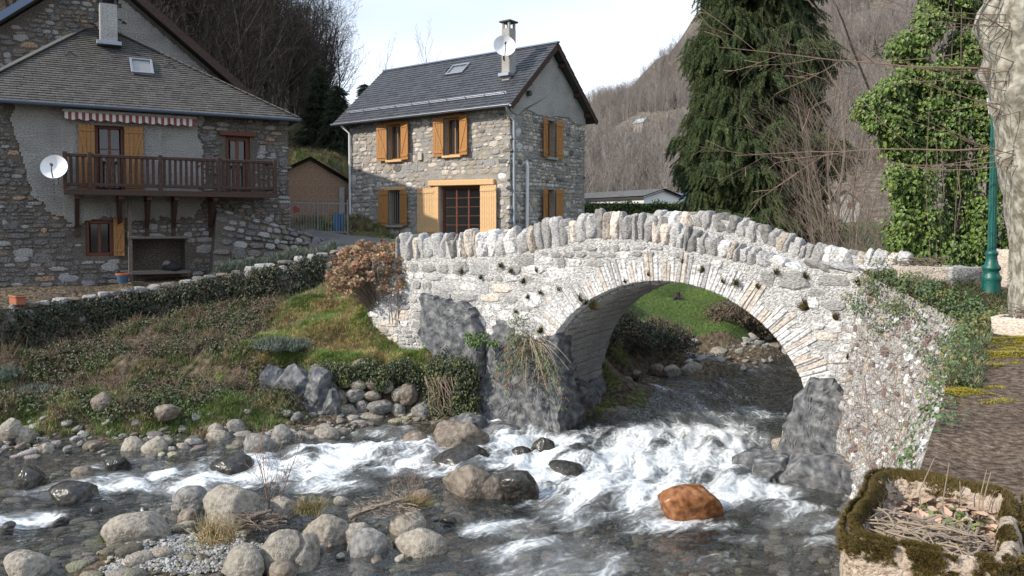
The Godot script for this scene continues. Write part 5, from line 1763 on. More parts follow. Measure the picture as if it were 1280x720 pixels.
# ---------------------------------------------------------------- terrace, gate and far buildings
func make_terrace() -> void:
	var w := thing("terrace_wall", "low dry stone terrace wall overgrown with ivy below the old house", "wall")
	rng.seed = 51
	var core := Geo.new()
	for k in WALL.size() - 1:
		var a := at(WALL[k][0], WALL_TOP[k][1], WALL[k][1])
		var b := at(WALL[k + 1][0], WALL_TOP[k + 1][1], WALL[k + 1][1])
		var la := Vector3(a.x, H(a.x, WALL[k][1] - 0.3) - 0.4, a.z + 0.1)
		var lb := Vector3(b.x, H(b.x, WALL[k + 1][1] - 0.3) - 0.4, b.z + 0.1)
		var back := Vector3(0.25, 0, -0.45)
		core.face([la, lb, b, a])
		core.face([a, b, b + back, a + back])
		var pick := func(_x, _y):
			return rng.randi() % 3
		rubble(w, "wall_stone", [la, lb, b, a], {"rows": [0.13, 0.24], "wide": [1.1, 2.4], "proud": [0.01, 0.08], "pick": pick, "mats": ["schist_grey", "schist_mid", "boulder_brown"], "most": 45})
		var n := int(a.distance_to(b) / 0.3)
		for m in n:
			var p := a.lerp(b, (m + R(0.2, 0.8)) / n) + Vector3(0.05, 0.03, -0.1)
			part(w, "coping_stone", rocks[16 + rng.randi() % 10][1], mat[["boulder_brown", "schist_grey", "schist_mid", "schist_grey"][rng.randi() % 4]], Transform3D(spin(R(0, 6)) * Basis.from_scale(Vector3(R(0.2, 0.38), R(0.1, 0.2), R(0.25, 0.4))), p))
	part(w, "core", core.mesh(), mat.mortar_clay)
	# path edge rising to the road: pale kerb stones
	# garden gate between the houses
	var g := thing("garden_gate", "grey barred metal gate between the two houses", "gate", at(-8.05, H(-8.05, 29.0), 29.0), 0.42)
	for q in [[0.0, 0.06], [1.0, 0.05], [2.1, 0.06]]:
		solid(g, "post", mat.iron_pale, Transform3D(Basis(), Vector3(q[0], 0.66, 0)), Vector3(q[1], 1.32, q[1]), 0.008)
	for y in [0.14, 1.2]:
		solid(g, "rail", mat.iron_pale, Transform3D(Basis(), Vector3(1.05, y, 0)), Vector3(2.05, 0.04, 0.03), 0.005)
	for k in 20:
		solid(g, "bar", mat.iron_pale, Transform3D(Basis(), Vector3(0.09 + k * 0.1, 0.66, 0)), Vector3(0.018, 1.1, 0.018), 0.0)
	var s := thing("shed", "low shed with dark sloping roof behind the garden gate", "shed", at(-8.6, H(-8.6, 33.0), 33.0), 0.3)
	var sg := Geo.new()
	sg.face([Vector3(-2, -0.5, 0), Vector3(2.2, -0.5, 0), Vector3(2.2, 1.35, 0), Vector3(0.3, 2.45, 0), Vector3(-2, 1.35, 0)])
	sg.face([Vector3(2.2, -0.5, 0), Vector3(2.2, -0.5, -3), Vector3(2.2, 1.35, -3), Vector3(2.2, 1.35, 0)])
	part(s, "wall", sg.mesh(), mat.stone_rust)
	var sr := Geo.new()
	for o in [0.0, -0.07]:
		sr.face([Vector3(0.3, 2.6 + o, 0.25), Vector3(2.5, 1.3 + o, 0.25), Vector3(2.5, 1.3 + o, -3.2), Vector3(0.3, 2.6 + o, -3.2)])
		sr.face([Vector3(-2.3, 1.3 + o, 0.25), Vector3(0.3, 2.6 + o, 0.25), Vector3(0.3, 2.6 + o, -3.2), Vector3(-2.3, 1.3 + o, -3.2)])
	part(s, "roof", sr.mesh(), mat.slate)
	solid(s, "door_post", mat.concrete, Transform3D(Basis(), Vector3(1.55, 0.5, 0.1)), Vector3(0.22, 1.7, 0.2), 0.01)
	var bc := thing("blue_cloth", "blue cloth hung low behind the garden gate", "cloth", at(-6.62, H(-6.6, 30.6), 30.6))
	var bg := Geo.new()
	for iy in 5:
		for ix in 6:
			bg.vert(Vector3((ix - 2.5) * 0.07, 0.08 + iy * 0.16, 0.05 * sin(ix * 1.7 + iy * 0.4)))
	bg.grid(6, 5, 0)
	part(bc, "sheet", bg.mesh(true), mat.blue_cloth)
	# pots, bench things on the terrace
	var pot := thing("flower_trough", "terracotta trough on the terrace wall at the left edge", "planter", at(-11.42, 2.2, 18.42), -0.75)
	var pg := Geo.new()
	pg.cham(Transform3D(Basis(), Vector3(0, 0.09, 0)), Vector3(0.52, 0.18, 0.2), 0.015)
	pg.cham(Transform3D(Basis(), Vector3(0, 0.19, 0)), Vector3(0.56, 0.04, 0.24), 0.01)
	part(pot, "trough", pg.mesh(), mat.terracotta)
	solid(pot, "soil", mat.earth, Transform3D(Basis(), Vector3(0, 0.2, 0)), Vector3(0.48, 0.05, 0.17), 0.0)
	var frame := Transform3D(Basis(Vector3.UP, deg_to_rad(29.045)), at(-13.98, 0, 21.8))
	var p2 := thing("flower_pot", "blue grey pot with a terracotta rim beside the old house post", "flower pot", frame * Vector3(2.98, 2.4, 0.75))
	var lg := Geo.new()
	lg.lathe([[0.12, 0.0], [0.17, 0.2], [0.17, 0.22], [0.001, 0.22]], 16)
	part(p2, "pot", lg.mesh(), mat.blue_pot)
	var lr := Geo.new()
	lr.lathe([[0.18, 0.22], [0.19, 0.23], [0.19, 0.28], [0.15, 0.28], [0.15, 0.24]], 16)
	part(p2, "rim", lr.mesh(), mat.terracotta)
	var bag := thing("black_sack", "slumped black plastic sack on the bench under the balcony", "sack", frame * Vector3(4.3, 2.71, 0.4))
	part(bag, "sack", rocks[9][1], mat.black_cloth, Transform3D(Basis.from_scale(Vector3(0.62, 0.36, 0.4)), Vector3(0, 0.12, 0)))
	var hose := thing("red_hose_reel", "dark red reel hung on the corner of the old house", "hose reel", frame * Vector3(8.0, 4.55, 0.25))
	var hg := Geo.new()
	hg.lathe([[0.001, -0.05], [0.1, -0.05], [0.11, -0.02], [0.07, -0.01], [0.07, 0.01], [0.11, 0.02], [0.1, 0.05], [0.001, 0.05]], 18, Transform3D(Basis(Vector3.RIGHT, PI / 2), Vector3.ZERO))
	part(hose, "reel", hg.mesh(), mat.red_paint)
	# the stone foot of the old house towards the road
	var bw := thing("foot_wall", "sloping rubble foot wall at the right corner of the old house", "wall", frame.origin, deg_to_rad(29.045))
	rng.seed = 52
	var q := [Vector3(5.3, 1.9, 0.95), Vector3(9.3, 2.7, 0.5), Vector3(9.0, 3.55, 0.05), Vector3(5.6, 4.6, 0.35)]
	var fg := Geo.new()
	fg.face(q)
	fg.face([q[3], q[2], q[2] + Vector3(0, 0, -0.8), q[3] + Vector3(0, 0, -0.8)])
	fg.face([q[0] + Vector3(0, 0, -1.2), q[0], q[3], q[3] + Vector3(0, 0, -0.6)])
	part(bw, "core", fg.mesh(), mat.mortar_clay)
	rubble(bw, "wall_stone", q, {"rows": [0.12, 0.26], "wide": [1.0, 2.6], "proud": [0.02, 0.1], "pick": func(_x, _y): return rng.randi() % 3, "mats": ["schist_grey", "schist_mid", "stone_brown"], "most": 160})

func far_house(called: String, label: String, pos: Vector3, yaw: float, s: Vector3, rise: float, wall: Material, roof: Material, windows: Array) -> void:
	var h := thing(called, label, "house" if called != "hill_barn" else "barn", pos, yaw)
	var x := s.x * 0.5
	var z := s.z * 0.5
	var g := Geo.new()
	g.face([Vector3(-x, -2, z), Vector3(x, -2, z), Vector3(x, s.y, z), Vector3(0, s.y + rise, z), Vector3(-x, s.y, z)])
	g.face([Vector3(x, -2, z), Vector3(x, -2, -z), Vector3(x, s.y, -z), Vector3(x, s.y, z)])
	g.face([Vector3(-x, -2, -z), Vector3(-x, -2, z), Vector3(-x, s.y, z), Vector3(-x, s.y, -z)])
	g.face([Vector3(x, -2, -z), Vector3(-x, -2, -z), Vector3(-x, s.y, -z), Vector3(0, s.y + rise, -z), Vector3(x, s.y, -z)])
	part(h, "wall", g.mesh(), wall)
	var r := Geo.new()
	var k := 0.06 * s.x
	for o in [0.1, -0.08]:
		r.face([Vector3(0, s.y + rise + o, z + k), Vector3(x + k, s.y - k * rise / x + o, z + k), Vector3(x + k, s.y - k * rise / x + o, -z - k), Vector3(0, s.y + rise + o, -z - k)])
		r.face([Vector3(-x - k, s.y - k * rise / x + o, z + k), Vector3(0, s.y + rise + o, z + k), Vector3(0, s.y + rise + o, -z - k), Vector3(-x - k, s.y - k * rise / x + o, -z - k)])
	part(h, "roof", r.mesh(), roof)
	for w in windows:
		solid(h, "shutter", mat.red_wood, Transform3D(Basis(), Vector3(w[0], w[1], z + 0.02)), Vector3(w[2], w[3], 0.06), 0.0)  # brown panel added in place of the window, for its dark opening

func make_far_buildings() -> void:
	far_house("bungalow", "low white bungalow with flat pitched grey roof behind the hedge", at(8.6, 4.55, 62), 0.55, Vector3(3.6, 1.6, 9.0), 0.5, mat.pipe_white, mat.slate_old, [])
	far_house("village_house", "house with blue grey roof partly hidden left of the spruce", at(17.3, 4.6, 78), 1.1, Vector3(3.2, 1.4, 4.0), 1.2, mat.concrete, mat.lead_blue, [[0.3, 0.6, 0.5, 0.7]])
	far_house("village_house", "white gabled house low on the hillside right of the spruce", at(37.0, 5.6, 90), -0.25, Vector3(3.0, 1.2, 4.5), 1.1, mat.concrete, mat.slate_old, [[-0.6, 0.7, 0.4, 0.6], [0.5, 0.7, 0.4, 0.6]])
	far_house("hill_barn", "tiny barn in the clearing high on the far hillside", at(42.0, hill_y(42, 260) - 0.3, 260), 0.6, Vector3(3.4, 1.7, 4.4), 1.4, mat.stone_tan, mat.pipe_grey, [])
	far_house("shed_ruin", "small pale wall showing low between spruce and bare shrubs", at(14.2, 3.4, 37), -0.4, Vector3(1.1, 0.9, 1.2), 0.2, mat.pale_block, mat.concrete, [])
	far_house("hillside_hut", "small grey hut on the slope between the two houses", at(-9.5, left_y(-9.5, 44.0) - 0.5, 44), 0.2, Vector3(1.0, 0.7, 1.0), 0.25, mat.concrete, mat.concrete, [])

# ---------------------------------------------------------------- bedrock
# a standing slab of rock: an outline [x, y] in the plane z = front, leaning back by lean over its height, thick, its face stepped and rough
func slab_shape(outline: Array, front: float, thick: float, lean: float, seed_: float) -> Geo:
	var g := Geo.new()
	var ring := []
	var n := outline.size()
	var mid := Vector2.ZERO
	var lo := 9.0
	for k in n:
		var a := Vector2(outline[k][0], outline[k][1])
		var b := Vector2(outline[(k + 1) % n][0], outline[(k + 1) % n][1])
		var m := maxi(2, int(a.distance_to(b) / 0.07))
		for s in m:
			var p := a.lerp(b, s / float(m))
			p += Vector2(noise_b.get_noise_2d(p.x * 3.0 + seed_, p.y * 3.0), noise_b.get_noise_2d(p.x * 3.0, p.y * 3.0 + seed_)) * 0.09
			ring.append(p)
			mid += p
			lo = minf(lo, p.y)
	mid /= ring.size()
	var steps := []
	for k in 24:
		steps.append(k / 24.0)
	steps.append_array([1.0, 1.02, 1.0])
	for k in steps.size():
		for p in ring:
			var q: Vector2 = mid.lerp(p, steps[k])
			var u := q.x * 0.8 + q.y * 0.45
			var z := front + 0.32 - lean * (q.y - lo) * 0.5
			z += 0.1 * snappedf(noise_b.get_noise_2d(u * 1.6 + seed_, q.y * 0.5), 0.16) + 0.05 * noise_b.get_noise_2d(u * 3.2, q.y * 1.3 + seed_)
			if k == 24:
				z -= 0.05
			elif k == 25:
				z -= 0.16
			elif k == 26:
				z -= thick
			g.vert(Vector3(q.x, q.y, z))
	var c := ring.size()
	for k in steps.size() - 1:
		for m in c:
			var a := k * c + m
			var b := k * c + (m + 1) % c
			g.tri(a, b + c, b)
			g.tri(a, a + c, b + c)
	return g

func cliff(cuts: int) -> Geo:
	return rock_shape(4, cuts + 4, 0.05, big_ball, 4.0, 1.0)

var big_ball: Geo

func make_outcrops() -> void:
	big_ball = ico(4)
	rng.seed = 61
	var bt := Transform3D(Basis(Vector3.UP, deg_to_rad(-30.67)), at(4.81, 0, 13.0))
	var o := thing("rock_outcrop", "grey slabby bedrock outcrop under the left end of the bridge", "rock", bt.origin, deg_to_rad(-30.67))
	part(o, "slab", slab_shape([[-6.17, 2.11], [-5.39, 2.34], [-5.17, 1.74], [-4.89, 0.99], [-4.6, 0.65], [-4.55, -0.4], [-6.21, -0.5], [-6.42, 0.51], [-6.13, 1.15]], 0.05, 0.75, 0.32, 1.0).mesh(), mat.bedrock)
	part(o, "slab", slab_shape([[-5.2, 1.76], [-4.6, 1.93], [-4.42, 1.19], [-4.36, -0.4], [-4.95, -0.4], [-5.1, 0.81]], 0.0, 0.6, 0.22, 7.0).mesh(), mat.bedrock)
	part(o, "slab", slab_shape([[-7.72, 2.57], [-6.45, 2.38], [-6.22, 1.8], [-6.16, 1.03], [-7.05, 1.07], [-7.7, 1.78]], 0.08, 0.6, 0.2, 13.0).mesh(), mat.bedrock)
	part(o, "slab", slab_shape([[-7.42, 1.47], [-6.0, 1.6], [-5.95, -0.5], [-7.4, -0.5]], 0.02, 0.8, 0.3, 19.0).mesh(), mat.bedrock)
	# x, y, z, size, tilt about z, tilt about x
	for s in [ [-4.75, 0.15, -0.4, Vector3(0.8, 1.3, 1.2), 0, 0], [-4.9, 0.2, -1.6, Vector3(0.9, 1.2, 1.5), 0, 0.1], [-5.0, 0.1, -2.9, Vector3(0.9, 1.1, 1.5), 0, 0], [-6.2, 0.0, 0.75, Vector3(0.9, 0.7, 0.6), 0, 0], [-5.5, -0.05, 0.6, Vector3(1.0, 0.55, 0.6), 0.05, 0]]:
		part(o, "slab", cliff(11).mesh(), mat.bedrock, Transform3D(Basis(Vector3(0, 0, 1), s[4]) * Basis(Vector3.RIGHT, s[5]) * Basis.from_scale(s[3]), Vector3(s[0], s[1], s[2])))
	var r := thing("rock_ledge", "grey rock slab and wet ledge at the right foot of the arch", "rock", bt.origin, deg_to_rad(-30.67))
	part(r, "slab", slab_shape([[0.05, 1.52], [0.42, 1.58], [0.62, 1.3], [0.85, 0.0], [0.85, -0.4], [-0.35, -0.4], [-0.36, 0.58], [-0.17, 1.12]], 0.05, 0.8, 0.22, 29.0).mesh(), mat.bedrock)
	for s in [[0.05, 0.55, -1.1, Vector3(0.6, 1.6, 1.8), 0, 0, "bedrock"], [0.1, 0.6, -2.5, Vector3(0.6, 1.5, 1.6), 0, 0, "bedrock"], [0.35, 0.1, 0.55, Vector3(1.3, 0.75, 0.8), 0.05, 0.1, "bedrock"], [-0.35, 0.1, 0.5, Vector3(0.7, 0.5, 0.7), -0.1, 0, "bedrock"], [-0.75, 0.08, 0.25, Vector3(0.75, 0.45, 0.6), 0.1, 0, "bedrock"], [0.95, 0.1, 0.7, Vector3(1.0, 0.7, 0.7), 0, 0, "bedrock"], [-0.35, 0.28, -0.35, Vector3(0.5, 0.3, 0.4), 0.2, 0, "stone_tan"], [-0.3, 0.34, -0.8, Vector3(0.45, 0.25, 0.4), 0.1, 0, "stone_tan"]]:
		part(r, "slab", cliff(9).mesh(), mat[s[6]], Transform3D(Basis(Vector3(0, 0, 1), s[4]) * Basis(Vector3.RIGHT, s[5]) * Basis.from_scale(s[3]), Vector3(s[0], s[1], s[2])))
	var f := thing("bank_crag", "blocky grey rock face in the left bank above the shore", "rock", at(-4.5, 0.0, 16.2))
	for s in [[-0.4, 0.85, -0.1, Vector3(0.6, 0.7, 0.6), 0.3], [0.05, 0.75, -0.02, Vector3(0.8, 0.85, 0.6), -0.4], [0.55, 0.65, 0.05, Vector3(0.6, 1.0, 0.5), -0.25], [0.3, 0.3, 0.15, Vector3(0.6, 0.35, 0.4), -0.6], [0.85, 0.35, 0.15, Vector3(0.35, 0.8, 0.4), -0.1]]:
		part(f, "block", cliff(12).mesh(), mat.bedrock, Transform3D(Basis(Vector3(0, 0, 1), s[4]) * Basis.from_scale(s[3]), Vector3(s[0], s[1], s[2])))
	var bw := thing("boulder_wall", "retaining wall of stacked rounded boulders under the grassy mound", "wall")
	for s in [[-3.72, 0.67, 16.34, 0.29, 0.33], [-3.56, 0.47, 16.31, 0.39, 0.36], [-3.21, 0.55, 16.32, 0.38, 0.26], [-2.87, 0.52, 16.32, 0.34, 0.20], [-3.06, 0.31, 16.29, 0.24, 0.26], [-2.69, 0.31, 16.29, 0.49, 0.26], [-3.38, 0.19, 16.28, 0.46, 0.34], [-2.87, 0.07, 16.26, 0.62, 0.26], [-3.16, 0.75, 16.35, 0.33, 0.21], [-2.85, 0.74, 16.35, 0.31, 0.25], [-2.58, 0.73, 16.35, 0.26, 0.29], [-2.34, 0.56, 16.32, 0.28, 0.28], [-2.14, 0.58, 16.33, 0.41, 0.47], [-2.35, 0.23, 16.28, 0.31, 0.29], [-1.85, 0.19, 16.28, 0.44, 0.50], [-3.14, -0.09, 16.24, 0.28, 0.13], [-3.43, -0.13, 16.24, 0.41, 0.18], [-2.07, 0.06, 16.26, 0.26, 0.24], [-2.50, 0.01, 16.26, 0.41, 0.20], [-2.75, -0.09, 16.24, 0.32, 0.16], [-3.41, 0.81, 16.36, 0.26, 0.23], [-3.84, 0.38, 16.30, 0.20, 0.28], [-3.75, 0.10, 16.27, 0.31, 0.29]]:
		var k := rng.randi() % 8
		part(bw, "boulder", rocks[26 + k % 6][1], mat[["boulder", "boulder", "boulder_brown", "boulder_grey"][rng.randi() % 4]], Transform3D(spin(R(-0.4, 0.4), R(-0.2, 0.2), R(-0.3, 0.3)) * Basis.from_scale(Vector3(s[3] * 1.12, s[4] * 1.12, s[3] * 0.9)), at(s[0], s[1], s[2])))
	for k in 26:      # the fill of stones between and behind
		var x := R(-4.0, -1.6)
		var y := R(0.0, 1.1)
		part(bw, "fill_stone", rocks[rng.randi() % 8][1], mat.boulder_brown, Transform3D(spin(R(0, 6)) * Basis.from_scale(Vector3(R(0.25, 0.4), R(0.2, 0.3), 0.3)), at(x, y, 16.5 + y * 0.12)))

const BOULDERS := [
	[-3.78, 0.05, 10.61, 0.80, 0.60, "boulder", "largest pale rounded boulder on the gravel island"],
	[-4.79, 0.00, 10.14, 0.76, 0.39, "boulder", "flat pale grey boulder at the left edge of the gravel patch"],
	[-2.63, 0.00, 9.36, 0.66, 0.64, "boulder", "pale boulder split by a dark crack on the near island"],
	[-3.08, 0.00, 9.08, 0.55, 0.39, "boulder", "pale boulder under the dry grass tuft at the bottom edge"],
	[-2.63, 0.00, 9.02, 0.30, 0.21, "boulder_brown", "small rounded stone cut by the bottom edge beside the cracked boulder"],
	[-2.39, 0.00, 10.09, 0.58, 0.48, "boulder", "smooth pale boulder right of the cracked boulder"],
	[-3.18, 0.00, 10.94, 0.43, 0.36, "boulder", "pale boulder just behind the grey driftwood log"],
	[-4.56, 0.00, 11.33, 0.49, 0.34, "boulder_grey", "dark grey boulder touching the largest pale boulder on its left"],
	[-1.98, 0.00, 10.09, 0.37, 0.29, "boulder", "small pale stone between the smooth boulder and the driftwood"],
	[-1.78, 0.00, 9.74, 0.52, 0.30, "boulder_grey", "dark mottled stone in front of the driftwood heap"],
	[-1.39, 0.00, 10.40, 0.53, 0.33, "boulder", "pale boulder beneath the driftwood heap on its right"],
	[-1.15, 0.00, 9.78, 0.68, 0.33, "boulder", "long pale flat boulder at the right end of the near island"],
	[-5.69, 0.00, 9.20, 0.51, 0.24, "boulder", "flat speckled stone in the bottom left corner"],
	[-1.29, 0.00, 11.48, 0.32, 0.26, "boulder_brown", "small brownish stone behind the driftwood heap"],
	[-2.46, 0.00, 11.47, 0.25, 0.11, "boulder", "lone small pale stone in the water behind the smooth boulder"],
	[-4.73, 0.00, 11.19, 0.17, 0.13, "boulder", "small pinkish stone left of the largest pale boulder"],
	[-4.44, 0.00, 10.78, 0.27, 0.16, "boulder_brown", "small brown stone at the foot of the largest pale boulder"],
	[-0.66, 0.05, 11.94, 0.79, 0.45, "boulder_brown", "broad brown boulder, left of a close trio in midstream"],
	[-0.37, 0.00, 11.86, 0.59, 0.33, "boulder_brown", "low brown boulder, middle of a close trio in midstream"],
	[0.11, 0.05, 11.82, 0.58, 0.36, "boulder_wet", "dark brown boulder, right of a close trio in midstream"],
	[-0.92, 0.05, 14.34, 0.99, 0.51, "boulder_brown", "large brown boulder standing in the water in front of the outcrop"],
	[-1.75, 0.05, 14.36, 0.46, 0.28, "boulder_brown", "low brown boulder left of the large one by the outcrop"],
	[-0.89, -0.06, 13.44, 1.02, 0.42, "boulder_wet", "wet dark boulder awash just below the large outcrop boulder"],
	[0.54, 0.05, 13.95, 0.43, 0.30, "boulder_wet", "round black boulder alone in the white water"],
	[0.89, 0.03, 12.87, 0.59, 0.18, "boulder_wet", "long flat black rock low in the white water"],
	[2.48, 0.05, 11.03, 0.85, 0.41, "boulder_orange", "wet orange boulder in the rapids"],
	[-0.74, 0.03, 13.33, 0.33, 0.17, "boulder_wet", "small black rock between the outcrop boulder and the trio"],
	[0.16, -0.02, 13.88, 0.37, 0.19, "boulder_wet", "half drowned dark rock in the foam near the outcrop"],
	[-4.64, 0.00, 13.08, 0.70, 0.31, "boulder_wet", "black boulder in the left channel behind the largest pale boulder"],
	[-7.59, -0.02, 12.43, 0.57, 0.33, "boulder_wet", "dark boulder at the left edge of the stream"],
	[-6.55, -0.04, 11.75, 0.67, 0.30, "boulder_wet", "black boulder washed over by the left rapids"],
	[-6.83, -0.02, 12.64, 0.34, 0.24, "boulder_brown", "small brown boulder in the left channel"],
	[-6.53, 0.00, 13.09, 0.38, 0.27, "boulder_wet", "dark reddish boulder near the left bank grass"],
	[-6.72, 0.02, 14.05, 0.43, 0.29, "boulder", "grey boulder at the water's edge, left of a touching pair"],
	[-6.32, 0.02, 13.97, 0.51, 0.32, "boulder", "grey boulder at the water's edge, right of a touching pair"],
	[-5.57, 0.12, 14.89, 0.33, 0.30, "boulder", "small white boulder on the left bank shore"],
	[-5.40, 0.06, 14.59, 0.43, 0.23, "boulder", "flat pale stone below the small white boulder on the shore"],
	[-5.20, 0.14, 14.99, 0.33, 0.45, "boulder_grey", "upright grey slab stone on the left bank shore"],
	[-4.44, 0.00, 13.96, 0.57, 0.57, "boulder_grey", "large grey boulder at the shore behind the bare saplings"],
	[-4.19, 0.10, 14.44, 0.44, 0.54, "boulder_grey", "grey split boulder at the shore below the rock face"],
	[-9.04, 0.30, 14.27, 0.38, 0.45, "boulder", "upper grey boulder of the heap at the left frame edge"],
	[-8.87, 0.12, 14.41, 0.41, 0.46, "boulder", "right grey boulder of the heap at the left frame edge"],
	[-9.15, 0.10, 14.37, 0.36, 0.40, "boulder_brown", "lower grey boulder of the heap at the left frame edge"],
	[-8.23, 0.02, 14.01, 0.25, 0.24, "boulder", "small grey stone by the water near the left heap"],
	[-6.54, 0.45, 15.06, 0.46, 0.21, "boulder_brown", "flat brown stone lying on the grassy left bank"],
	[-3.48, 0.03, 14.82, 0.50, 0.26, "boulder", "low pale stone in the shallows before the boulder wall"],
	[-7.95, 0.55, 15.34, 0.43, 0.34, "boulder_brown", "weathered stone half sunk in the left bank scrub"],
	[4.60, 0.24, 20.37, 0.57, 0.36, "boulder", "pale round boulder seen under the arch at the dark bank"],
	[3.71, 0.24, 20.33, 0.42, 0.32, "boulder_brown", "low stone under the arch left of the pale round boulder"],
	[4.07, 0.24, 20.23, 0.44, 0.28, "boulder", "flat grey stone under the arch touching the pale round boulder"],
	[5.77, 0.50, 23.51, 0.40, 0.51, "boulder_brown", "grey boulder under the arch beside the dark bushes"],
	[5.90, 0.25, 22.77, 0.52, 0.36, "boulder", "grey boulder on the far shore under the arch"],
	[6.86, 0.25, 22.88, 0.43, 0.30, "boulder", "tan boulder at the water on the far shore under the arch"],
	[6.50, 0.25, 22.60, 0.43, 0.29, "boulder", "pale boulder left of the tan one on the far shore"],
	[6.54, 0.35, 23.61, 0.59, 0.33, "boulder_brown", "brown stone above the pale boulders on the far shore"]]
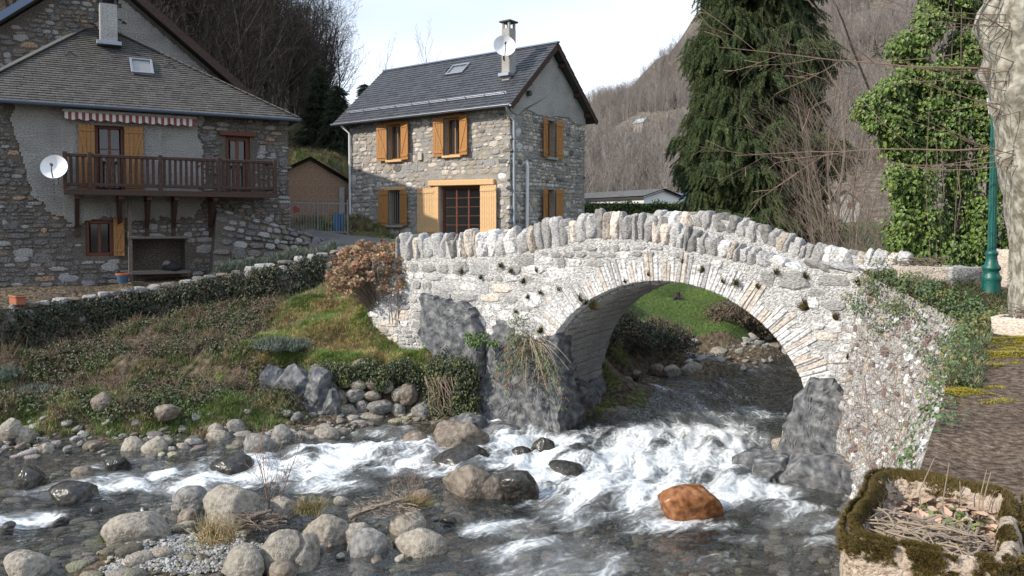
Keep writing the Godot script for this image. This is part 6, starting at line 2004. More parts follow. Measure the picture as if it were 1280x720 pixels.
const SMALL := [
	["shore stones of the left bank", 0.06, [
		[-8.20, 14.26, 0.20, "boulder", "small pale stone right of the small grey stone by the water near the left heap"],
		[-7.82, 13.95, 0.17, "boulder_grey", "small grey stone right of the small grey stone by the water near the left heap"],
		[-7.40, 14.11, 0.23, "boulder_brown", "small brown stone behind the dark reddish boulder near the left bank grass"],
		[-5.87, 14.11, 0.20, "boulder", "small pale stone right of the grey boulder at the water's edge"],
		[-5.72, 14.32, 0.23, "boulder_grey", "small grey stone left of the flat pale stone below the small white boulder"],
		[-4.90, 14.21, 0.23, "boulder_brown", "small brown stone left of the large grey boulder at the shore behind the bare saplings"],
		[-4.27, 14.92, 0.21, "boulder", "small pale stone in front of the grey split boulder at the shore below the rock"],
		[-4.18, 15.46, 0.28, "boulder_grey", "small grey stone right of the grey split boulder at the shore below the rock face"],
		[-3.81, 14.75, 0.21, "boulder_brown", "small brown stone left of the low pale stone in the shallows before the boulder wall"],
		[-5.21, 16.17, 0.23, "boulder", "small pale stone right of the upright grey slab stone on the left bank shore"],
		[-5.13, 17.25, 0.31, "boulder_grey", "small grey stone behind the grey split boulder at the shore below the rock face"],
		[-4.63, 16.51, 0.26, "boulder_brown", "small brown stone behind the grey split boulder at the shore below the rock face"],
		[-6.00, 13.95, 0.14, "boulder", "small pale stone left of the flat pale stone below the small white boulder"],
		[-7.80, 14.32, 0.14, "boulder_grey", "small grey stone left of the dark reddish boulder near the left bank grass"],
		[-8.74, 14.11, 0.20, "boulder_brown", "small brown stone left of the small grey stone by the water near the left heap"]]],
	["far shore stones", 0.28, [
		[5.87, 22.45, 0.27, "boulder", "small pale stone in front of the grey boulder on the far shore under the arch"],
		[5.99, 21.92, 0.22, "boulder_brown", "small brown stone left of the pale boulder left of the tan one on the far"],
		[7.04, 22.73, 0.27, "boulder_grey", "small grey stone right of the tan boulder at the water on the far shore"],
		[7.54, 23.61, 0.33, "boulder", "small pale stone right of the tan boulder at the water on the far shore"],
		[7.59, 23.02, 0.37, "boulder_brown", "small brown stone right of the tan boulder at the water on the far shore"],
		[8.02, 23.61, 0.33, "boulder_grey", "small grey stone right of the pale boulder left of the tan one on the far"],
		[7.40, 24.55, 0.29, "boulder", "small pale stone behind the tan boulder at the water on the far shore"],
		[7.22, 25.22, 0.25, "boulder_brown", "small brown stone behind the brown stone above the pale boulders on the far shore"],
		[7.98, 25.22, 0.35, "boulder_grey", "small grey stone behind the tan boulder at the water on the far shore"],
		[8.04, 24.55, 0.29, "boulder", "small pale stone right of the pale boulder left of the tan one on the far"],
		[3.09, 19.80, 0.28, "boulder_brown", "small brown stone left of the low stone under the arch left of the pale round"],
		[2.73, 18.98, 0.27, "boulder_grey", "small grey stone left of the low stone under the arch left of the pale round"],
		[5.38, 21.92, 0.22, "boulder", "small pale stone left of the grey boulder on the far shore under the arch"]]],
	["wet stones in the stream", -0.05, [
		[-6.55, 13.52, 0.22, "boulder_wet", "small wet dark stone right of the dark reddish boulder near the left bank grass"],
		[-5.22, 14.77, 0.24, "boulder_wet", "small wet dark stone right of the flat pale stone below the small white boulder"],
		[-3.00, 14.50, 0.20, "boulder_wet", "small wet dark stone right of the low pale stone in the shallows before the boulder"],
		[-1.89, 9.82, 0.14, "boulder_wet", "small wet dark stone in front of the dark mottled stone in front of the driftwood"],
		[-0.87, 10.76, 0.22, "boulder_wet", "small wet dark stone right of the pale boulder beneath the driftwood heap on its right"],
		[-1.67, 13.75, 0.30, "boulder_wet", "small wet dark stone in front of the low brown boulder left of the large one"],
		[-3.68, 13.75, 0.25, "boulder_wet", "small wet dark stone in front of the low pale stone in the shallows before"],
		[0.00, 11.89, 0.24, "boulder_wet", "small wet dark stone in front of the dark brown boulder, right of a close trio"],
		[-5.90, 11.22, 0.22, "boulder_wet", "small wet dark stone right of the black boulder washed over by the left rapids"],
		[-6.16, 10.76, 0.19, "boulder_wet", "small wet dark stone in front of the black boulder washed over by the left rapids"],
		[-5.22, 11.22, 0.18, "boulder_wet", "small wet dark stone left of the small pinkish stone left of the largest pale boulder"],
		[-6.77, 10.62, 0.17, "boulder_wet", "small wet dark stone behind the flat speckled stone in the bottom left corner"],
		[-3.22, 10.07, 0.16, "boulder_wet", "small wet dark stone left of the pale boulder split by a dark crack"]]],
	["island stones", 0.00, [
		[-4.75, 10.78, 0.13, "boulder", "small pale stone left of the small brown stone at the foot of the largest pale"],
		[-3.93, 10.26, 0.14, "boulder_brown", "small brown stone right of the small brown stone at the foot of the largest pale"],
		[-3.48, 10.26, 0.14, "boulder_grey", "small grey stone left of the pale boulder split by a dark crack"],
		[-3.47, 10.63, 0.11, "boulder", "small pale stone left of the pale boulder just behind the grey driftwood log"],
		[-2.29, 9.90, 0.12, "boulder_brown", "small brown stone in front of the smooth pale boulder right of the cracked boulder"],
		[-2.38, 9.70, 0.16, "boulder_grey", "small grey stone right of the pale boulder split by a dark crack"],
		[-2.08, 9.56, 0.11, "boulder", "small pale stone left of the dark mottled stone in front of the driftwood heap"],
		[-1.62, 9.42, 0.13, "boulder_brown", "small brown stone in front of the dark mottled stone in front of the driftwood heap"],
		[-3.59, 12.04, 0.14, "boulder_grey", "small grey stone behind the pale boulder just behind the grey driftwood log"],
		[-4.24, 10.37, 0.10, "boulder", "small pale stone in front of the small brown stone at the foot of the largest"],
		[-3.71, 9.47, 0.17, "boulder_brown", "small brown stone left of the pale boulder under the dry grass tuft at the bottom"],
		[-4.52, 9.70, 0.12, "boulder_grey", "small grey stone in front of the flat pale grey boulder at the left edge"],
		[-2.16, 10.78, 0.11, "boulder", "small pale stone behind the small pale stone between the smooth boulder and the driftwood"],
		[-1.59, 11.21, 0.13, "boulder_brown", "small brown stone behind the pale boulder beneath the driftwood heap on its right"],
		[-1.04, 10.78, 0.13, "boulder_grey", "small grey stone right of the pale boulder beneath the driftwood heap on its right"],
		[-1.34, 9.47, 0.15, "boulder", "small pale stone in front of the long pale flat boulder at the right right end"],
		[-3.04, 11.57, 0.12, "boulder_brown", "small brown stone right of the pale boulder just behind the grey driftwood log"]]]]

func make_boulders() -> void:
	rng.seed = 71
	for k in BOULDERS.size():
		var b: Array = BOULDERS[k]
		var big: bool = b[3] > 0.3
		var t := Transform3D(spin(R(-0.5, 0.5), R(-0.1, 0.1), R(-0.12, 0.12)) * Basis.from_scale(Vector3(b[3] * 1.06, minf(b[4] * 1.55, b[3] * 1.05), b[3] * 0.85)), Vector3.ZERO)
		var o := part(self, "boulder", rocks[32 if k == 2 else 26 + k % 6 if big else (k * 5 + 3) % 8][1], mat[b[5]], Transform3D(t.basis, at(b[0], b[1] + b[4] * 0.12, b[2])))
		tag(o, b[6], "boulder")
	for s in SMALL:
		for q in s[2]:
			var t := spin(R(0, 6), R(-0.2, 0.2), R(-0.2, 0.2)) * Basis.from_scale(Vector3(q[2] * 1.1, q[2] * R(0.6, 0.85), q[2] * R(0.7, 1.0)))
			var y: float = maxf(s[1], H(q[0], q[1])) + q[2] * 0.12
			var o := part(self, "river_stone", rocks[rng.randi() % 8][1], mat[q[3]], Transform3D(t, at(q[0], y, q[1])))
			tag(o, q[4], "stone", s[0])
	# gravel of the island, and cobbles under the shallow water
	var where := []
	var tints := []
	for k in 5200:
		var x := R(-4.9, -2.6)
		var d := R(8.9, 10.5)
		var e := Vector2((x + 3.95) / 0.95, (d - 9.6) / 0.62)
		if e.length() > 1.0 + 0.35 * noise_b.get_noise_2d(x * 2.0, d * 2.0):
			continue
		var s := R(0.02, 0.06) * (1.0 if rng.randf() < 0.9 else 1.7)
		where.append(Transform3D(spin(R(0, 6), R(-0.4, 0.4)) * Basis.from_scale(Vector3(s, s * 0.6, s * 0.8)), at(x, maxf(H(x, d), 0.0) + R(0, 0.03), d)))
		var c := R(0.6, 1.35)
		tints.append(Color(c, c * R(0.96, 1.02), c * R(0.92, 1.05)))
	var gr := scatter(self, "gravel", rocks[2][1], mat.pebble, where, tints)
	where = []
	tints = []
	for k in 6000:
		var x := R(-14, 4.5)
		var d := R(7.5, 17)
		var y := H(x, d)
		if y > 0.12 or y < -0.75:
			continue
		var s := pow(rng.randf(), 3.0) * 0.3 + 0.06
		where.append(Transform3D(spin(R(0, 6), R(-0.3, 0.3)) * Basis.from_scale(Vector3(s, s * 0.5, s * 0.8)), at(x, y + 0.02, d)))
		var c := R(0.3, 1.0)
		tints.append(Color(c, c * R(0.85, 0.98), c * R(0.65, 0.9)))
	var pebbles := scatter(self, "bed_cobbles", rocks[5][1], mat.pebble, where, tints)
	# loose rubble along the shores
	where = []
	tints = []
	for k in 800:
		var far := k % 2 == 0
		var x := R(4.6, 9.5) if far else R(-13.5, -3.0)
		var d := R(20.5, 25.0) if far else R(14.0, 16.0)
		var y := H(x, d)
		if y < 0.02 or y > (0.75 if far else 0.4):
			continue
		var s := pow(rng.randf(), 2.5) * (0.3 if far else 0.2) + 0.05
		where.append(Transform3D(spin(R(0, 6), R(-0.3, 0.3)) * Basis.from_scale(Vector3(s, s * 0.65, s * 0.85)), at(x, y + s * 0.1, d)))
		var c := R(0.45, 1.15)
		tints.append(Color(c, c * R(0.92, 1.0), c * R(0.82, 0.96)))
	scatter(self, "shore_rubble", rocks[4][1], mat.pebble, where, tints)
	var st := thing("tree_stump", "small dark stump standing on the lawn beyond the arch", "stump", at(5.3, H(5.3, 25.6), 25.6))
	var sg := Geo.new()
	sg.lathe([[0.16, -0.1], [0.11, 0.06], [0.09, 0.2], [0.1, 0.24], [0.001, 0.25]], 9)
	part(st, "trunk", sg.mesh(true), mat.bark)
	for q in [0.4, 2.3, 4.4]:
		var rg := Geo.new()
		rg.tube(PackedVector3Array([Vector3(0, 0.08, 0), Vector3(cos(q) * 0.16, 0.05, sin(q) * 0.16), Vector3(cos(q) * 0.3, -0.04, sin(q) * 0.3)]), PackedFloat32Array([0.06, 0.05, 0.02]), 7)
		part(st, "root", rg.mesh(true), mat.bark)

# ---------------------------------------------------------------- trees
func conifer(called: String, label: String, pos: Vector3, height: float, radius: float, shape: Callable, tone: Color, n_rows: int, sprig_len: float, dense: int, hang: float, group := "") -> void:
	var t := thing(called, label, "tree", pos, 0.0, group)
	var g := Geo.new()
	g.tube(PackedVector3Array([Vector3(0, -0.4, 0), Vector3(0, height * 0.5, 0), Vector3(0, height, 0)]), PackedFloat32Array([height * 0.02, height * 0.012, 0.01]), 8)
	part(t, "trunk", g.mesh(true), mat.bark)
	var limbs := Geo.new()
	var where := []
	var tints := []
	for k in n_rows:
		var f := (k + R(0.0, 0.9)) / n_rows
		var y := height * lerpf(0.03, 0.99, f)
		var r: float = radius * shape.call(f)
		var n := 7
		for m in n:
			var a := TAU * (m + R(-0.35, 0.35)) / n + k * 1.1
			var out := Vector3(cos(a), 0, sin(a))
			var len := r * R(0.72, 1.12)
			var sag := len * R(0.2, 0.38)
			var pts := PackedVector3Array()
			var rad := PackedFloat32Array()
			for s in 5:
				var q := s / 4.0
				pts.append(Vector3(0, y, 0) + out * len * q + Vector3.DOWN * sag * (sin(q * PI * 0.62)))
				rad.append(0.03 * (1.0 - q) + 0.006)
			limbs.tube(pts, rad, 3)
			var side := Vector3(-out.z, 0, out.x)
			var c := int(dense * (0.4 + len / radius))
			for s in c:
				var q := pow(R(0.03, 1.0), 0.6)
				var i := mini(int(q * 4), 3)
				var p := pts[i].lerp(pts[i + 1], q * 4 - i)
				var w := R(-1, 1) * len * 0.3 * (1.1 - q * 0.7)
				p += side * w + Vector3.DOWN * absf(w) * 0.3
				var dir := (out * R(0.2, 0.9) + side * signf(w) * R(0.0, 0.7) + Vector3.DOWN * hang * R(0.3, 1.3)).normalized()
				var b := Basis.looking_at(dir, Vector3(0.1, 1, 0.2)).rotated(dir, R(0, TAU))
				var l := sprig_len * R(0.6, 1.25)
				where.append(Transform3D(Basis(-b.z * l, b.y * l, b.x * l), p))
				var v := R(0.6, 1.35)
				tints.append(tone * Color(v * R(0.9, 1.15), v, v * R(0.8, 1.1)))
	part(t, "limbs", limbs.mesh(), mat.bark).set_meta("kind", "stuff")
	scatter(t, "crown", sprig(190, 0.15, 0.1).mesh(), mat.needle, where, tints)

func make_trees() -> void:
	rng.seed = 81
	var tall := func(f): return minf(1.0, 0.55 + f * 5.0) * pow(1.0 - f, 0.5) * (1.0 + 0.13 * sin(f * 37.0))
	var pointed := func(f): return pow(1.0 - f, 0.85)
	conifer("spruce", "tall dark green spruce with drooping branches behind the bridge", at(9.75, 3.2, 32.0), 21.0, 3.15, tall, Color(0.078, 0.112, 0.042), 92, 0.78, 60, 2.0)
	for q in [[-10.2, 42.5, 7.4, 1.9, "broad dark fir behind the old house, tallest of three"], [-9.0, 41.5, 6.6, 1.8, "dark fir nearest the slate roof, second of three"], [-8.6, 47.0, 7.4, 1.3, "slim dark fir whose tip stands just left of the slate roof"]]:
		conifer("fir_tree", q[4], at(q[0], left_y(q[0], q[1]) - 0.4, q[1]), q[2], q[3], pointed, Color(0.024, 0.042, 0.02), 40, 0.45, 20, 0.5, "firs behind the houses")
	# the far hillside wood: bare stems
	var kinds := []
	for k in 3:
		kinds.append(bare_tree(10.0, {"levels": 2, "segs": [3, 2, 1], "sides": [3, 3, 3], "kids": [15, 6], "girth": 0.011, "thin": 0.018, "open": 0.42, "lift": 0.12, "start": 0.3, "shrink": 0.36}).mesh())
	var sets := [[], [], []]
	var tints := [[], [], []]
	for k in 13000:
		var d := 115.0 + 320.0 * pow(rng.randf(), 0.7)
		var x := R(0.02, 0.62) * d
		if Vector2((x - 42.0) / 15.0, (d - 238.0) / 30.0).length() < 1.0:
			continue
		if noise_b.get_noise_2d(x * 0.025, d * 0.02) > 0.3:
			continue
		var m := rng.randi() % 3
		var s := R(0.55, 1.1)
		sets[m].append(Transform3D(spin(R(0, 6), R(-0.05, 0.05)) * Basis.from_scale(Vector3(s, s * R(0.85, 1.15), s)), at(x, hill_y(x, d) - 0.3, d)))
		var v := R(0.75, 1.25)
		tints[m].append(Color(v * 1.04, v, v * R(0.94, 1.04)))
	for m in 3:
		scatter(self, "hillside_wood", kinds[m], mat.bark_pale, sets[m], tints[m])
	var ever := []
	var ever_tint := []
	for k in 150:
		var d := R(140.0, 420.0)
		var x := R(0.06, 0.6) * d
		if noise_b.get_noise_2d(x * 0.02 + 90.0, d * 0.02) < 0.08:
			continue
		var s := R(3.5, 7.0)
		var v := R(0.6, 1.2)
		ever.append(Transform3D(spin(R(0, 6)) * Basis.from_scale(Vector3(s * 0.32, s, s * 0.32)), at(x, hill_y(x, d) - 0.4, d)))
		ever_tint.append(Color(0.04 * v, 0.06 * v, 0.032 * v))
	var fir := Geo.new()
	for k in 60:
		var f := (k + 0.5) / 60.0
		var a := k * 2.4
		var r := (1.0 - f) * R(0.7, 1.15)
		var p := Vector3(0, 0.08 + f * 0.9, 0)
		var tip := p + Vector3(cos(a) * r, -0.06, sin(a) * r)
		var sd := Vector3(-sin(a), 0, cos(a)) * r * 0.35
		fir.face([p, tip - sd, tip + sd + Vector3(0, 0.03, 0)])
	scatter(self, "hillside_firs", fir.mesh(), mat.needle, ever, ever_tint)
	# the wood on the near slope
	var wood := []
	for k in 3:
		wood.append(bare_tree(10.0, {"levels": 3, "segs": [6, 3, 2, 1], "sides": [4, 3, 3, 3], "kids": [14, 6, 5], "girth": 0.011, "thin": 0.009, "open": 0.5, "lift": 0.1, "start": 0.15, "shrink": 0.42}))
	var wm := []
	for w in wood:
		wm.append(w.mesh())
	sets = [[], [], []]
	tints = [[], [], []]
	for k in 760:
		var d := R(37.0, 100.0)
		var x := R(-0.66, -0.17) * d
		if x > -0.235 * d or (d < 52.0 and x > -0.3 * d):
			continue
		var m := rng.randi() % 3
		var s := R(0.6, 1.05)
		sets[m].append(Transform3D(spin(R(0, 6), R(-0.06, 0.06), R(-0.06, 0.06)) * Basis.from_scale(Vector3(s, s * R(0.9, 1.1), s)), at(x, left_y(x, d) - 0.3, d)))
		var v := R(0.5, 1.1)
		tints[m].append(Color(v * 1.05, v, v * 0.95))
	for m in 3:
		scatter(self, "slope_wood", wm[m], mat.bark, sets[m], tints[m])
	# bare trees one can tell apart
	rng.seed = 83
	for q in [[-18.9, 62.0, 11.5, "tall bare tree standing out on the dark slope skyline, leftmost of four"], [-17.3, 66.0, 10.8, "tall bare tree on the slope skyline, second of four"], [-15.2, 64.0, 9.6, "bare tree on the slope skyline, third of four"], [-14.6, 68.0, 9.6, "bare tree nearest the firs on the slope skyline"]]:
		var o := part(self, "bare_tree", bare_tree(q[2], {"girth": 0.012, "thin": 0.008, "kids": [15, 7, 5], "open": 0.45, "lift": 0.12}).mesh(), mat.bark, Transform3D(Basis(), at(q[0], left_y(q[0], q[1]) - 0.2, q[1])))
		tag(o, q[3], "tree", "bare trees of the near slope")
	for q in [[-9.2, 62.0, 4.0, 12.4, "pale bare tree above the left end of the slate roof"], [-6.2, 70.0, 5.0, 14.4, "pale bare tree top showing over the middle of the slate roof"]]:
		var o := part(self, "bare_tree", bare_tree(q[3], {"girth": 0.006, "thin": 0.005, "kids": [17, 6, 4], "open": 0.35, "lift": 0.2, "start": 0.5, "shrink": 0.3}).mesh(), mat.bark_pale, Transform3D(Basis(), at(q[0], q[2], q[1])))
		tag(o, q[4], "tree", "bare trees beyond the houses")
	# the leafless thicket between spruce and ivy
	for q in [[8.2, 19.5, 5.2, "brown leafless thicket tree right beside the bridge end"], [9.2, 22.0, 6.6, "brown leafless tree leaning behind the bridge end"], [10.2, 26.0, 8.0, "twiggy bare tree right of the spruce"], [10.6, 25.0, 9.0, "tall twiggy bare tree between spruce and ivy"], [7.7, 18.0, 3.6, "low brown bush of bare twigs at the bridge end"], [10.4, 21.0, 7.0, "bare tree close behind the ivy covered trunk"], [11.5, 29.0, 10.0, "tall thin bare tree far right of the spruce"]]:
		var g := Geo.new()
		for k in 3:
			var s: float = q[2] * R(0.6, 1.0)
			var b := bare_tree(s, {"girth": 0.006, "thin": 0.003, "kids": [11, 6, 4], "open": 0.42, "lift": 0.04, "start": 0.12, "wobble": 0.16})
			g.add(b, Transform3D(Basis(Vector3(R(-1, 1), 0, R(-1, 1)).normalized(), R(0.03, 0.2)), Vector3(R(-0.3, 0.3), 0, R(-0.3, 0.3))))
		var o := part(self, "thicket_tree", g.mesh(), mat.twig_brown, Transform3D(Basis(), at(q[0], maxf(H(q[0], q[1]), 0.5) - 0.1, q[1])))
		tag(o, q[3], "tree", "leafless thicket beyond the bridge")
	ivy_trees()
	plane_tree()
	# clipped hedge beyond the bridge
	var hd := thing("hedge", "clipped green hedge behind the crown of the bridge", "hedge", at(5.4, 3.6, 36.0), 0.12)
	var where := []
	tints = []
	for k in 6000:
		var p := Vector3(R(-2.6, 3.2), R(0, 1.62), R(-0.5, 0.5))
		p.y *= 0.9 + 0.12 * noise_b.get_noise_1d(p.x * 1.3)
		if rng.randf() < 0.6:
			p.z = 0.5 + R(-0.06, 0.06)
		where.append(Transform3D(spin(R(0, 6), R(-1.5, 0.6), R(-1, 1)) * Basis.from_scale(Vector3.ONE * R(0.07, 0.12)), p))
		var v := R(0.6, 1.3)
		tints.append(Color(0.16 * v, 0.23 * v, 0.06 * v))
	scatter(hd, "foliage", leaf_shape([[0, 0], [0.3, 0.35], [0.24, 0.7], [0, 1]]).mesh(), mat.leaf, where, tints)
	var hg := Geo.new()
	hg.box(Transform3D(Basis(), Vector3(0.3, 0.7, 0)), Vector3(5.6, 1.45, 0.75))
	part(hd, "branch_core", hg.mesh(), mat.bark)

func leaf_cloud(where: Array, tints: Array, p: Vector3, r: Vector3, n: int, size: Vector2, tone: Color, face: Vector3) -> void:
	for k in n:
		var q := Vector3(R(-1, 1), R(-1, 1), R(-1, 1))
		q = q.normalized() * pow(rng.randf(), 0.4)
		var out := (q * Vector3(1, 0.6, 1) + face * 0.7 + Vector3(R(-0.5, 0.5), R(-0.1, 0.7), R(-0.5, 0.5))).normalized()
		var b := Basis.looking_at(-out, Vector3.UP)      # +z out of the leaf's face
		var s := R(size.x, size.y)
		b = b * Basis(Vector3(0, 0, 1), PI + R(-0.9, 0.9)) * Basis.from_scale(Vector3.ONE * s)
		where.append(Transform3D(b, p + q * r * (1.0 if rng.randf() < 0.9 else 1.5)))
		var v := R(0.55, 1.4)
		tints.append(Color(tone.r * v * R(0.85, 1.25), tone.g * v, tone.b * v * R(0.7, 1.2)))

func ivy_trees() -> void:
	rng.seed = 85
	var t := thing("ivy_tree", "bare trunks smothered in glossy green ivy behind the lamp post", "tree", at(8.3, 3.0, 15.5))
	var where := []
	var tints := []
	var stems := [[Vector3(-0.3, 0, 0.1), Vector3(-0.45, 2.0, 0), Vector3(-0.6, 4.0, 0.1), Vector3(-0.35, 6.5, 0)], [Vector3(0.35, 0, 0), Vector3(0.3, 2.2, 0.1), Vector3(0.25, 4.4, 0), Vector3(0.35, 7, 0.1)], [Vector3(0.95, 0, 0.2), Vector3(0.9, 2.2, 0.1), Vector3(0.85, 4.4, 0.2), Vector3(0.7, 7, 0.1)], [Vector3(-0.5, 1.9, 0), Vector3(-0.95, 2.6, 0.1), Vector3(-1.35, 3.3, 0.1), Vector3(-2.3, 5.4, 0.3)]]
	for s in stems:
		var pts := PackedVector3Array()
		var rad := PackedFloat32Array()
		for k in 13:
			var f := k / 12.0 * 3.0
			var i := mini(int(f), 2)
			pts.append(s[i].lerp(s[i + 1], f - i) + Vector3(R(-0.04, 0.04), 0, R(-0.04, 0.04)))
			rad.append(lerpf(0.1, 0.03, k / 12.0) * (1.0 if s[0].y < 1.0 else 0.45))
		var g := Geo.new()
		g.tube(pts, rad, 8)
		part(t, "trunk", g.mesh(true), mat.bark)
	for c in [[-0.35, 0.5, 0.55, 0.7, 700], [0.3, 0.5, 0.6, 0.8, 800], [0.95, 0.6, 0.5, 0.9, 700], [-0.4, 1.5, 0.6, 0.8, 900], [0.4, 1.6, 0.6, 0.8, 800], [1.0, 1.8, 0.5, 0.8, 600], [-0.75, 2.4, 0.6, 0.55, 800], [-1.15, 2.9, 0.5, 0.5, 700], [-0.25, 2.7, 0.6, 0.7, 800], [0.5, 2.8, 0.5, 0.8, 600], [-1.45, 3.35, 0.28, 0.3, 220], [-0.55, 3.7, 0.5, 0.6, 700], [0.2, 3.9, 0.55, 0.7, 600], [0.9, 3.6, 0.45, 0.8, 500], [-0.4, 4.7, 0.4, 0.6, 500], [0.3, 5.0, 0.5, 0.7, 500], [0.8, 5.0, 0.4, 0.8, 350], [-0.25, 5.8, 0.4, 0.6, 400], [0.4, 6.2, 0.4, 0.7, 350], [-0.75, 0.9, 0.4, 0.8, 500], [1.35, 1.0, 0.4, 1.0, 500], [1.4, 2.6, 0.35, 1.0, 400], [-0.85, 1.8, 0.4, 0.6, 500], [-1.0, 3.6, 0.4, 0.4, 300], [-0.8, 4.3, 0.35, 0.5, 300], [0.1, 3.3, 0.6, 0.6, 800], [0.6, 3.2, 0.5, 0.6, 500], [0.5, 4.4, 0.5, 0.5, 500], [-0.3, 3.2, 0.5, 0.5, 500], [0.1, 5.5, 0.5, 0.6, 400], [1.2, 3.2, 0.3, 0.8, 300]]:
		for k in 5:
			var o := Vector3(c[0] + R(-0.5, 0.5) * c[2], c[1] + R(-0.6, 0.6) * c[3], R(-0.1, 0.35))
			leaf_cloud(where, tints, o, Vector3(c[2] * 0.55, c[3] * 0.5, 0.3), int(c[4] / 5.0 * R(1.5, 4.0)), Vector2(0.05, 0.1), Color(0.085, 0.14, 0.022), Vector3(-0.3, 0.1, 0.8))
	scatter(t, "ivy_leaves", ivy_leaf().mesh(), mat.ivy, where, tints)
	var v := Geo.new()      # bare stems hanging in front of the leaves
	for k in 7:
		var x := R(-0.7, 1.2)
		var pts := PackedVector3Array()
		var rad := PackedFloat32Array()
		for s in 8:
			x += R(-0.1, 0.1)
			pts.append(Vector3(x, 0.05 + s * 0.75, R(0.3, 0.55)))
			rad.append(0.008)
		v.tube(pts, rad, 4)
	part(t, "vine_stems", v.mesh(), mat.twig_brown)

func plane_tree() -> void:
	rng.seed = 87
	var t := thing("plane_tree", "plane tree trunk with mottled bark and knobbly burrs at the right edge", "tree", at(7.1, 2.6, 10.3))
	var g := Geo.new()
	var n := 48
	var rows := 60
	for k in rows:
		var f := k / (rows - 1.0)
		var y := f * 6.6 - 0.2
		var c := Vector3(-0.42 * smooth(0.0, 3.4, y) + 0.05 * sin(y), y, 0.0)
		for m in n:
			var a := TAU * m / n
			var d := Vector3(cos(a), 0, -sin(a))
			var r := 0.53 + 0.08 * exp(-y * 2.5) + 0.03 * sin(a * 3.0 + y)
			var q := (d * 0.55 + Vector3(0, y, 0)) * 1.0
			r += 0.05 * noise_b.get_noise_3dv(q * 1.3) + 0.02 * noise_b.get_noise_3dv(q * 4.0)
			for b in [[2.7, 3.35, 0.16, 0.16], [2.95, 2.9, 0.1, 0.1], [3.2, 2.25, 0.12, 0.11], [2.9, 4.0, 0.18, 0.2], [3.3, 3.7, 0.14, 0.15], [3.7, 3.0, 0.13, 0.13], [3.6, 2.0, 0.1, 0.1], [4.0, 4.1, 0.18, 0.2], [3.5, 3.4, 0.1, 0.09], [4.1, 3.5, 0.12, 0.12], [4.3, 2.5, 0.1, 0.1], [3.9, 3.8, 0.1, 0.08]]:
				var da := wrapf(a - b[0], -PI, PI) * 0.55
				var dist: float = Vector2(da, y - b[1]).length() / b[3]
				r += b[2] * exp(-dist * dist) * (1.0 + 0.5 * noise_b.get_noise_3dv(q * 5.0))
			g.vert(c + d * r)
	for k in rows - 1:
		for m in n:
			var a := k * n + m
			var b := k * n + (m + 1) % n
			g.tri(a, b, b + n)
			g.tri(a, b + n, a + n)
	part(t, "trunk", g.mesh(true), mat.bark_plane)
	# long thin shoots sprouting from the burrs
	for k in 34:
		var y: float = [3.3, 2.9, 2.3, 4.0, 3.7, 4.4][k % 6] + R(-0.15, 0.15)
		var p := Vector3(-0.75, y, R(0.0, 0.35))
		var d := Vector3(-1, R(-0.3, 0.45), R(-0.25, 0.35)).normalized()
		var pts := PackedVector3Array()
		var rad := PackedFloat32Array()
		var l := R(0.6, 2.6)
		for s in 9:
			pts.append(p)
			rad.append(lerpf(0.007, 0.002, s / 8.0))
			d = (d + Vector3(R(-0.1, 0.1), R(-0.06, 0.1), R(-0.1, 0.1))).normalized()
			p += d * l / 8.0
		var s := Geo.new()
		s.tube(pts, rad, 5)
		part(t, "shoot", s.mesh(), mat.twig_red)
	# upper limbs leaving towards the left, out over the street
	for b in [[Vector3(-1.05, 4.6, 0.2), Vector3(-1, -0.12, 0.1), 3.2, 0.02], [Vector3(-1.05, 5.4, 0.1), Vector3(-0.9, -0.35, 0.3), 3.6, 0.022], [Vector3(-1.05, 3.4, 0.1), Vector3(-1, 0.1, -0.1), 3.4, 0.014], [Vector3(-0.95, 2.4, 0.0), Vector3(-1, 0.03, -0.1), 3.2, 0.012], [Vector3(-1.05, 4.2, 0.3), Vector3(-1, 0.25, 0.2), 2.6, 0.014]]:
		var br := Geo.new()
		limb(br, b[0], b[1].normalized(), b[2], b[3], 1, {"levels": 3, "segs": [7, 7, 4, 3], "sides": [5, 5, 4, 3], "kids": [7, 7, 4], "wobble": 0.1, "lift": 0.02, "start": 0.2, "open": 0.4, "shrink": 0.42, "thin": 0.003})
		part(t, "branch", br.mesh(), mat.twig_red)

# ---------------------------------------------------------------- plants of the bank
func on_ground(x: float, d: float, s: float, lean := 0.25) -> Transform3D:
	return Transform3D(spin(R(0, TAU), R(-lean, lean), R(-lean, lean)) * Basis.from_scale(Vector3(s, s * R(0.7, 1.2), s)), at(x, H(x, d) - 0.02, d))

func grass_patch(called: String, label: String, n: int, area: Rect2, keep: Callable, size: Vector2, tone: Callable, blades := 11) -> void:
	var where := []
	var tints := []
	for k in n:
		var x := area.position.x + rng.randf() * area.size.x
		var d := area.position.y + rng.randf() * area.size.y
		if not keep.call(x, d):
			continue
		where.append(on_ground(x, d, R(size.x, size.y)))
		tints.append(tone.call(x, d))
	var o := scatter(self, called, tuft(blades, 0.025, 0.7).mesh(), mat.grass, where, tints)
	o.set_meta("label", label)

func green_or_straw(x: float, d: float, green: float) -> Color:
	var n := noise_b.get_noise_2d(x * 0.9, d * 0.9 + 50.0) * 1.3 + R(-0.35, 0.35) + green
	var v := R(0.7, 1.3)
	if n > 0.0:
		return Color(0.11 * v, 0.165 * v, 0.036 * v)
	return Color(0.32 * v, 0.26 * v, 0.12 * v) if n > -0.45 else Color(0.17 * v, 0.125 * v, 0.07 * v)

